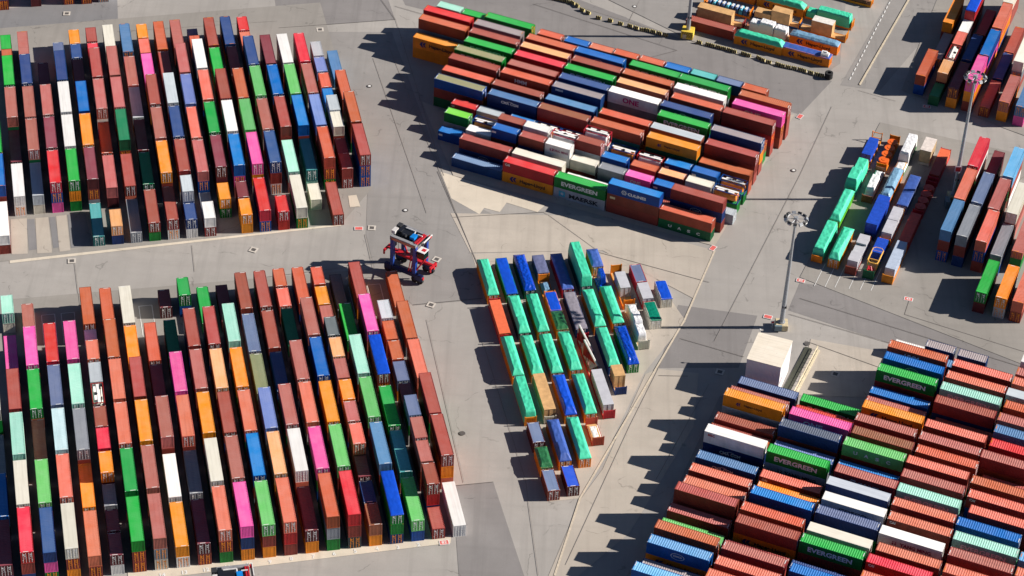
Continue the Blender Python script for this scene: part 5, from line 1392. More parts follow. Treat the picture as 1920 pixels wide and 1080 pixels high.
L 15.4 500.7 338.3 0.00 2.91 brick 0
L 27.5 495.9 158.3 2.95 2.95 orange 0
L 27.5 495.9 158.3 0.00 2.95 brick 0
L 40.1 490.9 338.3 2.93 2.93 brick 0
L 40.1 490.9 158.3 0.00 2.93 plum 0
L 51.8 486.2 158.3 2.89 2.89 red 1
L 51.8 486.2 338.3 0.00 2.89 brick 0
L -19.5 518.9 338.3 5.61 2.80 rust 1
L -19.5 518.9 158.3 2.80 2.80 grey 1
L -19.5 518.9 158.3 0.00 2.80 navy 0
L -7.3 514.0 338.3 2.86 2.86 white 0
L -7.3 514.0 158.3 0.00 2.86 white 0
L 4.9 509.2 338.3 2.84 2.84 green 0
L 4.9 509.2 158.3 0.00 2.84 green 0
L 17.0 504.4 158.3 2.88 2.88 brick 0
L 17.0 504.4 338.3 0.00 2.88 brick 0
L 28.8 499.7 158.3 2.95 2.95 blue 0
L 28.8 499.7 158.3 0.00 2.95 brick 0
L 40.9 494.9 338.3 2.92 2.92 darkgreen 0
L 40.9 494.9 338.3 0.00 2.92 blue 0
L 54.1 489.6 158.3 2.94 2.94 brick 1
L 54.1 489.6 338.3 0.00 2.94 rust 0
L -18.6 522.9 338.3 5.60 2.80 red 1
L -18.6 522.9 338.3 2.80 2.80 red 1
L -18.6 522.9 158.3 0.00 2.80 coral 0
L -6.4 518.0 338.3 5.62 2.81 mauve 1
L -6.4 518.0 338.3 2.81 2.81 brick 0
L -6.4 518.0 158.3 0.00 2.81 rust 0
L 6.2 513.0 158.3 2.79 2.79 coral 0
L 6.2 513.0 158.3 0.00 2.79 blue 0
L 17.7 508.4 338.3 2.83 2.83 darkgreen 0
L 17.7 508.4 158.3 0.00 2.83 brick 0
L 30.5 503.3 158.3 2.95 2.95 rust 0
L 30.5 503.3 338.3 0.00 2.95 green 0
L 41.9 498.8 338.3 2.95 2.95 grey 0
L 41.9 498.8 158.3 0.00 2.95 orange 0
L 55.7 493.3 338.3 2.95 2.95 brick 0
L 55.7 493.3 158.3 0.00 2.95 brick 0
S -18.4 527.1 338.3 2.58 2.58 brick 0
S -18.4 527.1 338.3 0.00 2.58 navy 0
S -12.4 524.7 158.3 2.53 2.53 brick 0
S -12.4 524.7 338.3 0.00 2.53 brick 0
L -3.9 521.3 158.3 5.59 2.79 green 1
L -3.9 521.3 338.3 2.79 2.79 brick 0
L -3.9 521.3 158.3 0.00 2.79 brick 0
S 5.9 517.4 158.3 2.56 2.56 darkgreen 0
S 5.9 517.4 158.3 0.00 2.56 grey 0
S 12.3 514.9 338.3 2.58 2.58 rust 0
S 12.3 514.9 338.3 0.00 2.58 orange 0
S 18.2 512.6 338.3 2.59 2.59 grey 0
S 18.2 512.6 338.3 0.00 2.59 white 0
S 23.9 510.3 158.3 2.66 2.66 navy 0
S 23.9 510.3 158.3 0.00 2.66 brick 0
S 30.0 507.9 158.3 2.69 2.69 darkgreen 0
S 30.0 507.9 338.3 0.00 2.69 brick 0
S 35.9 505.5 338.3 2.71 2.71 orange 0
S 35.9 505.5 338.3 0.00 2.71 brick 0
S 41.9 503.1 158.3 2.74 2.74 brick 0
S 41.9 503.1 338.3 0.00 2.74 plum 0
S 47.8 500.8 158.3 2.73 2.73 rust 0
S 47.8 500.8 338.3 0.00 2.73 brick 0
S 53.7 498.4 158.3 2.72 2.72 brick 0
S 53.7 498.4 158.3 0.00 2.72 white 0
S 0.3 485.1 158.3 0.00 2.60 rose 0
S 6.1 482.8 338.3 0.00 2.60 brick 0
S 11.9 480.4 338.3 0.00 2.60 orange 0
L 49.9 482.6 158.3 2.80 2.80 brick 1
L 49.9 482.6 158.3 0.00 2.80 green 0
L 28.4 460.9 158.3 0.00 2.80 brick 1
L 25.1 488.2 338.3 0.00 2.80 grey 1
L 30.7 337.7 339.7 2.83 2.83 blue 1
L 30.7 337.7 159.7 0.00 2.83 rust 0
L 32.4 341.5 339.7 0.00 2.83 blue 0
L 33.6 345.1 339.7 0.00 2.83 navy 0
L 45.9 340.4 339.7 2.83 2.83 green 0
L 45.9 340.4 159.7 0.00 2.83 orange 0
L 35.0 349.1 339.7 2.83 2.83 brick 1
L 35.0 349.1 159.7 0.00 2.83 orange 0
L 47.3 344.5 159.7 2.83 2.83 brick 0
L 47.3 344.5 159.7 0.00 2.83 green 0
L 59.6 339.5 339.7 2.83 2.83 blue 0
L 59.6 339.5 159.7 0.00 2.83 plum 0
L 36.2 352.6 339.7 0.00 2.83 green 0
L 72.5 338.5 339.7 5.66 2.83 coral 1
L 72.5 338.5 159.7 2.83 2.83 darkgreen 0
L 72.5 338.5 159.7 0.00 2.83 brick 0
L 37.7 356.9 159.7 0.00 2.83 brick 1
L 50.1 351.8 339.7 0.00 2.83 rose 0
L 62.0 347.5 159.7 2.83 2.83 brick 1
L 62.0 347.5 159.7 0.00 2.83 brick 0
L 74.0 343.0 159.7 2.83 2.83 orange 0
L 74.0 343.0 159.7 0.00 2.83 brick 0
L 38.9 359.9 339.7 2.83 2.83 brick 1
L 38.9 359.9 339.7 0.00 2.83 brick 0
L 51.2 355.3 339.7 2.83 2.83 brick 0
L 51.2 355.3 159.7 0.00 2.83 brick 0
L 63.5 350.6 159.7 2.83 2.83 brick 0
L 63.5 350.6 159.7 0.00 2.83 rose 0
L 76.0 346.2 339.7 2.83 2.83 rose 0
L 76.0 346.2 159.7 0.00 2.83 brick 0
L 40.7 364.9 159.7 0.00 2.83 white 0
L 53.3 359.9 339.7 2.83 2.83 blue 1
L 53.3 359.9 339.7 0.00 2.83 white 0
L 65.4 355.5 339.7 2.83 2.83 green 0
L 65.4 355.5 339.7 0.00 2.83 brick 0
L 77.0 350.8 159.7 2.83 2.83 plum 0
L 77.0 350.8 339.7 0.00 2.83 white 0
L 89.4 346.0 159.7 2.83 2.83 blue 0
L 89.4 346.0 159.7 0.00 2.83 plum 0
L 101.3 341.5 159.7 5.66 2.83 coral 1
L 101.3 341.5 159.7 2.83 2.83 navy 0
L 101.3 341.5 159.7 0.00 2.83 grey 0
L 42.0 368.5 159.7 0.00 2.83 grey 0
L 54.7 364.2 159.7 0.00 2.83 brick 0
L 66.9 359.3 339.7 2.83 2.83 rose 0
L 66.9 359.3 339.7 0.00 2.83 brick 0
L 78.9 354.8 339.7 2.83 2.83 brick 0
L 78.9 354.8 159.7 0.00 2.83 brick 0
L 90.8 350.3 159.7 2.83 2.83 green 0
L 90.8 350.3 159.7 0.00 2.83 orange 0
L 102.5 345.6 339.7 5.66 2.83 lightblue 1
L 102.5 345.6 339.7 2.83 2.83 white 0
L 102.5 345.6 339.7 0.00 2.83 brick 0
L 43.4 372.3 159.7 0.00 2.83 navy 1
L 55.6 367.8 159.7 0.00 2.83 coral 0
L 67.9 363.6 339.7 2.83 2.83 brick 0
L 67.9 363.6 159.7 0.00 2.83 coral 0
L 80.0 358.8 159.7 2.83 2.83 brick 0
L 80.0 358.8 159.7 0.00 2.83 blue 0
L 91.7 354.3 339.7 2.83 2.83 rust 0
L 91.7 354.3 339.7 0.00 2.83 brick 0
L 45.0 376.9 159.7 0.00 2.83 white 0
L 56.9 372.0 339.7 0.00 2.83 brick 0
L 69.7 367.3 159.7 2.83 2.83 green 0
L 69.7 367.3 339.7 0.00 2.83 green 0
L 81.3 362.8 159.7 2.83 2.83 navy 0
L 81.3 362.8 339.7 0.00 2.83 brick 0
L 94.4 357.8 339.7 2.83 2.83 brick 0
L 94.4 357.8 159.7 0.00 2.83 grey 0
L 58.5 376.3 339.7 0.00 2.83 white 0
L 70.7 371.7 159.7 0.00 2.83 brick 0
L 82.4 367.0 159.7 2.83 2.83 brick 0
L 82.4 367.0 339.7 0.00 2.83 navy 0
L 94.7 362.2 159.7 2.83 2.83 blue 0
L 94.7 362.2 339.7 0.00 2.83 grey 0
L 47.4 384.0 159.7 0.00 2.83 rust 0
L 59.7 379.7 339.7 2.83 2.83 brick 1
L 59.7 379.7 159.7 0.00 2.83 brick 0
L 71.9 375.2 339.7 0.00 2.83 brick 0
L 83.7 370.9 159.7 2.83 2.83 rose 0
L 83.7 370.9 159.7 0.00 2.83 brick 0
L 95.7 366.1 339.7 2.83 2.83 rust 0
L 95.7 366.1 339.7 0.00 2.83 brick 0
L 49.1 388.0 159.7 0.00 2.83 orange 0
L 61.9 383.4 339.7 2.83 2.83 pink 1
L 61.9 383.4 159.7 0.00 2.83 green 0
L 73.8 378.7 339.7 2.83 2.83 blue 0
L 73.8 378.7 159.7 0.00 2.83 brick 0
L 85.8 374.2 159.7 2.83 2.83 grey 0
L 85.8 374.2 159.7 0.00 2.83 green 0
L 50.4 392.1 159.7 0.00 2.83 blue 0
L 63.2 387.3 339.7 0.00 2.83 brick 0
L 74.7 382.6 159.7 2.83 2.83 grey 0
L 74.7 382.6 339.7 0.00 2.83 brick 0
L 86.8 378.1 159.7 2.83 2.83 rust 0
L 86.8 378.1 159.7 0.00 2.83 brick 0
L 98.4 373.6 339.7 2.83 2.83 rust 1
L 98.4 373.6 159.7 0.00 2.83 rose 0
L 52.4 395.1 159.7 0.00 2.83 brick 0
L 64.7 390.8 159.7 0.00 2.83 plum 0
L 76.4 386.6 159.7 2.83 2.83 coral 0
L 76.4 386.6 339.7 0.00 2.83 brick 0
L 88.3 381.9 159.7 2.83 2.83 grey 0
L 88.3 381.9 339.7 0.00 2.83 brick 0
L 100.5 377.1 339.7 5.66 2.83 red 1
L 100.5 377.1 339.7 2.83 2.83 grey 0
L 100.5 377.1 339.7 0.00 2.83 plum 0
L 77.6 391.2 339.7 0.00 2.83 brick 0
L 101.9 381.3 339.7 5.66 2.83 steel 1
L 101.9 381.3 159.7 2.83 2.83 brick 0
L 101.9 381.3 339.7 0.00 2.83 brick 0
L 78.8 394.4 159.7 0.00 2.83 darkgreen 0
L 91.0 389.3 339.7 2.83 2.83 navy 1
L 91.0 389.3 339.7 0.00 2.83 green 0
L 103.0 384.9 339.7 5.66 2.83 rose 1
L 103.0 384.9 339.7 2.83 2.83 brick 0
L 103.0 384.9 339.7 0.00 2.83 brick 0
L 80.2 398.2 339.7 0.00 2.83 rust 0
L 92.5 393.4 159.7 2.83 2.83 white 0
L 92.5 393.4 339.7 0.00 2.83 brick 0
L 104.7 388.8 339.7 5.66 2.83 rust 1
L 104.7 388.8 159.7 2.83 2.83 white 0
L 104.7 388.8 339.7 0.00 2.83 brick 0
L 81.9 402.0 159.7 2.83 2.83 blue 1
L 81.9 402.0 159.7 0.00 2.83 rust 0
L 94.0 397.1 339.7 2.83 2.83 brick 0
L 94.0 397.1 339.7 0.00 2.83 white 0
L 105.6 392.6 339.7 2.83 2.83 orange 0
L 105.6 392.6 159.7 0.00 2.83 brick 0
L 83.0 405.8 339.7 2.83 2.83 brick 1
L 83.0 405.8 339.7 0.00 2.83 brick 0
L 95.6 400.9 339.7 2.83 2.83 coral 0
L 95.6 400.9 339.7 0.00 2.83 plum 0
L 107.2 396.2 159.7 5.66 2.83 coral 1
L 107.2 396.2 339.7 2.83 2.83 grey 0
L 107.2 396.2 339.7 0.00 2.83 blue 0
L 108.3 399.2 339.7 5.66 2.83 rose 1
L 108.3 399.2 339.7 2.83 2.83 brick 0
L 108.3 399.2 339.7 0.00 2.83 brick 0
S 88.7 411.6 339.7 0.00 2.60 rose 0
S 95.1 409.2 339.7 0.00 2.60 brick 0
L 109.9 403.3 339.7 2.83 2.83 darkgreen 0
L 109.9 403.3 159.7 0.00 2.83 orange 0
L 46.1 380.6 159.7 2.75 2.75 brick 1
L 46.1 380.6 339.7 0.00 2.75 rose 0
L 48.2 347.8 339.7 0.00 2.75 rust 0
L 60.2 343.4 339.7 0.00 2.75 brick 0
L 90.8 385.9 339.7 0.00 2.75 navy 0
L 98.4 369.7 339.7 0.00 2.75 brick 0
S 87.8 406.8 339.7 0.00 2.75 brick 0
L 44.2 337.1 159.7 5.50 2.75 coral 1
L 44.2 337.1 159.7 2.75 2.75 brick 0
L 44.2 337.1 339.7 0.00 2.75 brick 0
L 56.2 332.7 339.7 5.50 2.75 brick 1
L 56.2 332.7 159.7 2.75 2.75 rose 0
L 56.2 332.7 339.7 0.00 2.75 brick 0
L 86.8 338.3 159.7 5.50 2.75 rose 1
L 86.8 338.3 159.7 2.75 2.75 grey 0
L 86.8 338.3 159.7 0.00 2.75 green 0
L 88.1 341.7 159.7 5.50 2.75 coral 1
L 88.1 341.7 339.7 2.75 2.75 white 0
L 88.1 341.7 159.7 0.00 2.75 plum 0
L 71.5 335.5 159.7 5.50 2.75 coral 1
L 71.5 335.5 339.7 2.75 2.75 orange 0
L 71.5 335.5 159.7 0.00 2.75 darkgreen 0
L 85.3 334.1 339.7 5.50 2.75 slate 1
L 85.3 334.1 339.7 2.75 2.75 brick 0
L 85.3 334.1 339.7 0.00 2.75 brick 0
L 105.2 349.5 159.7 5.50 2.75 rust 1
L 105.2 349.5 159.7 2.75 2.75 blue 0
L 105.2 349.5 159.7 0.00 2.75 grey 0
L 106.8 353.6 159.7 5.50 2.75 brick 1
L 106.8 353.6 159.7 2.75 2.75 rust 0
L 106.8 353.6 159.7 0.00 2.75 brick 0
L 95.6 517.3 250.5 2.75 2.75 rust 1
L 95.6 517.3 250.5 0.00 2.75 blue 1
L 100.8 529.1 70.5 0.00 2.80 mauve 1
L 104.3 541.1 70.5 2.75 2.75 orange 1
L 104.3 541.1 250.5 0.00 2.75 brick 1
S 102.4 522.9 250.5 0.00 2.60 brick 0
S 104.7 529.2 250.5 0.00 2.60 blue 0
S 106.7 535.0 70.5 0.00 2.60 white 0
L 109.7 543.2 70.5 2.67 2.67 brick 1
L 109.7 543.2 70.5 0.00 2.67 brick 0
L 102.8 512.5 70.5 2.75 2.75 plum 1
L 102.8 512.5 70.5 0.00 2.75 orange 1
L 107.2 525.0 250.5 2.75 2.75 navy 1
L 107.2 525.0 70.5 0.00 2.75 coral 0
L 112.6 540.8 250.5 0.00 2.80 plum 1
L 106.4 511.3 70.5 5.60 2.80 pink 1
L 106.4 511.3 70.5 2.80 2.80 orange 1
L 106.4 511.3 250.5 0.00 2.80 brick 1
L 110.8 523.1 250.5 5.60 2.80 blue 1
L 110.8 523.1 70.5 2.80 2.80 pink 1
L 110.8 523.1 70.5 0.00 2.80 orange 0
L 115.2 535.4 70.5 5.60 2.80 coral 1
L 115.2 535.4 70.5 2.80 2.80 orange 1
L 115.2 535.4 250.5 0.00 2.80 navy 0
L 119.1 547.2 70.5 2.80 2.80 brick 0
L 119.1 547.2 70.5 0.00 2.80 brick 0
L 110.2 509.4 70.5 0.00 2.80 brick 1
L 114.6 521.7 250.5 0.00 2.80 navy 1
L 118.8 533.6 70.5 0.00 2.80 brick 1
L 114.2 508.0 70.5 2.75 2.75 rose 1
L 114.2 508.0 250.5 0.00 2.75 orange 1
L 118.7 521.0 70.5 2.80 2.80 grey 1
L 118.7 521.0 70.5 0.00 2.80 brick 0
L 117.9 506.4 70.5 2.75 2.75 steel 1
L 117.9 506.4 250.5 0.00 2.75 pink 1
L 103.2 477.5 70.5 2.80 2.80 white 0
L 103.2 477.5 250.5 0.00 2.80 rust 0
L 98.9 464.9 250.5 2.80 2.80 green 1
L 98.9 464.9 70.5 0.00 2.80 brick 0
L 94.8 452.9 250.5 2.80 2.80 brick 1
L 94.8 452.9 70.5 0.00 2.80 blue 1
L 106.9 476.4 70.5 0.00 2.75 plum 0
L 102.6 463.7 70.5 2.80 2.80 rust 0
L 102.6 463.7 70.5 0.00 2.80 coral 0
L 98.1 451.3 250.5 2.80 2.80 brick 1
L 98.1 451.3 250.5 0.00 2.80 navy 1
L 110.7 474.1 70.5 2.80 2.80 brick 0
L 110.7 474.1 250.5 0.00 2.80 white 0
L 106.0 461.8 250.5 2.80 2.80 green 1
L 106.0 461.8 250.5 0.00 2.80 rust 0
L 102.1 449.8 70.5 2.80 2.80 blue 1
L 102.1 449.8 250.5 0.00 2.80 brick 1
L 110.0 460.5 70.5 2.80 2.80 brick 0
L 110.0 460.5 250.5 0.00 2.80 rose 0
L 105.6 448.9 70.5 0.00 2.75 blue 0
L 101.0 435.6 250.5 0.00 2.75 plum 1
L 110.4 450.5 70.5 3.67 1.83 rose 1
L 110.4 450.5 250.5 1.83 1.83 green 1
L 110.4 450.5 70.5 0.00 1.83 green 0
L 105.1 434.2 70.5 0.00 2.75 palegrey 1
L 108.5 433.1 250.5 2.75 2.75 coral 1
L 108.5 433.1 70.5 0.00 2.75 brick 1
L -127.6 532.9 103.3 2.70 2.70 navy 1
L -127.6 532.9 103.3 0.00 2.70 brick 1
L -120.2 535.2 283.3 2.70 2.70 brick 1
L -120.2 535.2 283.3 0.00 2.70 plum 1
L -112.5 536.9 283.3 2.70 2.70 plum 1
L -112.5 536.9 103.3 0.00 2.70 brick 1
L -108.3 537.6 283.3 2.70 2.70 red 1
L -108.3 537.6 103.3 0.00 2.70 brick 1
L -104.4 538.8 103.3 2.70 2.70 white 1
L -104.4 538.8 103.3 0.00 2.70 grey 1
""".strip().split('\n')
def build_stuff():
    V_, F_, MI = [], [], []; cols = {}; mats = []
    for ln in STUFF:
        t, x, y, a_, z, h, col, vis = ln.split(); L = LL if t == 'L' else LS
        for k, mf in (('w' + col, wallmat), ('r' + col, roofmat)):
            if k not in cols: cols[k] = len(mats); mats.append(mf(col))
        M = Matrix.Translation((float(x), float(y), float(z))) @ Matrix.Rotation(R(float(a_)), 4, 'Z') @ Matrix.Diagonal((1, 1, float(h) / HN, 1))
        if vis == '1': parts = [(MESH['w' + t], 'w'), (MESH['r' + t][0], 'r'), (MESH['d' + t][0], 'w'), (MESH['d' + t][1], 'w')]
        else:
            bb = MB(); bb.box((0, 0, HN / 2), (L, 2.42, HN - .01)); parts = [(bb, 'w')]
        for me, kk in parts:
            b0 = len(V_)
            if isinstance(me, MB): vv, ff, mm = me.v, me.f, me.m
            else: vv = [v.co for v in me.vertices]; ff = [tuple(p.vertices) for p in me.polygons]; mm = [p.material_index for p in me.polygons]
            V_ += [tuple(M @ Vector(v)) for v in vv]; F_ += [tuple(b0 + i for i in f) for f in ff]; MI += [cols[kk + col] if i == 0 else 0 for i in mm] if kk == 'w' or True else []
    me = bpy.data.meshes.new('container_mass'); me.from_pydata(V_, [], F_)
    for q in mats: me.materials.append(q)
    me.polygons.foreach_set('material_index', MI); me.update(); o = inst('container_mass', me); o['kind'] = 'stuff'
build_stuff()
# ------------------------------------------------------------------ open-top containers, flat racks and their loads
def fr_(yaw): a = R(yaw); return Vector((-math.sin(a), math.cos(a), 0)), Vector((math.cos(a), math.sin(a), 0))
UE, VE = fr_(13.3); UF0, VF0 = fr_(-21.7); UF, VF = fr_(-19.5)
def pE(r, u, L=LL): return UE * (u + L / 2) + VE * (93.82 + 4.0 * r), 103.3
def pF(u, v, L=LL): return UF0 * u + VF0 * (v + 1.22) + UF * (L / 2), 70.5
def pH(u, v, L=LL): p = VF0 * (u + L / 2) + UF0 * (v + 1.22); return p, -21.7
def open_top(pa, L, body, tm, kind, seed, label, group, lt=''):
    p, ang = pa; root = empty('open_top_container' , p, R(ang)); tag(root, label, 'shipping container', group); n = 'L' if L > 8 else 'S'; root.scale = (1, 1, 2.6 / HN)
    wm = wallmat(body); inst('walls', MESH['w' + n], root, [wm])
    for d in MESH['d' + n]: inst('door', d, root, [wm, None, None])
    inst('tarpaulin', tarp(L, kind, seed), root, [TM[tm]], (0, 0, HN - .02))
    if lt: letter(root, lt, L)
    return root
def short_box(pa, body, roof, label, group): 
    p, ang = pa; root = empty('short_container', p, R(ang)); root.scale = (1, 1, 2.6 / HN); tag(root, label, 'shipping container', group)
    inst('walls', MESH['wS'], root, [wallmat(body)]); inst('roof', MESH['rS'][0], root, [roofmat(roof), None, None])
    for d in MESH['dS']: inst('door', d, root, [wallmat(body), None, None])
    return root
def flat_rack(pa, L, body, label, group, hend=2.3, far=True, frame=False):
    p, ang = pa; root = empty('flat_rack', p, R(ang)); tag(root, label, 'flat rack', group); wm = wallmat(body); e = L / 2
    d = MB(); d.box((0, 0, .5), (L - .2, 2.2, .12), 1)
    for s in (-1, 1): d.box((0, s * 1.14, .34), (L - .3, .14, .56)); 
    for k in range(int(L // 1.2)): d.box((-e + .8 + k * 1.2, 0, .3), (.12, 2.1, .3))
    d.build('deck', [wm, WOODM], root)
    for t in ((-1, 1) if far else (-1,)):
        b = MB()
        for s in (-1, 1): b.box((t * (e - .1), s * 1.12, hend / 2 + .05), (.2, .2, hend + .1)); b.box((t * (e - .1), s * 1.12, hend + .12), (.21, .21, .06))
        if frame and t == 1:
            for z in (.9, hend - .1): b.box((t * (e - .1), 0, z), (.14, 2.04, .12))
        else:
            b.box((t * (e - .1), 0, hend / 2 + .1), (.1, 2.04, hend - .2)); b.box((t * (e - .1), 0, hend - .05), (.16, 2.04, .12))
            for k in range(6): b.box((t * (e - .02), -.85 + .34 * k, hend / 2), (.07, .1, hend - .5))
        b.build('end_panel', wm, root)
    return root
def load(name, label, cat, pa, off, z, group=None):
    p, ang = pa; a = R(ang); q = Vector(p) + Vector((math.cos(a) * off, math.sin(a) * off, z)); r = empty(name, q, a); return tag(r, label, cat, group)
def crate(pa, off, d, label, mat=None, roofm=None, name='wooden_crate', cat='crate', z=.57, group=None, planks=True):
    r = load(name, label, cat, pa, off, z, group); L, W, H = d; mat = mat or WOODM
    b = MB(); b.box((0, 0, H / 2), (L, W, H - .02))
    if planks:
        k = max(3, int(L / .9))
        for i in range(k + 1):
            x = -L / 2 + L * i / k
            for s in (-1, 1): b.box((x, s * (W / 2 + .02), H / 2), (.12, .05, H - .04))
        for s in (-1, 1):
            for yy in (-W / 2 + .1, 0, W / 2 - .1): b.box((s * (L / 2 + .02), yy, H / 2), (.05, .12, H - .04))
    b.build('crate_body', mat, r); t = MB(); t.box((0, 0, H + .02), (L + .1, W + .1, .06))
    for i in range(max(2, int(L / 1.3))): t.box((-L / 2 + .4 + i * 1.25, 0, H + .055), (.1, W + .08, .012))
    t.build('crate_lid', roofm or mat, r); return r
GE = 'open-top containers and flat racks in the middle triangle'; GF = 'open-top containers and flat racks beside the right lamp mast'; GH = 'oversize loads at the top behind the striped barriers'
mg, ora = 'mint', 'orange'
for (r, u, L, body, tm, kind, seed, lab) in [
 (0, 413.6, LL, ora, mg, 'hump', 1, 'mint tarp-covered orange container at the top left corner of the triangle'),
 (0, 387.4, LL, ora, mg, 'hump', 2, 'mint tarp-covered orange container just in front of the coral panelled load'),
 (0, 359.4, LS, ora, 'darkgreen', 'low', 3, 'short orange container under a dark green tarp between two grey-roofed ones'),
 (1, 413.4, LL, 'green', 'royal', 'flat', 1, 'green container with a flat royal blue tarp, second along the top edge'),
 (1, 400.4, LL, 'charcoal', mg, 'step', 4, 'bulky stepped mint tarp load behind the coral panelled load, second row'),
 (1, 387.2, LL, ora, mg, 'hump', 5, 'mint tarp-covered orange container directly behind the long wooden crate'),
 (1, 360.8, LL, ora, 'navy', 'step', 6, 'faded blue tarp with a stepped hump on an orange container near the tip'),
 (2, 414.0, LL, 'darkgreen', 'foil', 'foil', 7, 'dark green container with crinkled shiny blue foil, third along the top edge'),
 (2, 400.3, LL, ora, mg, 'hump', 8, 'mint tarp-covered orange container behind a brown one, third row'),
 (2, 387.0, LL, 'tan', mg, 'hump', 9, 'mint tarp-covered brown container behind the long royal blue tarp'),
 (2, 374.0, LL, ora, 'royal', 'step', 10, 'orange container with a long bulging royal blue tarp, third row'),
 (2, 360.9, LL, ora, mg, 'hump', 11, 'mint tarp-covered orange container nearest the tip of the triangle'),
 (3, 419.4, LS, 'slate', 'slate', 'flat', 2, 'short container with a flat slate grey tarp, fourth along the top edge'),
 (3, 406.6, LS, ora, 'royal', 'flat', 3, 'short orange container with a flat bright blue tarp, fourth row'),
 (3, 400.2, LS, ora, 'darkgreen', 'low', 12, 'short orange container with crumpled dark green sheeting, fourth row'),
 (3, 387.3, LL, ora, mg, 'step', 13, 'mint tarp with a cross dip on an orange container, fourth row'),
 (3, 373.7, LL, ora, mg, 'hump', 14, 'mint tarp-covered orange container behind the white sheet on a rack'),
 (4, 413.2, LL, 'red', 'navy', 'low', 15, 'red container under a faded blue tarp, fifth along the top edge'),
 (4, 399.9, LL, 'navy', 'mauve', 'flat', 4, 'navy container with a flat dusty mauve cover behind the red and white fins'),
 (5, 413.6, LL, 'teal', mg, 'tall', 16, 'tall smooth mint tarp load on a teal container at the top edge'),
 (5, 400.2, LL, ora, mg, 'step', 17, 'mint tarp with wrinkled near half on an orange container, sixth row'),
 (5, 387.4, LL, 'navy', mg, 'hump', 18, 'mint tarp-covered navy container beside the red and white fins'),
 (6, 419.8, LS, ora, 'navy', 'low', 19, 'short orange container with a peaked blue and mauve tarp at top edge'),
 (6, 400.7, LL, ora, mg, 'hump', 20, 'mint tarp-covered orange container right of the blue wrapped machine'),
 (6, 387.3, LL, 'green', 'foil', 'foil', 21, 'green container with crinkled blue foil beside the white wrapped load'),
 (8, 400.3, LS, 'cream', 'teal', 'flat', 5, 'short cream container under shiny dark green foil, right edge'),
 (9, 406.9, LS, 'cream', 'royal', 'flat', 6, 'short cream container with a flat blue tarp, rightmost of the triangle')]:
    open_top(pE(r, u, L), L, body, tm, kind, seed, lab, GE)
short_box(pE(0, 366.7, LS), 'plum', 'slate', 'short maroon container with slate ribbed roof right in front of the tall mint load', GE)
short_box(pE(0, 352.7, LS), 'brick', 'slate', 'short maroon container with slate ribbed roof at the very tip of the triangle', GE)
short_box(pE(1, 353.3, LS), 'plum', 'royal', 'short maroon container with plain blue roof beside the tip of the triangle', GE)
short_box(pE(8, 413.2, LS), 'red', 'slate', 'short red container with striped grey roof in the upper right of the triangle', GE)
# coral panels, crates, wrapped loads of the triangle
pa = pE(0, 400.3); flat_rack(pa, LL, 'red', 'red flat rack under three coral panels at the left edge', GE, 2.4)
CORALM = plain('coral_panel', (250,120,78), .5, var=.1); ORM = plain('orange_paint', (252,112,34), .45, var=.15)
for i in range(3): crate(pa, -3.6 + 3.7 * i, (3.6, 2.25, 1.75), ['coral panelled box nearest of three on the red flat rack', 'coral panelled box in the middle of the red flat rack', 'coral panelled box farthest of three on the red flat rack'][i], CORALM, name='panelled_box', cat='box')
pa = pE(0, 374.6); flat_rack(pa, LL, ora, 'orange flat rack under the tall mint wrapped load', GE, 2.2)
def wrapped(pa, off, L, tm, kind, seed, z, label, extra=0.0, W=1.0):
    r = load('wrapped_load', label, 'wrapped cargo', pa, off, z); o = inst('wrapping', tarp(LL if L > 8 else LS, kind, seed), r, [TM[tm]]); o.scale = (L / (LL if L > 8 else LS), W, 1)
    b = MB(); b.box((0, 0, .5 * (2.4 + extra) - .7 if kind == 'tall' else .2), (L * .9, 2.0 * W, (2.4 + extra) * .9 if kind == 'tall' else .4)); b.build('pallet', WOODM, r); return r
wrapped(pa, 0, 11.2, mg, 'tall', 22, .6, 'tall mint wrapped load on an orange flat rack near the left edge')
pa = pE(1, 374.6); flat_rack(pa, LL, 'cream', 'cream flat rack carrying the long wooden crate', GE, 1.9); crate(pa, .2, (11.0, 2.3, 2.6), 'long tan wooden crate on a cream flat rack in the triangle')
pa = pE(3, 413.0, LS); flat_rack(pa, LS, ora, 'short orange flat rack holding a small blue tented load', GE, 2.4); wrapped(pa, .2, 4.0, 'ice', 'hump', 23, .6, 'small pale blue tented load inside a short orange rack', W=.8)
pa = pE(3, 366.7, LS); flat_rack(pa, LS, 'rust', 'short rust flat rack with a white sheet draped inside', GE, 2.2); wrapped(pa, .1, 4.6, 'white', 'low', 24, .65, 'white sheet draped over cargo in the short rust flat rack', W=.85)
pa = pE(4, 386.5); flat_rack(pa, LL, 'red', 'red flat rack carrying two leaning red and white fins', GE, 2.3)
RW = [plain('fin_red', (150,24,44), .5), plain('fin_white', (238,236,232), .5)]
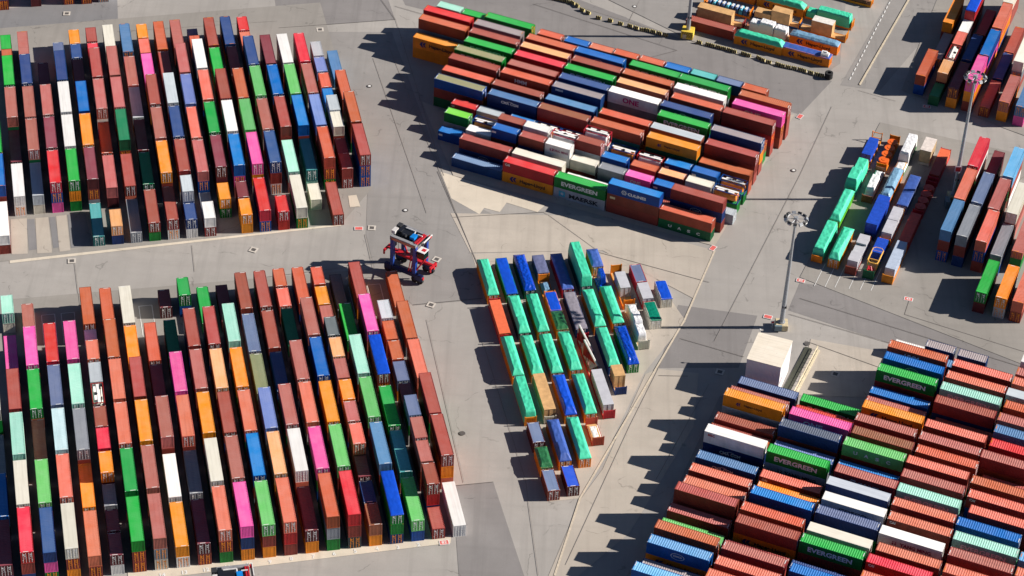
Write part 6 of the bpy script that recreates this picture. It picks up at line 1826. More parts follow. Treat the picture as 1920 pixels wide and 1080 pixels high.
for i, off in enumerate((3.6, -1.2)):
    r = load('steel_fin', ['red and white steel fin leaning at the far end of its rack', 'red and white steel fin leaning nearest on its rack'][i], 'steel fin', pa, off, .6)
    A, B, Cc, D = Vector((2.5, 1.0, .2)), Vector((2.6, .9, 3.9)), Vector((-2.2, -1.0, .6)), Vector((-2.4, .5, .1)); n_ = (B - A).cross(Cc - A).normalized() * .12
    b = MB()
    for sg in (1, -1):
        f1 = [A + n_ * sg, B + n_ * sg, Cc + n_ * sg]; f2 = [A + n_ * sg, Cc + n_ * sg, D + n_ * sg]; b.face(f1 if sg > 0 else f1[::-1]); b.face(f2 if sg > 0 else f2[::-1], 1)
    for p_, q_ in ((A, B), (B, Cc), (Cc, D), (D, A)): b.face([p_ - n_, q_ - n_, q_ + n_, p_ + n_], 1)
    b.tube(B, Cc, .2, .26, 6, 1); b.tube(A, B, .2, .1, 6, 1); b.build('fin_plate', RW, r)
    t = MB(); t.tube((-2, .9, .1), (1.8, .2, 3.0), .08); t.tube((0, 1.0, .1), (1.8, .2, 3.0), .08); t.tube((2.0, 1.0, .1), (2.2, .1, 2.6), .08); t.build('brace', RW[0], r)
SILV = plain('grey_crate', (206,206,214), .6, var=.12, scale=.6)
pa = pE(4, 374.2); flat_rack(pa, LL, 'red', 'red flat rack of grey crates with a red end panel, right of the triangle', GE, 2.2)
for i in range(4): crate(pa, -3.6 + 2.75 * i, (2.65, 2.1, 2.3), ['grey crate nearest the red end panel of its rack', 'second grey crate from the red end panel of its rack', 'third grey crate from the red end panel of its rack', 'grey crate farthest along the rack with the red end panel'][i], SILV)
pa = pE(5, 381.0, LS); flat_rack(pa, LS, 'navy', 'short navy flat rack carrying one tall wooden crate', GE, 2.0); crate(pa, .3, (3.4, 2.2, 3.2), 'tall tan wooden crate standing on the short navy flat rack')
pa = pE(6, 412.8, LS); flat_rack(pa, LS, 'tan', 'short brown flat rack under the blue wrapped machine', GE, .9); wrapped(pa, 0, 5.0, 'foil', 'foil', 25, .6, 'royal blue wrapped machine with a peaked top at the upper right', W=.9); wrapped(pa, .6, 3.0, 'foil', 'tall', 26, .7, 'peaked blue wrapped top piece of the wrapped machine', W=.55, extra=-.4)
pa = pE(7, 407.5); flat_rack(pa, LL, ora, 'orange flat rack with tall open far end panel and one grey crate', GE, 2.6); crate(pa, .3, (5.4, 2.1, 2.5), 'grey ribbed crate alone on the orange flat rack, upper right', SILV)
pa = pE(7, 394.2); flat_rack(pa, LL, 'cream', 'cream flat rack carrying stepped white wrapped boxes', GE, 2.4)
for i, (off, l, h) in enumerate(((4.0, 3.0, 1.8), (.8, 3.4, 2.9), (-2.6, 3.4, 1.9))): wrapped(pa, off, l, 'white', 'tall', 27 + i, .6 - (2.9 - h) * .6, ['low white wrapped box at the far end of the cream rack', 'tall white wrapped box in the middle of the cream rack', 'low white wrapped box nearest on the cream rack'][i], W=.8)
pa = pE(8, 407.0, LS); flat_rack(pa, LS, 'red', 'short red flat rack with two pale crates, right side', GE, 2.0)
for i in range(2): crate(pa, -1.4 + 2.7 * i, (2.6, 2.2, 2.2), ['pale grey crate nearest on the short red rack', 'pale grey crate farther on the short red rack'][i], SILV)
# ------------------------------------------------------------------ block beside the right lamp mast
BLUEBOX = plain('blue_wrapping', (34,84,206), .45, var=.2, bump=.3); WRAP = TM['white']
pa = pF(475.0, -106.1); flat_rack(pa, LL, ora, 'orange flat rack with blue wrapped boxes and an open far frame', GF, 2.4, True, True)
for i in range(4):
    for j in range(2): crate(pa, -3.2 + 1.75 * i, (1.6, 1.0, 2.2), 'blue wrapped box strapped with pink bands on the orange rack', BLUEBOX, WRAP if False else BLUEBOX, 'wrapped_box', 'box', .57, 'blue boxes on the orange rack', False).location += Vector((math.cos(R(-19.5)), math.sin(R(-19.5)), 0)) * (-.55 + 1.1 * j)
PINK = plain('pink_strap', (240,140,180), .6)
for pr in ((463.0, -105.6, 'stepped mint wrapped load with a high near box, left edge by the lamp mast', 'tall', 31), (437.2, -104.6, 'large mint wrapped load on an orange rack nearest in the left row', 'tall', 33)):
    pa = pF(pr[0] - .3, pr[1]); flat_rack(pa, LL, ora, 'orange flat rack beneath ' + ('the stepped mint load' if pr[4] == 31 else 'the nearest large mint load'), GF, 1.9); wrapped(pa, 0.2, 11.2, mg, 'tall', pr[4], .6, pr[2], W=1.1)
pa = pF(462.0, -105.6); wrapped(pa, -2.0, 5.0, mg, 'tall', 34, 1.9, 'high mint wrapped box on top of the stepped load', W=1.12)
open_top(pF(450.2, -105.0), LL, 'lime', mg, 'hump', 32, 'mint tarp over a lime striped container in the left row by the mast', GF)
open_top(pF(436.7, -100.8), LL, ora, mg, 'step', 35, 'mint tarp-covered orange container second from left at the near edge', GF)
def coil_row(pa, body, lab, glab, mat):
    flat_rack(pa, LL, body, lab, GF, 2.2)
    for i in range(4):
        r = load('cable_drum', ['nearest', 'second', 'third', 'farthest'][i] + ' ' + glab, 'drum', pa, -3.9 + 2.55 * i, .57)
        b = MB(); b.tube((0, 0, 0), (0, 0, 1.25), 1.12, 1.12, 24); b.tube((0, 0, 1.25), (0, 0, 1.4), 1.2, 1.2, 24); b.tube((0, 0, 1.4), (0, 0, 1.46), .5, .5, 16); b.build('drum_body', mat, r)
coil_row(pF(475.9, -102.1), ora, 'orange flat rack carrying four bright orange drums', 'bright orange drum on the orange flat rack', ORM)
pa = pF(462.8, -101.4); flat_rack(pa, LL, 'tan', 'brown flat rack under the long white wrapped load', GF, 2.0); wrapped(pa, .3, 11.0, 'white', 'hump', 36, .9, 'long white wrapped load on a brown flat rack', W=.85); wrapped(pa, -1.5, 6.0, 'white', 'tall', 37, .2, 'broad white wrapped hump on the brown flat rack', W=.8)
pa = pF(476.4, -98.1); flat_rack(pa, LL, 'green', 'green flat rack under the tall white wrapped load', GF, 1.6); wrapped(pa, 1.8, 8.2, 'white', 'tall', 38, 1.0, 'tall white wrapped box with folded end at the top edge'); wrapped(pa, -4.0, 4.0, 'white', 'low', 39, 1.0, 'low white sheeted piece in front of the tall white box')
pa = pF(463.0, -97.5); root = open_top(pa, LL, ora, 'ice', 'hump', 40, 'open orange container holding a grey-blue sheeted boat shape', GF)
pa = pF(450.0, -96.8); flat_rack(pa, LL, 'navy', 'navy flat rack under the big blue box', GF, 1.6); crate(pa, 0, (11.2, 2.5, 3.6), 'large royal blue banded box on a navy rack in the third row', BLUEBOX, BLUEBOX, 'wrapped_box', 'box')
pa = pF(436.1, -96.7); flat_rack(pa, LL, 'brick', 'brick red flat rack of grey crates at the near edge', GF, 2.2)
for i in range(3): crate(pa, -3.3 + 3.5 * i, (3.3, 2.2, (2.6, 1.9, 2.4)[i]), ['tall pale crate nearest on the brick red rack', 'low grey crate in the middle of the brick red rack', 'pale crate farthest on the brick red rack'][i], SILV)
pa = pF(482.6, -94.0, LS); flat_rack(pa, LS, 'cream', 'short cream flat rack under the big beige crate', GF, .7); crate(pa, 0, (5.4, 2.5, 3.4), 'big beige crate with striped white lid at the top edge', plain('beige_crate', (206,180,140), .8), plain('crate_lid_white', (240,228,220), .8))
open_top(pF(462.3, -93.2), LL, 'slate', 'navy', 'flat', 7, 'slate container with a flat lavender blue tarp in the fourth row', GF)
pa = pF(449.0, -93.0); flat_rack(pa, LL, ora, 'orange flat rack with two pale crates in the fourth row', GF, 2.2)
for i in range(2): crate(pa, -2.6 + 5.2 * i, (4.9, 2.2, 2.7), ['pale square-lidded crate nearest on the fourth row orange rack', 'pale spotted crate farther on the fourth row orange rack'][i], SILV)
pa = pF(436.4, -92.8); flat_rack(pa, LL, 'darkgreen', 'dark green flat rack with red machinery and a yellow frame', GF, 2.3); crate(pa, 3.1, (5.4, 2.3, 2.2), 'bright blue sheeted crate behind the yellow frame', BLUEBOX, BLUEBOX, 'sheeted_crate')
YEL = plain('yellow_frame_paint', (250,190,84), .5)
r = load('lifting_frame', 'yellow tubular lifting frame lying over the dark green rack', 'lifting frame', pa, -.6, 2.6); b = MB()
pts = [(-2.6, -1.0, 0), (-2.2, -1.15, .1), (2.2, -1.15, .1), (2.8, -.6, .1), (2.8, .6, .1), (2.2, 1.15, .1), (-2.2, 1.15, .1), (-2.8, .6, 0), (-2.8, -.6, 0)]
for p0, p1 in zip(pts, pts[1:] + pts[:1]): b.tube(p0, p1, .16)
for x in (-1.6, 1.6): b.tube((x, -1.15, .1), (x, 1.15, .1), .14)
for x in (-2.2, 2.2):
    for s in (-1, 1): b.tube((x, s * 1.1, .1), (x, s * 1.0, -2.0), .1)
b.build('frame_tubes', YEL, r)
r = load('red_machine', 'red machinery with bent arms at the near end of the dark green rack', 'machine', pa, -4.3, .57); b = MB(); b.box((0, 0, .4), (2.0, 1.4, .8)); b.tube((-.6, -.6, .5), (.6, .2, 1.5), .18); b.tube((.6, .2, 1.5), (-.4, .7, 1.0), .15); b.tube((-.8, .6, .6), (.3, .6, 1.6), .15); b.build('machine_body', plain('machine_red', (196,30,40), .4), r)
DRED = plain('deep_red_panel', (170,58,48), .55, var=.15)
pa = pF(475.9, -90.0); flat_rack(pa, LL, 'red', 'red flat rack with three deep red boxes beside the lamp mast', GF, 2.4)
for i in range(3): crate(pa, -3.5 + 3.6 * i, (3.5, 2.25, 2.0), ['nearest', 'middle', 'farthest'][i] + ' deep red box on the red rack beside the mast', DRED if i < 2 else CORALM, None, 'panelled_box', 'box')
coil_row(pF(462.5, -89.5), 'red', 'red flat rack carrying four deep red drums', 'deep red drum on the red flat rack', plain('drum_red', (206,64,48), .5, var=.15))
pa = pF(449.1, -89.0); flat_rack(pa, LL, 'red', 'red flat rack with four red panelled boxes in the last row', GF, 2.3)
for i in range(4): crate(pa, -4.0 + 2.75 * i, (2.65, 2.25, 1.9), ['nearest', 'second', 'third', 'farthest'][i] + ' red panelled box of the last row rack', plain('red_panel', (222,76,56), .5), None, 'panelled_box', 'box')
ICEM = plain('ice_blue_crate', (190,204,226), .6, var=.12)
pa = pF(436.8, -88.6); flat_rack(pa, LL, ora, 'orange flat rack with pale blue crates at the near right corner', GF, 2.2)
for i in range(3): crate(pa, -2.9 + 3.5 * i, (3.4, 2.1, 2.6), ['nearest', 'middle', 'farthest'][i] + ' pale blue crate on the near right orange rack', ICEM)
# ------------------------------------------------------------------ oversize loads at the top
r_ = container('L', *(pH(-161.8, 511.6)[0][:2]), -21.7, 0, 2.6, 'brick', '', 'C', 'brick red long container right behind the hazard-striped mast base'); r_['group'] = GH
r_ = open_top(pH(-148.9, 510.6), LL, ora, mg, 'hump', 41, 'orange container with a mint hipped tarp along the striped barriers', GH, 'HL')
r_ = open_top(pH(-137.0, 511.0), LL, ora, 'navy', 'flat', 8, 'orange container with blue tarp nearest the tyre stack', GH, 'HL')
r = load('white_machine', 'white rounded machine part showing at the end of a blue tarp', 'machine', pH(-137.0, 511.0), 4.6, 2.5); b = MB(); b.tube((-.9, 0, .1), (.9, 0, .1), 1.0, .8, 14); b.box((0, 0, .9), (.8, .5, .5)); b.build('machine_body', WHITE, r)
open_top(pH(-136.9, 517.0), LL, ora, 'ice', 'low', 42, 'orange container with a two-part grey-blue tarp, second row from the barriers', GH, 'HL')
pa = pH(-161.2, 517.2); flat_rack(pa, LL, 'brick', 'brick red flat rack carrying two big wooden crates by the mast', GH, 2.0)
for i in range(2): crate(pa, -3.6 + 4.45 * i, (4.35, 2.4, 2.7), ['big wooden crate left of its twin beside the lamp mast', 'big wooden crate right of its twin on the brick red rack'][i])
pa = pH(-148.6, 517.2); flat_rack(pa, LL, 'rose', 'dusty rose flat rack of white wrapped boxes', GH, 1.0)
for i, (off, l, h) in enumerate(((-3.6, 2.6, 1.9), (-.6, 3.8, 2.9), (3.0, 3.2, 2.1))): wrapped(pa, off, l, 'white', 'tall', 43 + i, .6 - (2.9 - h) * .6, ['low lilac-white wrapped box left on the dusty rose rack', 'tall white wrapped box in the centre of the dusty rose rack', 'low white wrapped box right on the dusty rose rack'][i])
pa = pH(-148.6, 523.4); flat_rack(pa, LL, 'navy', 'navy flat rack carrying a low and a tall wooden crate', GH, 1.4); crate(pa, -3.6, (4.0, 2.2, 1.6), 'low wooden crate left of the tall one, top of the picture'); crate(pa, 1.0, (4.6, 2.4, 3.2), 'tall wooden crate on the navy rack behind the white boxes')
pa = pH(-136.8, 523.4); flat_rack(pa, LL, ora, 'orange flat rack with one crate and bare deck at both ends', GH, 2.2); crate(pa, -.2, (5.2, 2.4, 3.4), 'wooden crate with white lid and two dark vents on the orange rack', None, plain('lid_white', (244,238,230), .7))
pa = pH(-137.2, 529.4); flat_rack(pa, LL, ora, 'orange flat rack under the banded mint boxes', GH, 2.0); wrapped(pa, -4.4, 2.6, mg, 'tall', 46, -.6, 'low mint wrapped box left of the banded mint load'); wrapped(pa, 1.2, 8.6, mg, 'tall', 47, .6, 'banded mint wrapped load on the orange rack, top right')
open_top(pH(-149.6, 529.2), LL, ora, mg, 'hump', 48, 'orange container with a hipped mint tarp at the picture top', GH, 'HL')
container('L', *(pH(-162.3, 529.2)[0][:2]), -21.7, 0, 2.6, 'orange', '', 'C', 'bright orange long container at the top edge left of the hipped mint tarp')['group'] = GH
pa = pH(-161.2, 522.6); flat_rack(pa, LL, ora, 'orange flat rack loaded with a row of blue machine housings', GH, 2.2)
for i in range(9): 
    r = load('blue_housing', 'blue machine housing in the long row on the orange rack', 'machine', pa, -4.7 + 1.17 * i, .57, 'blue machine housings'); b = MB(); b.box((0, 0, .5), (.95, 2.0, 1.0)); b.tube((0, -1.0, 1.1), (0, 1.0, 1.1), .42, n=10); b.box((0, 0, 1.55), (.5, 1.2, .2), 1); b.build('housing', [INK['c'] if i % 3 == 1 else plain('housing_blue', (60,96,150), .5), WHITE], r)
pa = pH(-136.0, 541.6); flat_rack(pa, LL, ora, 'orange flat rack with brown timber at the very top edge', GH, 1.6); crate(pa, 0, (9.6, 2.0, 1.0), 'low brown timber stack on the topmost orange rack', plain('brown_timber', (120,80,56), .8))
# ------------------------------------------------------------------ straddle carriers
BLU = plain('carrier_blue', (24,70,160), .4, var=.12); DBL = plain('carrier_dark_blue', (22,44,96), .45, var=.2); CRED = plain('carrier_red', (206,36,48), .4, var=.12); CGREY = plain('carrier_grey', (188,188,190), .5); CBOX = plain('carrier_brown_panel', (196,130,104), .5); GLASS = plain('cab_glass', (20,44,40), .08); CYB = plain('bright_blue_tank', (20,140,230), .4)
def carrier(loc, rz, label):
    root = empty('straddle_carrier', loc, rz); tag(root, label, 'straddle carrier', 'straddle carriers'); 
    for s in (-1, 1):
        b = MB(); b.box((0, s * 2.2, 1.75), (9.2, .75, .8)); b.box((-3.9, s * 2.2, 1.5), (1.8, .9, 1.1)); b.box((3.7, s * 2.2, 1.5), (1.8, .9, 1.1)); b.box((4.7, s * 2.2, 1.6), (.35, .5, .5), 1)
        b.build('side_frame', [DBL, CRED], root)
        for x in (-4.1, -2.9, 2.7, 4.0):
            wh = MB(); wh.tube((x, s * 2.2 - .28, .78), (x, s * 2.2 + .28, .78), .78, n=18); o = wh.build('wheel', RUBBER, root)
            rm = MB(); rm.tube((x, s * 2.2 - .3, .78), (x, s * 2.2 + .3, .78), .36, n=12); rm.build('rim', DARK, o)
        for x in (-3.0, 2.6):
            b = MB(); b.box((x, s * 2.2, 5.6), (.8, .75, 7.2)); b.build('leg', BLU, root)
    b = MB(); b.box((-.3, -2.2, 9.35), (6.4, .75, .9)); b.box((-.3, 2.2, 9.35), (6.4, .75, .9)); b.box((-.3, -2.59, 9.3), (5.6, .02, .6), 1); b.box((-.9, -2.2, 9.83), (5.0, .7, .06), 0); b.build('top_girder', [plain('girder_grey', (150,150,154), .6, var=.25), CBOX], root)
    b = MB(); b.box((-.3, 0, 9.2), (6.2, 3.65, .5), 0); b.box((-1.0, .3, 9.8), (2.4, 1.8, .8), 1); b.box((-2.4, .6, 9.9), (.8, 2.4, .9), 1); b.tube((-1.8, 1.1, 10.35), (.6, 1.1, 10.35), .16, n=8, mi=2); b.tube((.6, 1.1, 10.35), (.6, .2, 9.9), .16, n=8, mi=2); b.tube((1.4, .6, 10.2), (2.6, .6, 10.2), .15, n=8, mi=2)
    b.tube((-1.6, -.6, 9.9), (-.4, -1.0, 10.1), .3, n=10, mi=0); b.box((-3.4, -.7, 10.1), (.9, 1.5, .8), 2); b.box((-3.4, 1.2, 10.1), (1.0, 1.2, .9), 0); b.box((-3.5, .4, 10.3), (.3, 2.8, .1), 0)
    b.build('engine_deck', [DARK, plain('engine_black', (30,32,40), .4), plain('pipe_white', (226,222,220), .4)], root)
    b = MB(); b.box((1.05, -.3, 10.0), (1.1, 1.5, .6)); b.build('coolant_tank', CYB, root)
    b = MB(); b.box((2.3, 0, 9.75), (.3, 3.9, .35)); b.box((2.75, 0, 9.75), (.22, 3.9, .3)); b.box((2.0, 0, 9.6), (.25, 3.6, .3)); b.build('hoist_beam', CRED, root)
    b = MB(); b.box((4.1, -1.5, 7.6), (1.7, 1.7, 1.7), 0); b.box((4.1, -1.5, 8.52), (1.9, 1.9, .14), 1); b.box((4.35, -1.4, 8.6), (.9, .9, .04), 2); b.box((3.15, -1.5, 7.5), (.3, 1.2, 2.0), 2); b.box((4.1, -1.5, 6.7), (1.8, 1.8, .14), 2); b.build('cabin', [GLASS, WHITE, CRED], root)
    b = MB(); b.box((3.4, .8, 9.0), (.4, 3.2, .2)); b.box((3.6, 1.2, 9.6), (.15, 3.4, .3), 1); b.box((3.4, 2.3, 9.4), (.6, .5, .5), 2); b.build('walkway', [DARK, WHITE, CRED], root)
    b = MB(); b.box((0, 0, 4.2), (6.6, 1.5, .55)); b.box((-4.3, 0, 4.4), (3.0, .5, .5)); b.box((4.3, 0, 4.2), (3.0, .5, .5))
    for t in (-1, 1): b.box((t * 5.8, 0, 4.1), (.45, 2.4, .45)); b.box((t * 5.8, -1.15, 3.6), (.35, .25, .9)); b.box((t * 5.8, 1.15, 3.6), (.35, .25, .9))
    b.build('spreader', CRED, root)
    b = MB()
    for x in (-2.2, 2.0):
        for s in (-1, 1): b.tube((x, s * .9, 4.4), (x, s * 1.5, 9.2), .05, n=5, mi=1)
    b.tube((1.6, -2.2, 2.2), (2.5, -1.9, 9.0), .14, n=6); b.tube((1.1, -2.3, 2.2), (2.0, -2.0, 9.0), .12, n=6); b.tube((2.6, 2.1, 6.2), (4.3, -1.0, 6.4), .14, n=6); b.tube((-2.6, 1.9, 5.0), (-1.0, .4, 4.6), .2, n=6); b.tube((3.0, -2.1, 3.2), (4.2, -.8, 5.6), .2, n=6); b.build('brace', [CRED, DARK], root)
    b = MB(); b.box((-2.9, -1.2, 7.4), (.3, .6, 1.4), 0); b.box((2.0, -2.2, 7.8), (.7, .8, 1.6), 0); b.tube((-3.0, -2.2, 6.0), (2.6, -2.2, 8.4), .08, n=6); b.build('control_box', DBL, root)
    return root
cr = carrier((-22.0, 433.35, .12), R(-29), 'blue and red straddle carrier standing at the lane crossing')
c2 = copy_tree(cr); c2.location = (-47.2, 330.2, .12); c2.rotation_euler = (0, 0, R(13)); c2['label'] = 'straddle carrier cut off by the bottom edge of the picture'
# ------------------------------------------------------------------ lamp masts
MASTM = plain('mast_steel', (176,180,186), .45, .3, var=.1); HZ = [plain('hazard_yellow', (240,206,70), .7), plain('hazard_black', (30,30,30), .8)]; HB = [plain('weathered_yellow', (222,206,140), .85, var=.25), HZ[1]]
def mast(loc, H, label, head=True):
    root = empty('lamp_mast', loc); tag(root, label, 'lamp mast', 'high lamp masts'); b = MB(); b.tube((0, 0, 1.2), (0, 0, H * .5), .52, .38, 14); b.tube((0, 0, H * .5), (0, 0, H), .38, .22, 14); b.tube((0, 0, 1.2), (0, 0, 1.6), .75, .75, 14); b.build('pole', MASTM, root)
    b = MB(); b.box((0, 0, .65), (2.6, 2.6, 1.3)); b.box((0, 0, 1.33), (2.4, 2.4, .06)); b.build('base_block', CONC, root)
    b = MB(); b.box((.1, 0, 5.6), (.9, .9, .5)); b.box((0, .1, 3.0), (.7, .9, 1.2)); b.build('winch_box', DARK, root)
    if head:
        b = MB(); n = 22
        for i in range(n):
            t0, t1 = 2 * math.pi * i / n, 2 * math.pi * (i + 1) / n; b.tube((1.75 * math.cos(t0), 1.75 * math.sin(t0), H), (1.75 * math.cos(t1), 1.75 * math.sin(t1), H), .09, n=5)
        for i in range(6): t = math.pi * i / 3; b.tube((.2 * math.cos(t), .2 * math.sin(t), H), (1.75 * math.cos(t), 1.75 * math.sin(t), H), .07, n=5)
        b.tube((0, 0, H - .4), (0, 0, H + .4), .5, .4, 12); b.build('head_ring', MASTM, root)
        for i in range(11):
            t = 2 * math.pi * i / 11; f = MB(); f.box((2.15 * math.cos(t), 2.15 * math.sin(t), H - .05), (.5, .75, .6), 0, t, 0, R(28)); f.box((2.3 * math.cos(t), 2.3 * math.sin(t), H - .2), (.34, .68, .4), 1, t, 0, R(28)); f.build('floodlight', [DARK if i % 3 else MASTM, WHITE], root)
    return root
mt = mast((56.8, 421.4, .12), 28.5, 'tall lamp mast between the pale lane and the white shed')
b = MB(); b.box((-.75, -1.5, .9), (1.5, .5, 1.3)); b.build('control_cabinet', plain('cabinet_grey', (120,140,150), .5), mt)
b = MB(); b.box((-1.9, -.5, 1.6), (.9, .06, .7), 0, R(20)); b.box((-1.9, -.536, 1.6), (.6, .02, .45), 1, R(20)); b.tube((-1.9, -.46, 0), (-1.9, -.46, 1.3), .04); b.build('sign_board', [WHITE, INK['r']], mt)
m3 = mast((97.8, 470.2, .12), 33.0, 'tall lamp mast rising before the pink container at right')
b = MB(); b.box((-1.6, -2.6, .9), (1.0, 2.2, 1.8)); b.build('control_cabinet', plain('cabinet_grey', (120,140,150), .5), m3)
b = MB(); b.box((-.2, -.75, 8.8), (1.5, .1, 1.5)); b.box((-.2, -.81, 8.8), (1.1, .02, 1.1), 1); b.build('sign_board', [plain('sign_pink', (220,190,200), .6), INK['r']], m3)
m1 = mast((39.3, 531.4, .12), 30.0, 'lamp mast on a hazard-striped concrete block at the top edge', False)
b = MB(); b.box((0, 0, 1.05), (2.9, 2.7, 2.1), 0)
for i in range(7):
    x0 = -1.45 + i * .44
    p = [(x0 + .0, -1.356, 2.0), (x0 + .2, -1.356, 2.0), (x0 + 1.2, -1.356, .5), (x0 + 1.0, -1.356, .5)]
    p = [(max(-1.43, min(1.43, x)), y, z) for x, y, z in p]; b.face(p[::-1], 1)
b.build('striped_block', HZ, m1).rotation_euler = (0, 0, R(-12))
# ------------------------------------------------------------------ white corrugated shed, railing, channel
sh = empty('white_shed', (48.1, 400.9, .1), R(-17.8)); tag(sh, 'large white corrugated shed behind the stacked containers with rust-stained roof', 'shed')
SHW = plain('shed_white', (238,236,240), .5, var=.05); W_, D_, H_ = 7.1, 9.0, 7.9
b = MB(); pr = prof(0, W_, .3, .05)
for (x0, d0), (x1, d1) in zip(pr, pr[1:]):
    b.face([(x0, d0, 0), (x1, d1, 0), (x1, d1, H_), (x0, d0, H_)]); b.face([(x0, D_ - d0, 0), (x0, D_ - d0, H_), (x1, D_ - d1, H_), (x1, D_ - d1, 0)])
for xx, s in ((0, 1), (W_, -1)): b.box((xx + s * .03, D_ / 2, H_ / 2), (.05, D_ - .1, H_))
b.box((W_ + .01, 2.2, 2.2), (.04, .9, 2.2)); b.build('wall', SHW, sh)
b = MB(); b.box((W_ / 2, D_ / 2, H_ + .06), (W_ + .16, D_ + .16, .12))
for i in range(4): b.box((W_ * (i + .5) / 4, D_ / 2, H_ + .125), (.05, D_, .012))
b.build('roof', paint('shed_roof', (240,228,210), True, rust=.8), sh)
b = MB(); b.box((W_ + .04, 1.6, 3.4), (.03, 2.2, .6)); b.build('wall_sign', plain('sign_pink', (220,190,200), .6), sh)
b = MB(); b.tube((.2, D_ + .1, H_), (.2, D_ + .1, H_ + .8), .05); b.box((.2, D_ + .1, H_ + .8), (.3, .3, .3)); b.build('roof_lamp', WHITE, sh)
p0, p1 = Vector((64.0, 414.6, .12)), Vector((57.8, 398.4, .12)); dv = p1 - p0; L = dv.length; an = math.atan2(dv.y, dv.x)
rl = empty('handrail', p0, an); tag(rl, 'long cream handrail beside the white shed', 'railing'); CRM = plain('rail_cream', (236,222,190), .6)
for z in (.6, 1.1):
    b = MB(); b.tube((0, 0, z), (L, 0, z), .07, n=6); b.build('rail', CRM, rl)
for i in range(12):
    b = MB(); b.tube((L * i / 11, 0, 0), (L * i / 11, 0, 1.1), .06, n=6); b.build('post', CRM, rl)
b = MB(); b.box((L / 2, .35, .06), (L, .5, .14)); b.build('kerb', CRM, rl)
b = MB(); b.box(tuple((p0 + p1) / 2 + Vector((-1.7, .65, .03))), (L * .98, 1.5, .05), 0, an); struct(b.build('drain_channel', plain('wet_channel', (70,72,60), .7)))
b = MB(); (x0, y0), (x1, y1) = (95.1, 553.7), (80.0, 514.3); b.box(((x0 + x1) / 2, (y0 + y1) / 2, .15), (math.hypot(x1 - x0, y1 - y0), .42, .1), 0, math.atan2(y1 - y0, x1 - x0)); struct(b.build('kerb', plain('kerb_stone', (214,200,176), .9)))
# ------------------------------------------------------------------ striped barriers, tyre stack, covers, gratings, signs
BAR = [
(1.4, 547.3), (2.7, 546.7), (4.0, 546.1), (5.4, 545.5), (6.7, 544.9), (7.2, 544.9), (8.6, 544.4), (9.9, 543.9), (11.2, 543.4), (12.4, 542.3), (13.6, 540.4), (15.1, 539.3), (17.6, 537.2), (20.5, 536.3), (23.0, 535.1), (25.3, 534.3), (26.8, 533.6), (28.3, 532.9), (29.5, 532.8), (30.9, 532.3), (32.4, 531.7), (33.9, 531.1), (42.1, 528.6), (44.2, 527.9), (45.2, 527.5), (46.6, 527.0), (47.9, 526.5), (49.3, 526.0), (50.4, 525.4), (52.7, 524.7), (53.8, 524.1), (56.3, 523.2), (57.2, 522.4), (58.6, 521.6), (60.8, 520.9), (61.8, 520.3), (63.2, 519.9), (64.6, 519.5), (66.1, 519.1), (66.9, 518.7), (68.5, 518.0), (70.0, 517.4), (71.0, 517.0)
]
bb = MB(); bb.face([(-.55, -.3, 0), (.55, -.3, 0), (.55, -.12, .7), (-.55, -.12, .7)]); bb.face([(.55, .3, 0), (-.55, .3, 0), (-.55, .12, .7), (.55, .12, .7)]); bb.face([(-.55, -.12, .7), (.55, -.12, .7), (.55, .12, .7), (-.55, .12, .7)]); bb.face([(-.55, -.3, 0), (-.55, -.12, .7), (-.55, .12, .7), (-.55, .3, 0)]); bb.face([(.55, -.3, 0), (.55, .3, 0), (.55, .12, .7), (.55, -.12, .7)])
for x in (-.4, 0, .4): bb.face([(x - .13, -.308, .0), (x + .13, -.308, .0), (x + .13, -.128, .702), (x - .13, -.128, .702)], 1); bb.face([(x - .08, -.128, .704), (x + .1, -.128, .704), (x + .1, .128, .704), (x - .08, .128, .704)], 1)
BME = bb.mesh('barrier', HB)
for i, (x, y) in enumerate(BAR):
    q = BAR[min(i + 1, len(BAR) - 1)]; p = BAR[i if i + 1 < len(BAR) else i - 1]; an = math.atan2(q[1] - p[1], q[0] - p[0])
    o = inst('concrete_barrier', BME, None, None, (x, y, .12), (0, 0, an)); o.scale = (1.15, 1.15, 1.1); tag(o, 'yellow and black striped concrete barrier in the row along the lane edge', 'barrier', 'striped concrete barriers')
ty = empty('tyre_stack', (72.7, 516.6, .12)); tag(ty, 'stack of big black tyres at the end of the striped barriers', 'tyre')
for i in range(3):
    b = MB(); n = 20
    for j in range(n):
        t0, t1 = 2 * math.pi * j / n, 2 * math.pi * (j + 1) / n
        ring = [(.95, .02), (1.0, .25), (.95, .5), (.5, .48), (.5, .04)]
        for k in range(5):
            (ra, za), (rb, zb) = ring[k], ring[(k + 1) % 5]; z = i * .52
            b.face([(ra * math.cos(t0), ra * math.sin(t0), z + za), (ra * math.cos(t1), ra * math.sin(t1), z + za), (rb * math.cos(t1), rb * math.sin(t1), z + zb), (rb * math.cos(t0), rb * math.sin(t0), z + zb)])
    b.build('tyre', RUBBER, ty)
IRON = plain('cover_iron', (96,92,90), .7)
for i, (x, y) in enumerate([(62.4, 478.0), (-35.9, 502.7), (-24.3, 455.1), (26.5, 543.7), (-8.3, 382.7), (62.0, 416.4)]):
    b = MB(); b.tube((0, 0, 0), (0, 0, .03), .62, n=20, mi=1); b.tube((0, 0, .03), (0, 0, .04), .34, n=16, mi=0); o = b.build('manhole_cover', [WHITE if i < 3 or i == 3 else IRON, IRON]); o.location = (x, y, .12)
    tag(o, ['round manhole cover on the lane right of the middle block', 'round manhole cover on the lane right of the upper left yard', 'round manhole cover on the lane above the straddle carrier', 'round manhole cover at the top near the barriers', 'dark round manhole cover right of the lower left yard', 'round manhole cover right of the cream handrail'][i], 'manhole cover', 'round manhole covers')
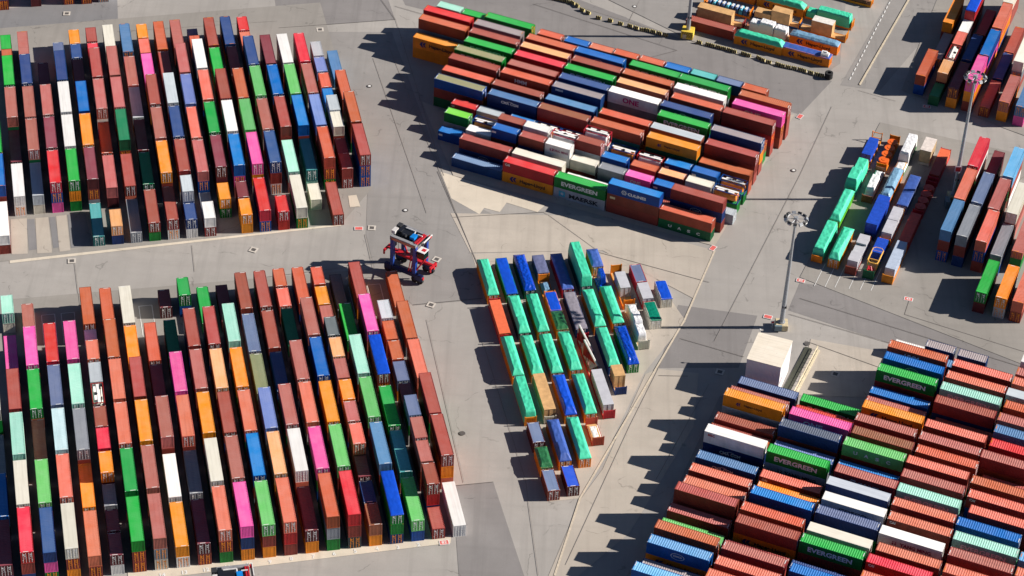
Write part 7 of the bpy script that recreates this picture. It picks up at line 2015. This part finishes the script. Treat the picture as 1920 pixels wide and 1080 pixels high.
for i, (x, y, rz) in enumerate([(-31.2, 448.1, 0), (-16.5, 438.2, -25), (-55.9, 438.1, -20), (-93.8, 430.9, 10), (-111.0, 526.8, 5), (-49.6, 525.7, 10), (67.3, 407.1, -20), (43.5, 405.8, -15), (-16.8, 422.6, -20)]):
    b = MB(); b.box((0, 0, .0), (1.7, 1.7, .02), 0); b.box((0, 0, .012), (.95, .95, .01), 1); o = b.build('drain_grating', [plain('grating_surround', (214,206,196), .8), IRON]); o.location = (x, y, .13); o.rotation_euler = (0, 0, R(rz))
    tag(o, 'square drain grating with a pale surround, ' + ['left of the straddle carrier by the yard corner', 'right of the straddle carrier', 'in the cross lane between the left yards', 'at the left end of the cross lane', 'at the top left of the picture', 'above the upper left yard near the dark asphalt', 'in the shade right of the handrail', 'in the shade left of the white shed', 'below the straddle carrier'][i], 'drain grating', 'square drain gratings')
for i, (x, y, rz) in enumerate([(54.2, 424.6, -15), (-34.0, 447.6, 5), (65.0, 499.7, 60), (-10.2, 351.6, 13), (61.8, 437.6, -15), (84.6, 433.2, -15), (95.3, 506.6, -10), (43.2, 447.4, 60)]):
    b = MB(); b.box((0, 0, 0), (1.9, 1.25, .012), 0); b.box((0, 0, .01), (1.6, 1.0, .008), 1); o = b.build('painted_sign_plate', [WHITE, plain('faded_red_plate', (232,110,104), .7)]); o.location = (x, y, .135); o.rotation_euler = (0, 0, R(rz))
    tag(o, 'red and white row plate on the ground ' + ['by the lamp mast of the white shed', 'at the corner of the upper left yard', 'right of the middle block', 'right of bay two', 'at the left corner of the mast block', 'before the empty bays at right', 'by the top right corner block', 'below the middle block'][i], 'ground sign', 'red row plates')
for s, x, y in [('82', -10.2, 351.6), ('45', 61.8, 437.6), ('45', 84.6, 433.2), ('45', 95.3, 506.6)]:
    inst('row_number', text_mesh(s, .02), None, None, (x, y, .155), (0, 0, R(13 if s == '82' else -15)))['kind'] = 'structure'
for s, x, y in NUMS[1:]:
    o = inst('bay_number', text_mesh(s, .03), None, None, (x, y - .3, .125), (0, 0, R(13.4))); o.scale = (1.3, 1.3, 1); o['kind'] = 'structure'

print('objects', len(bpy.data.objects))
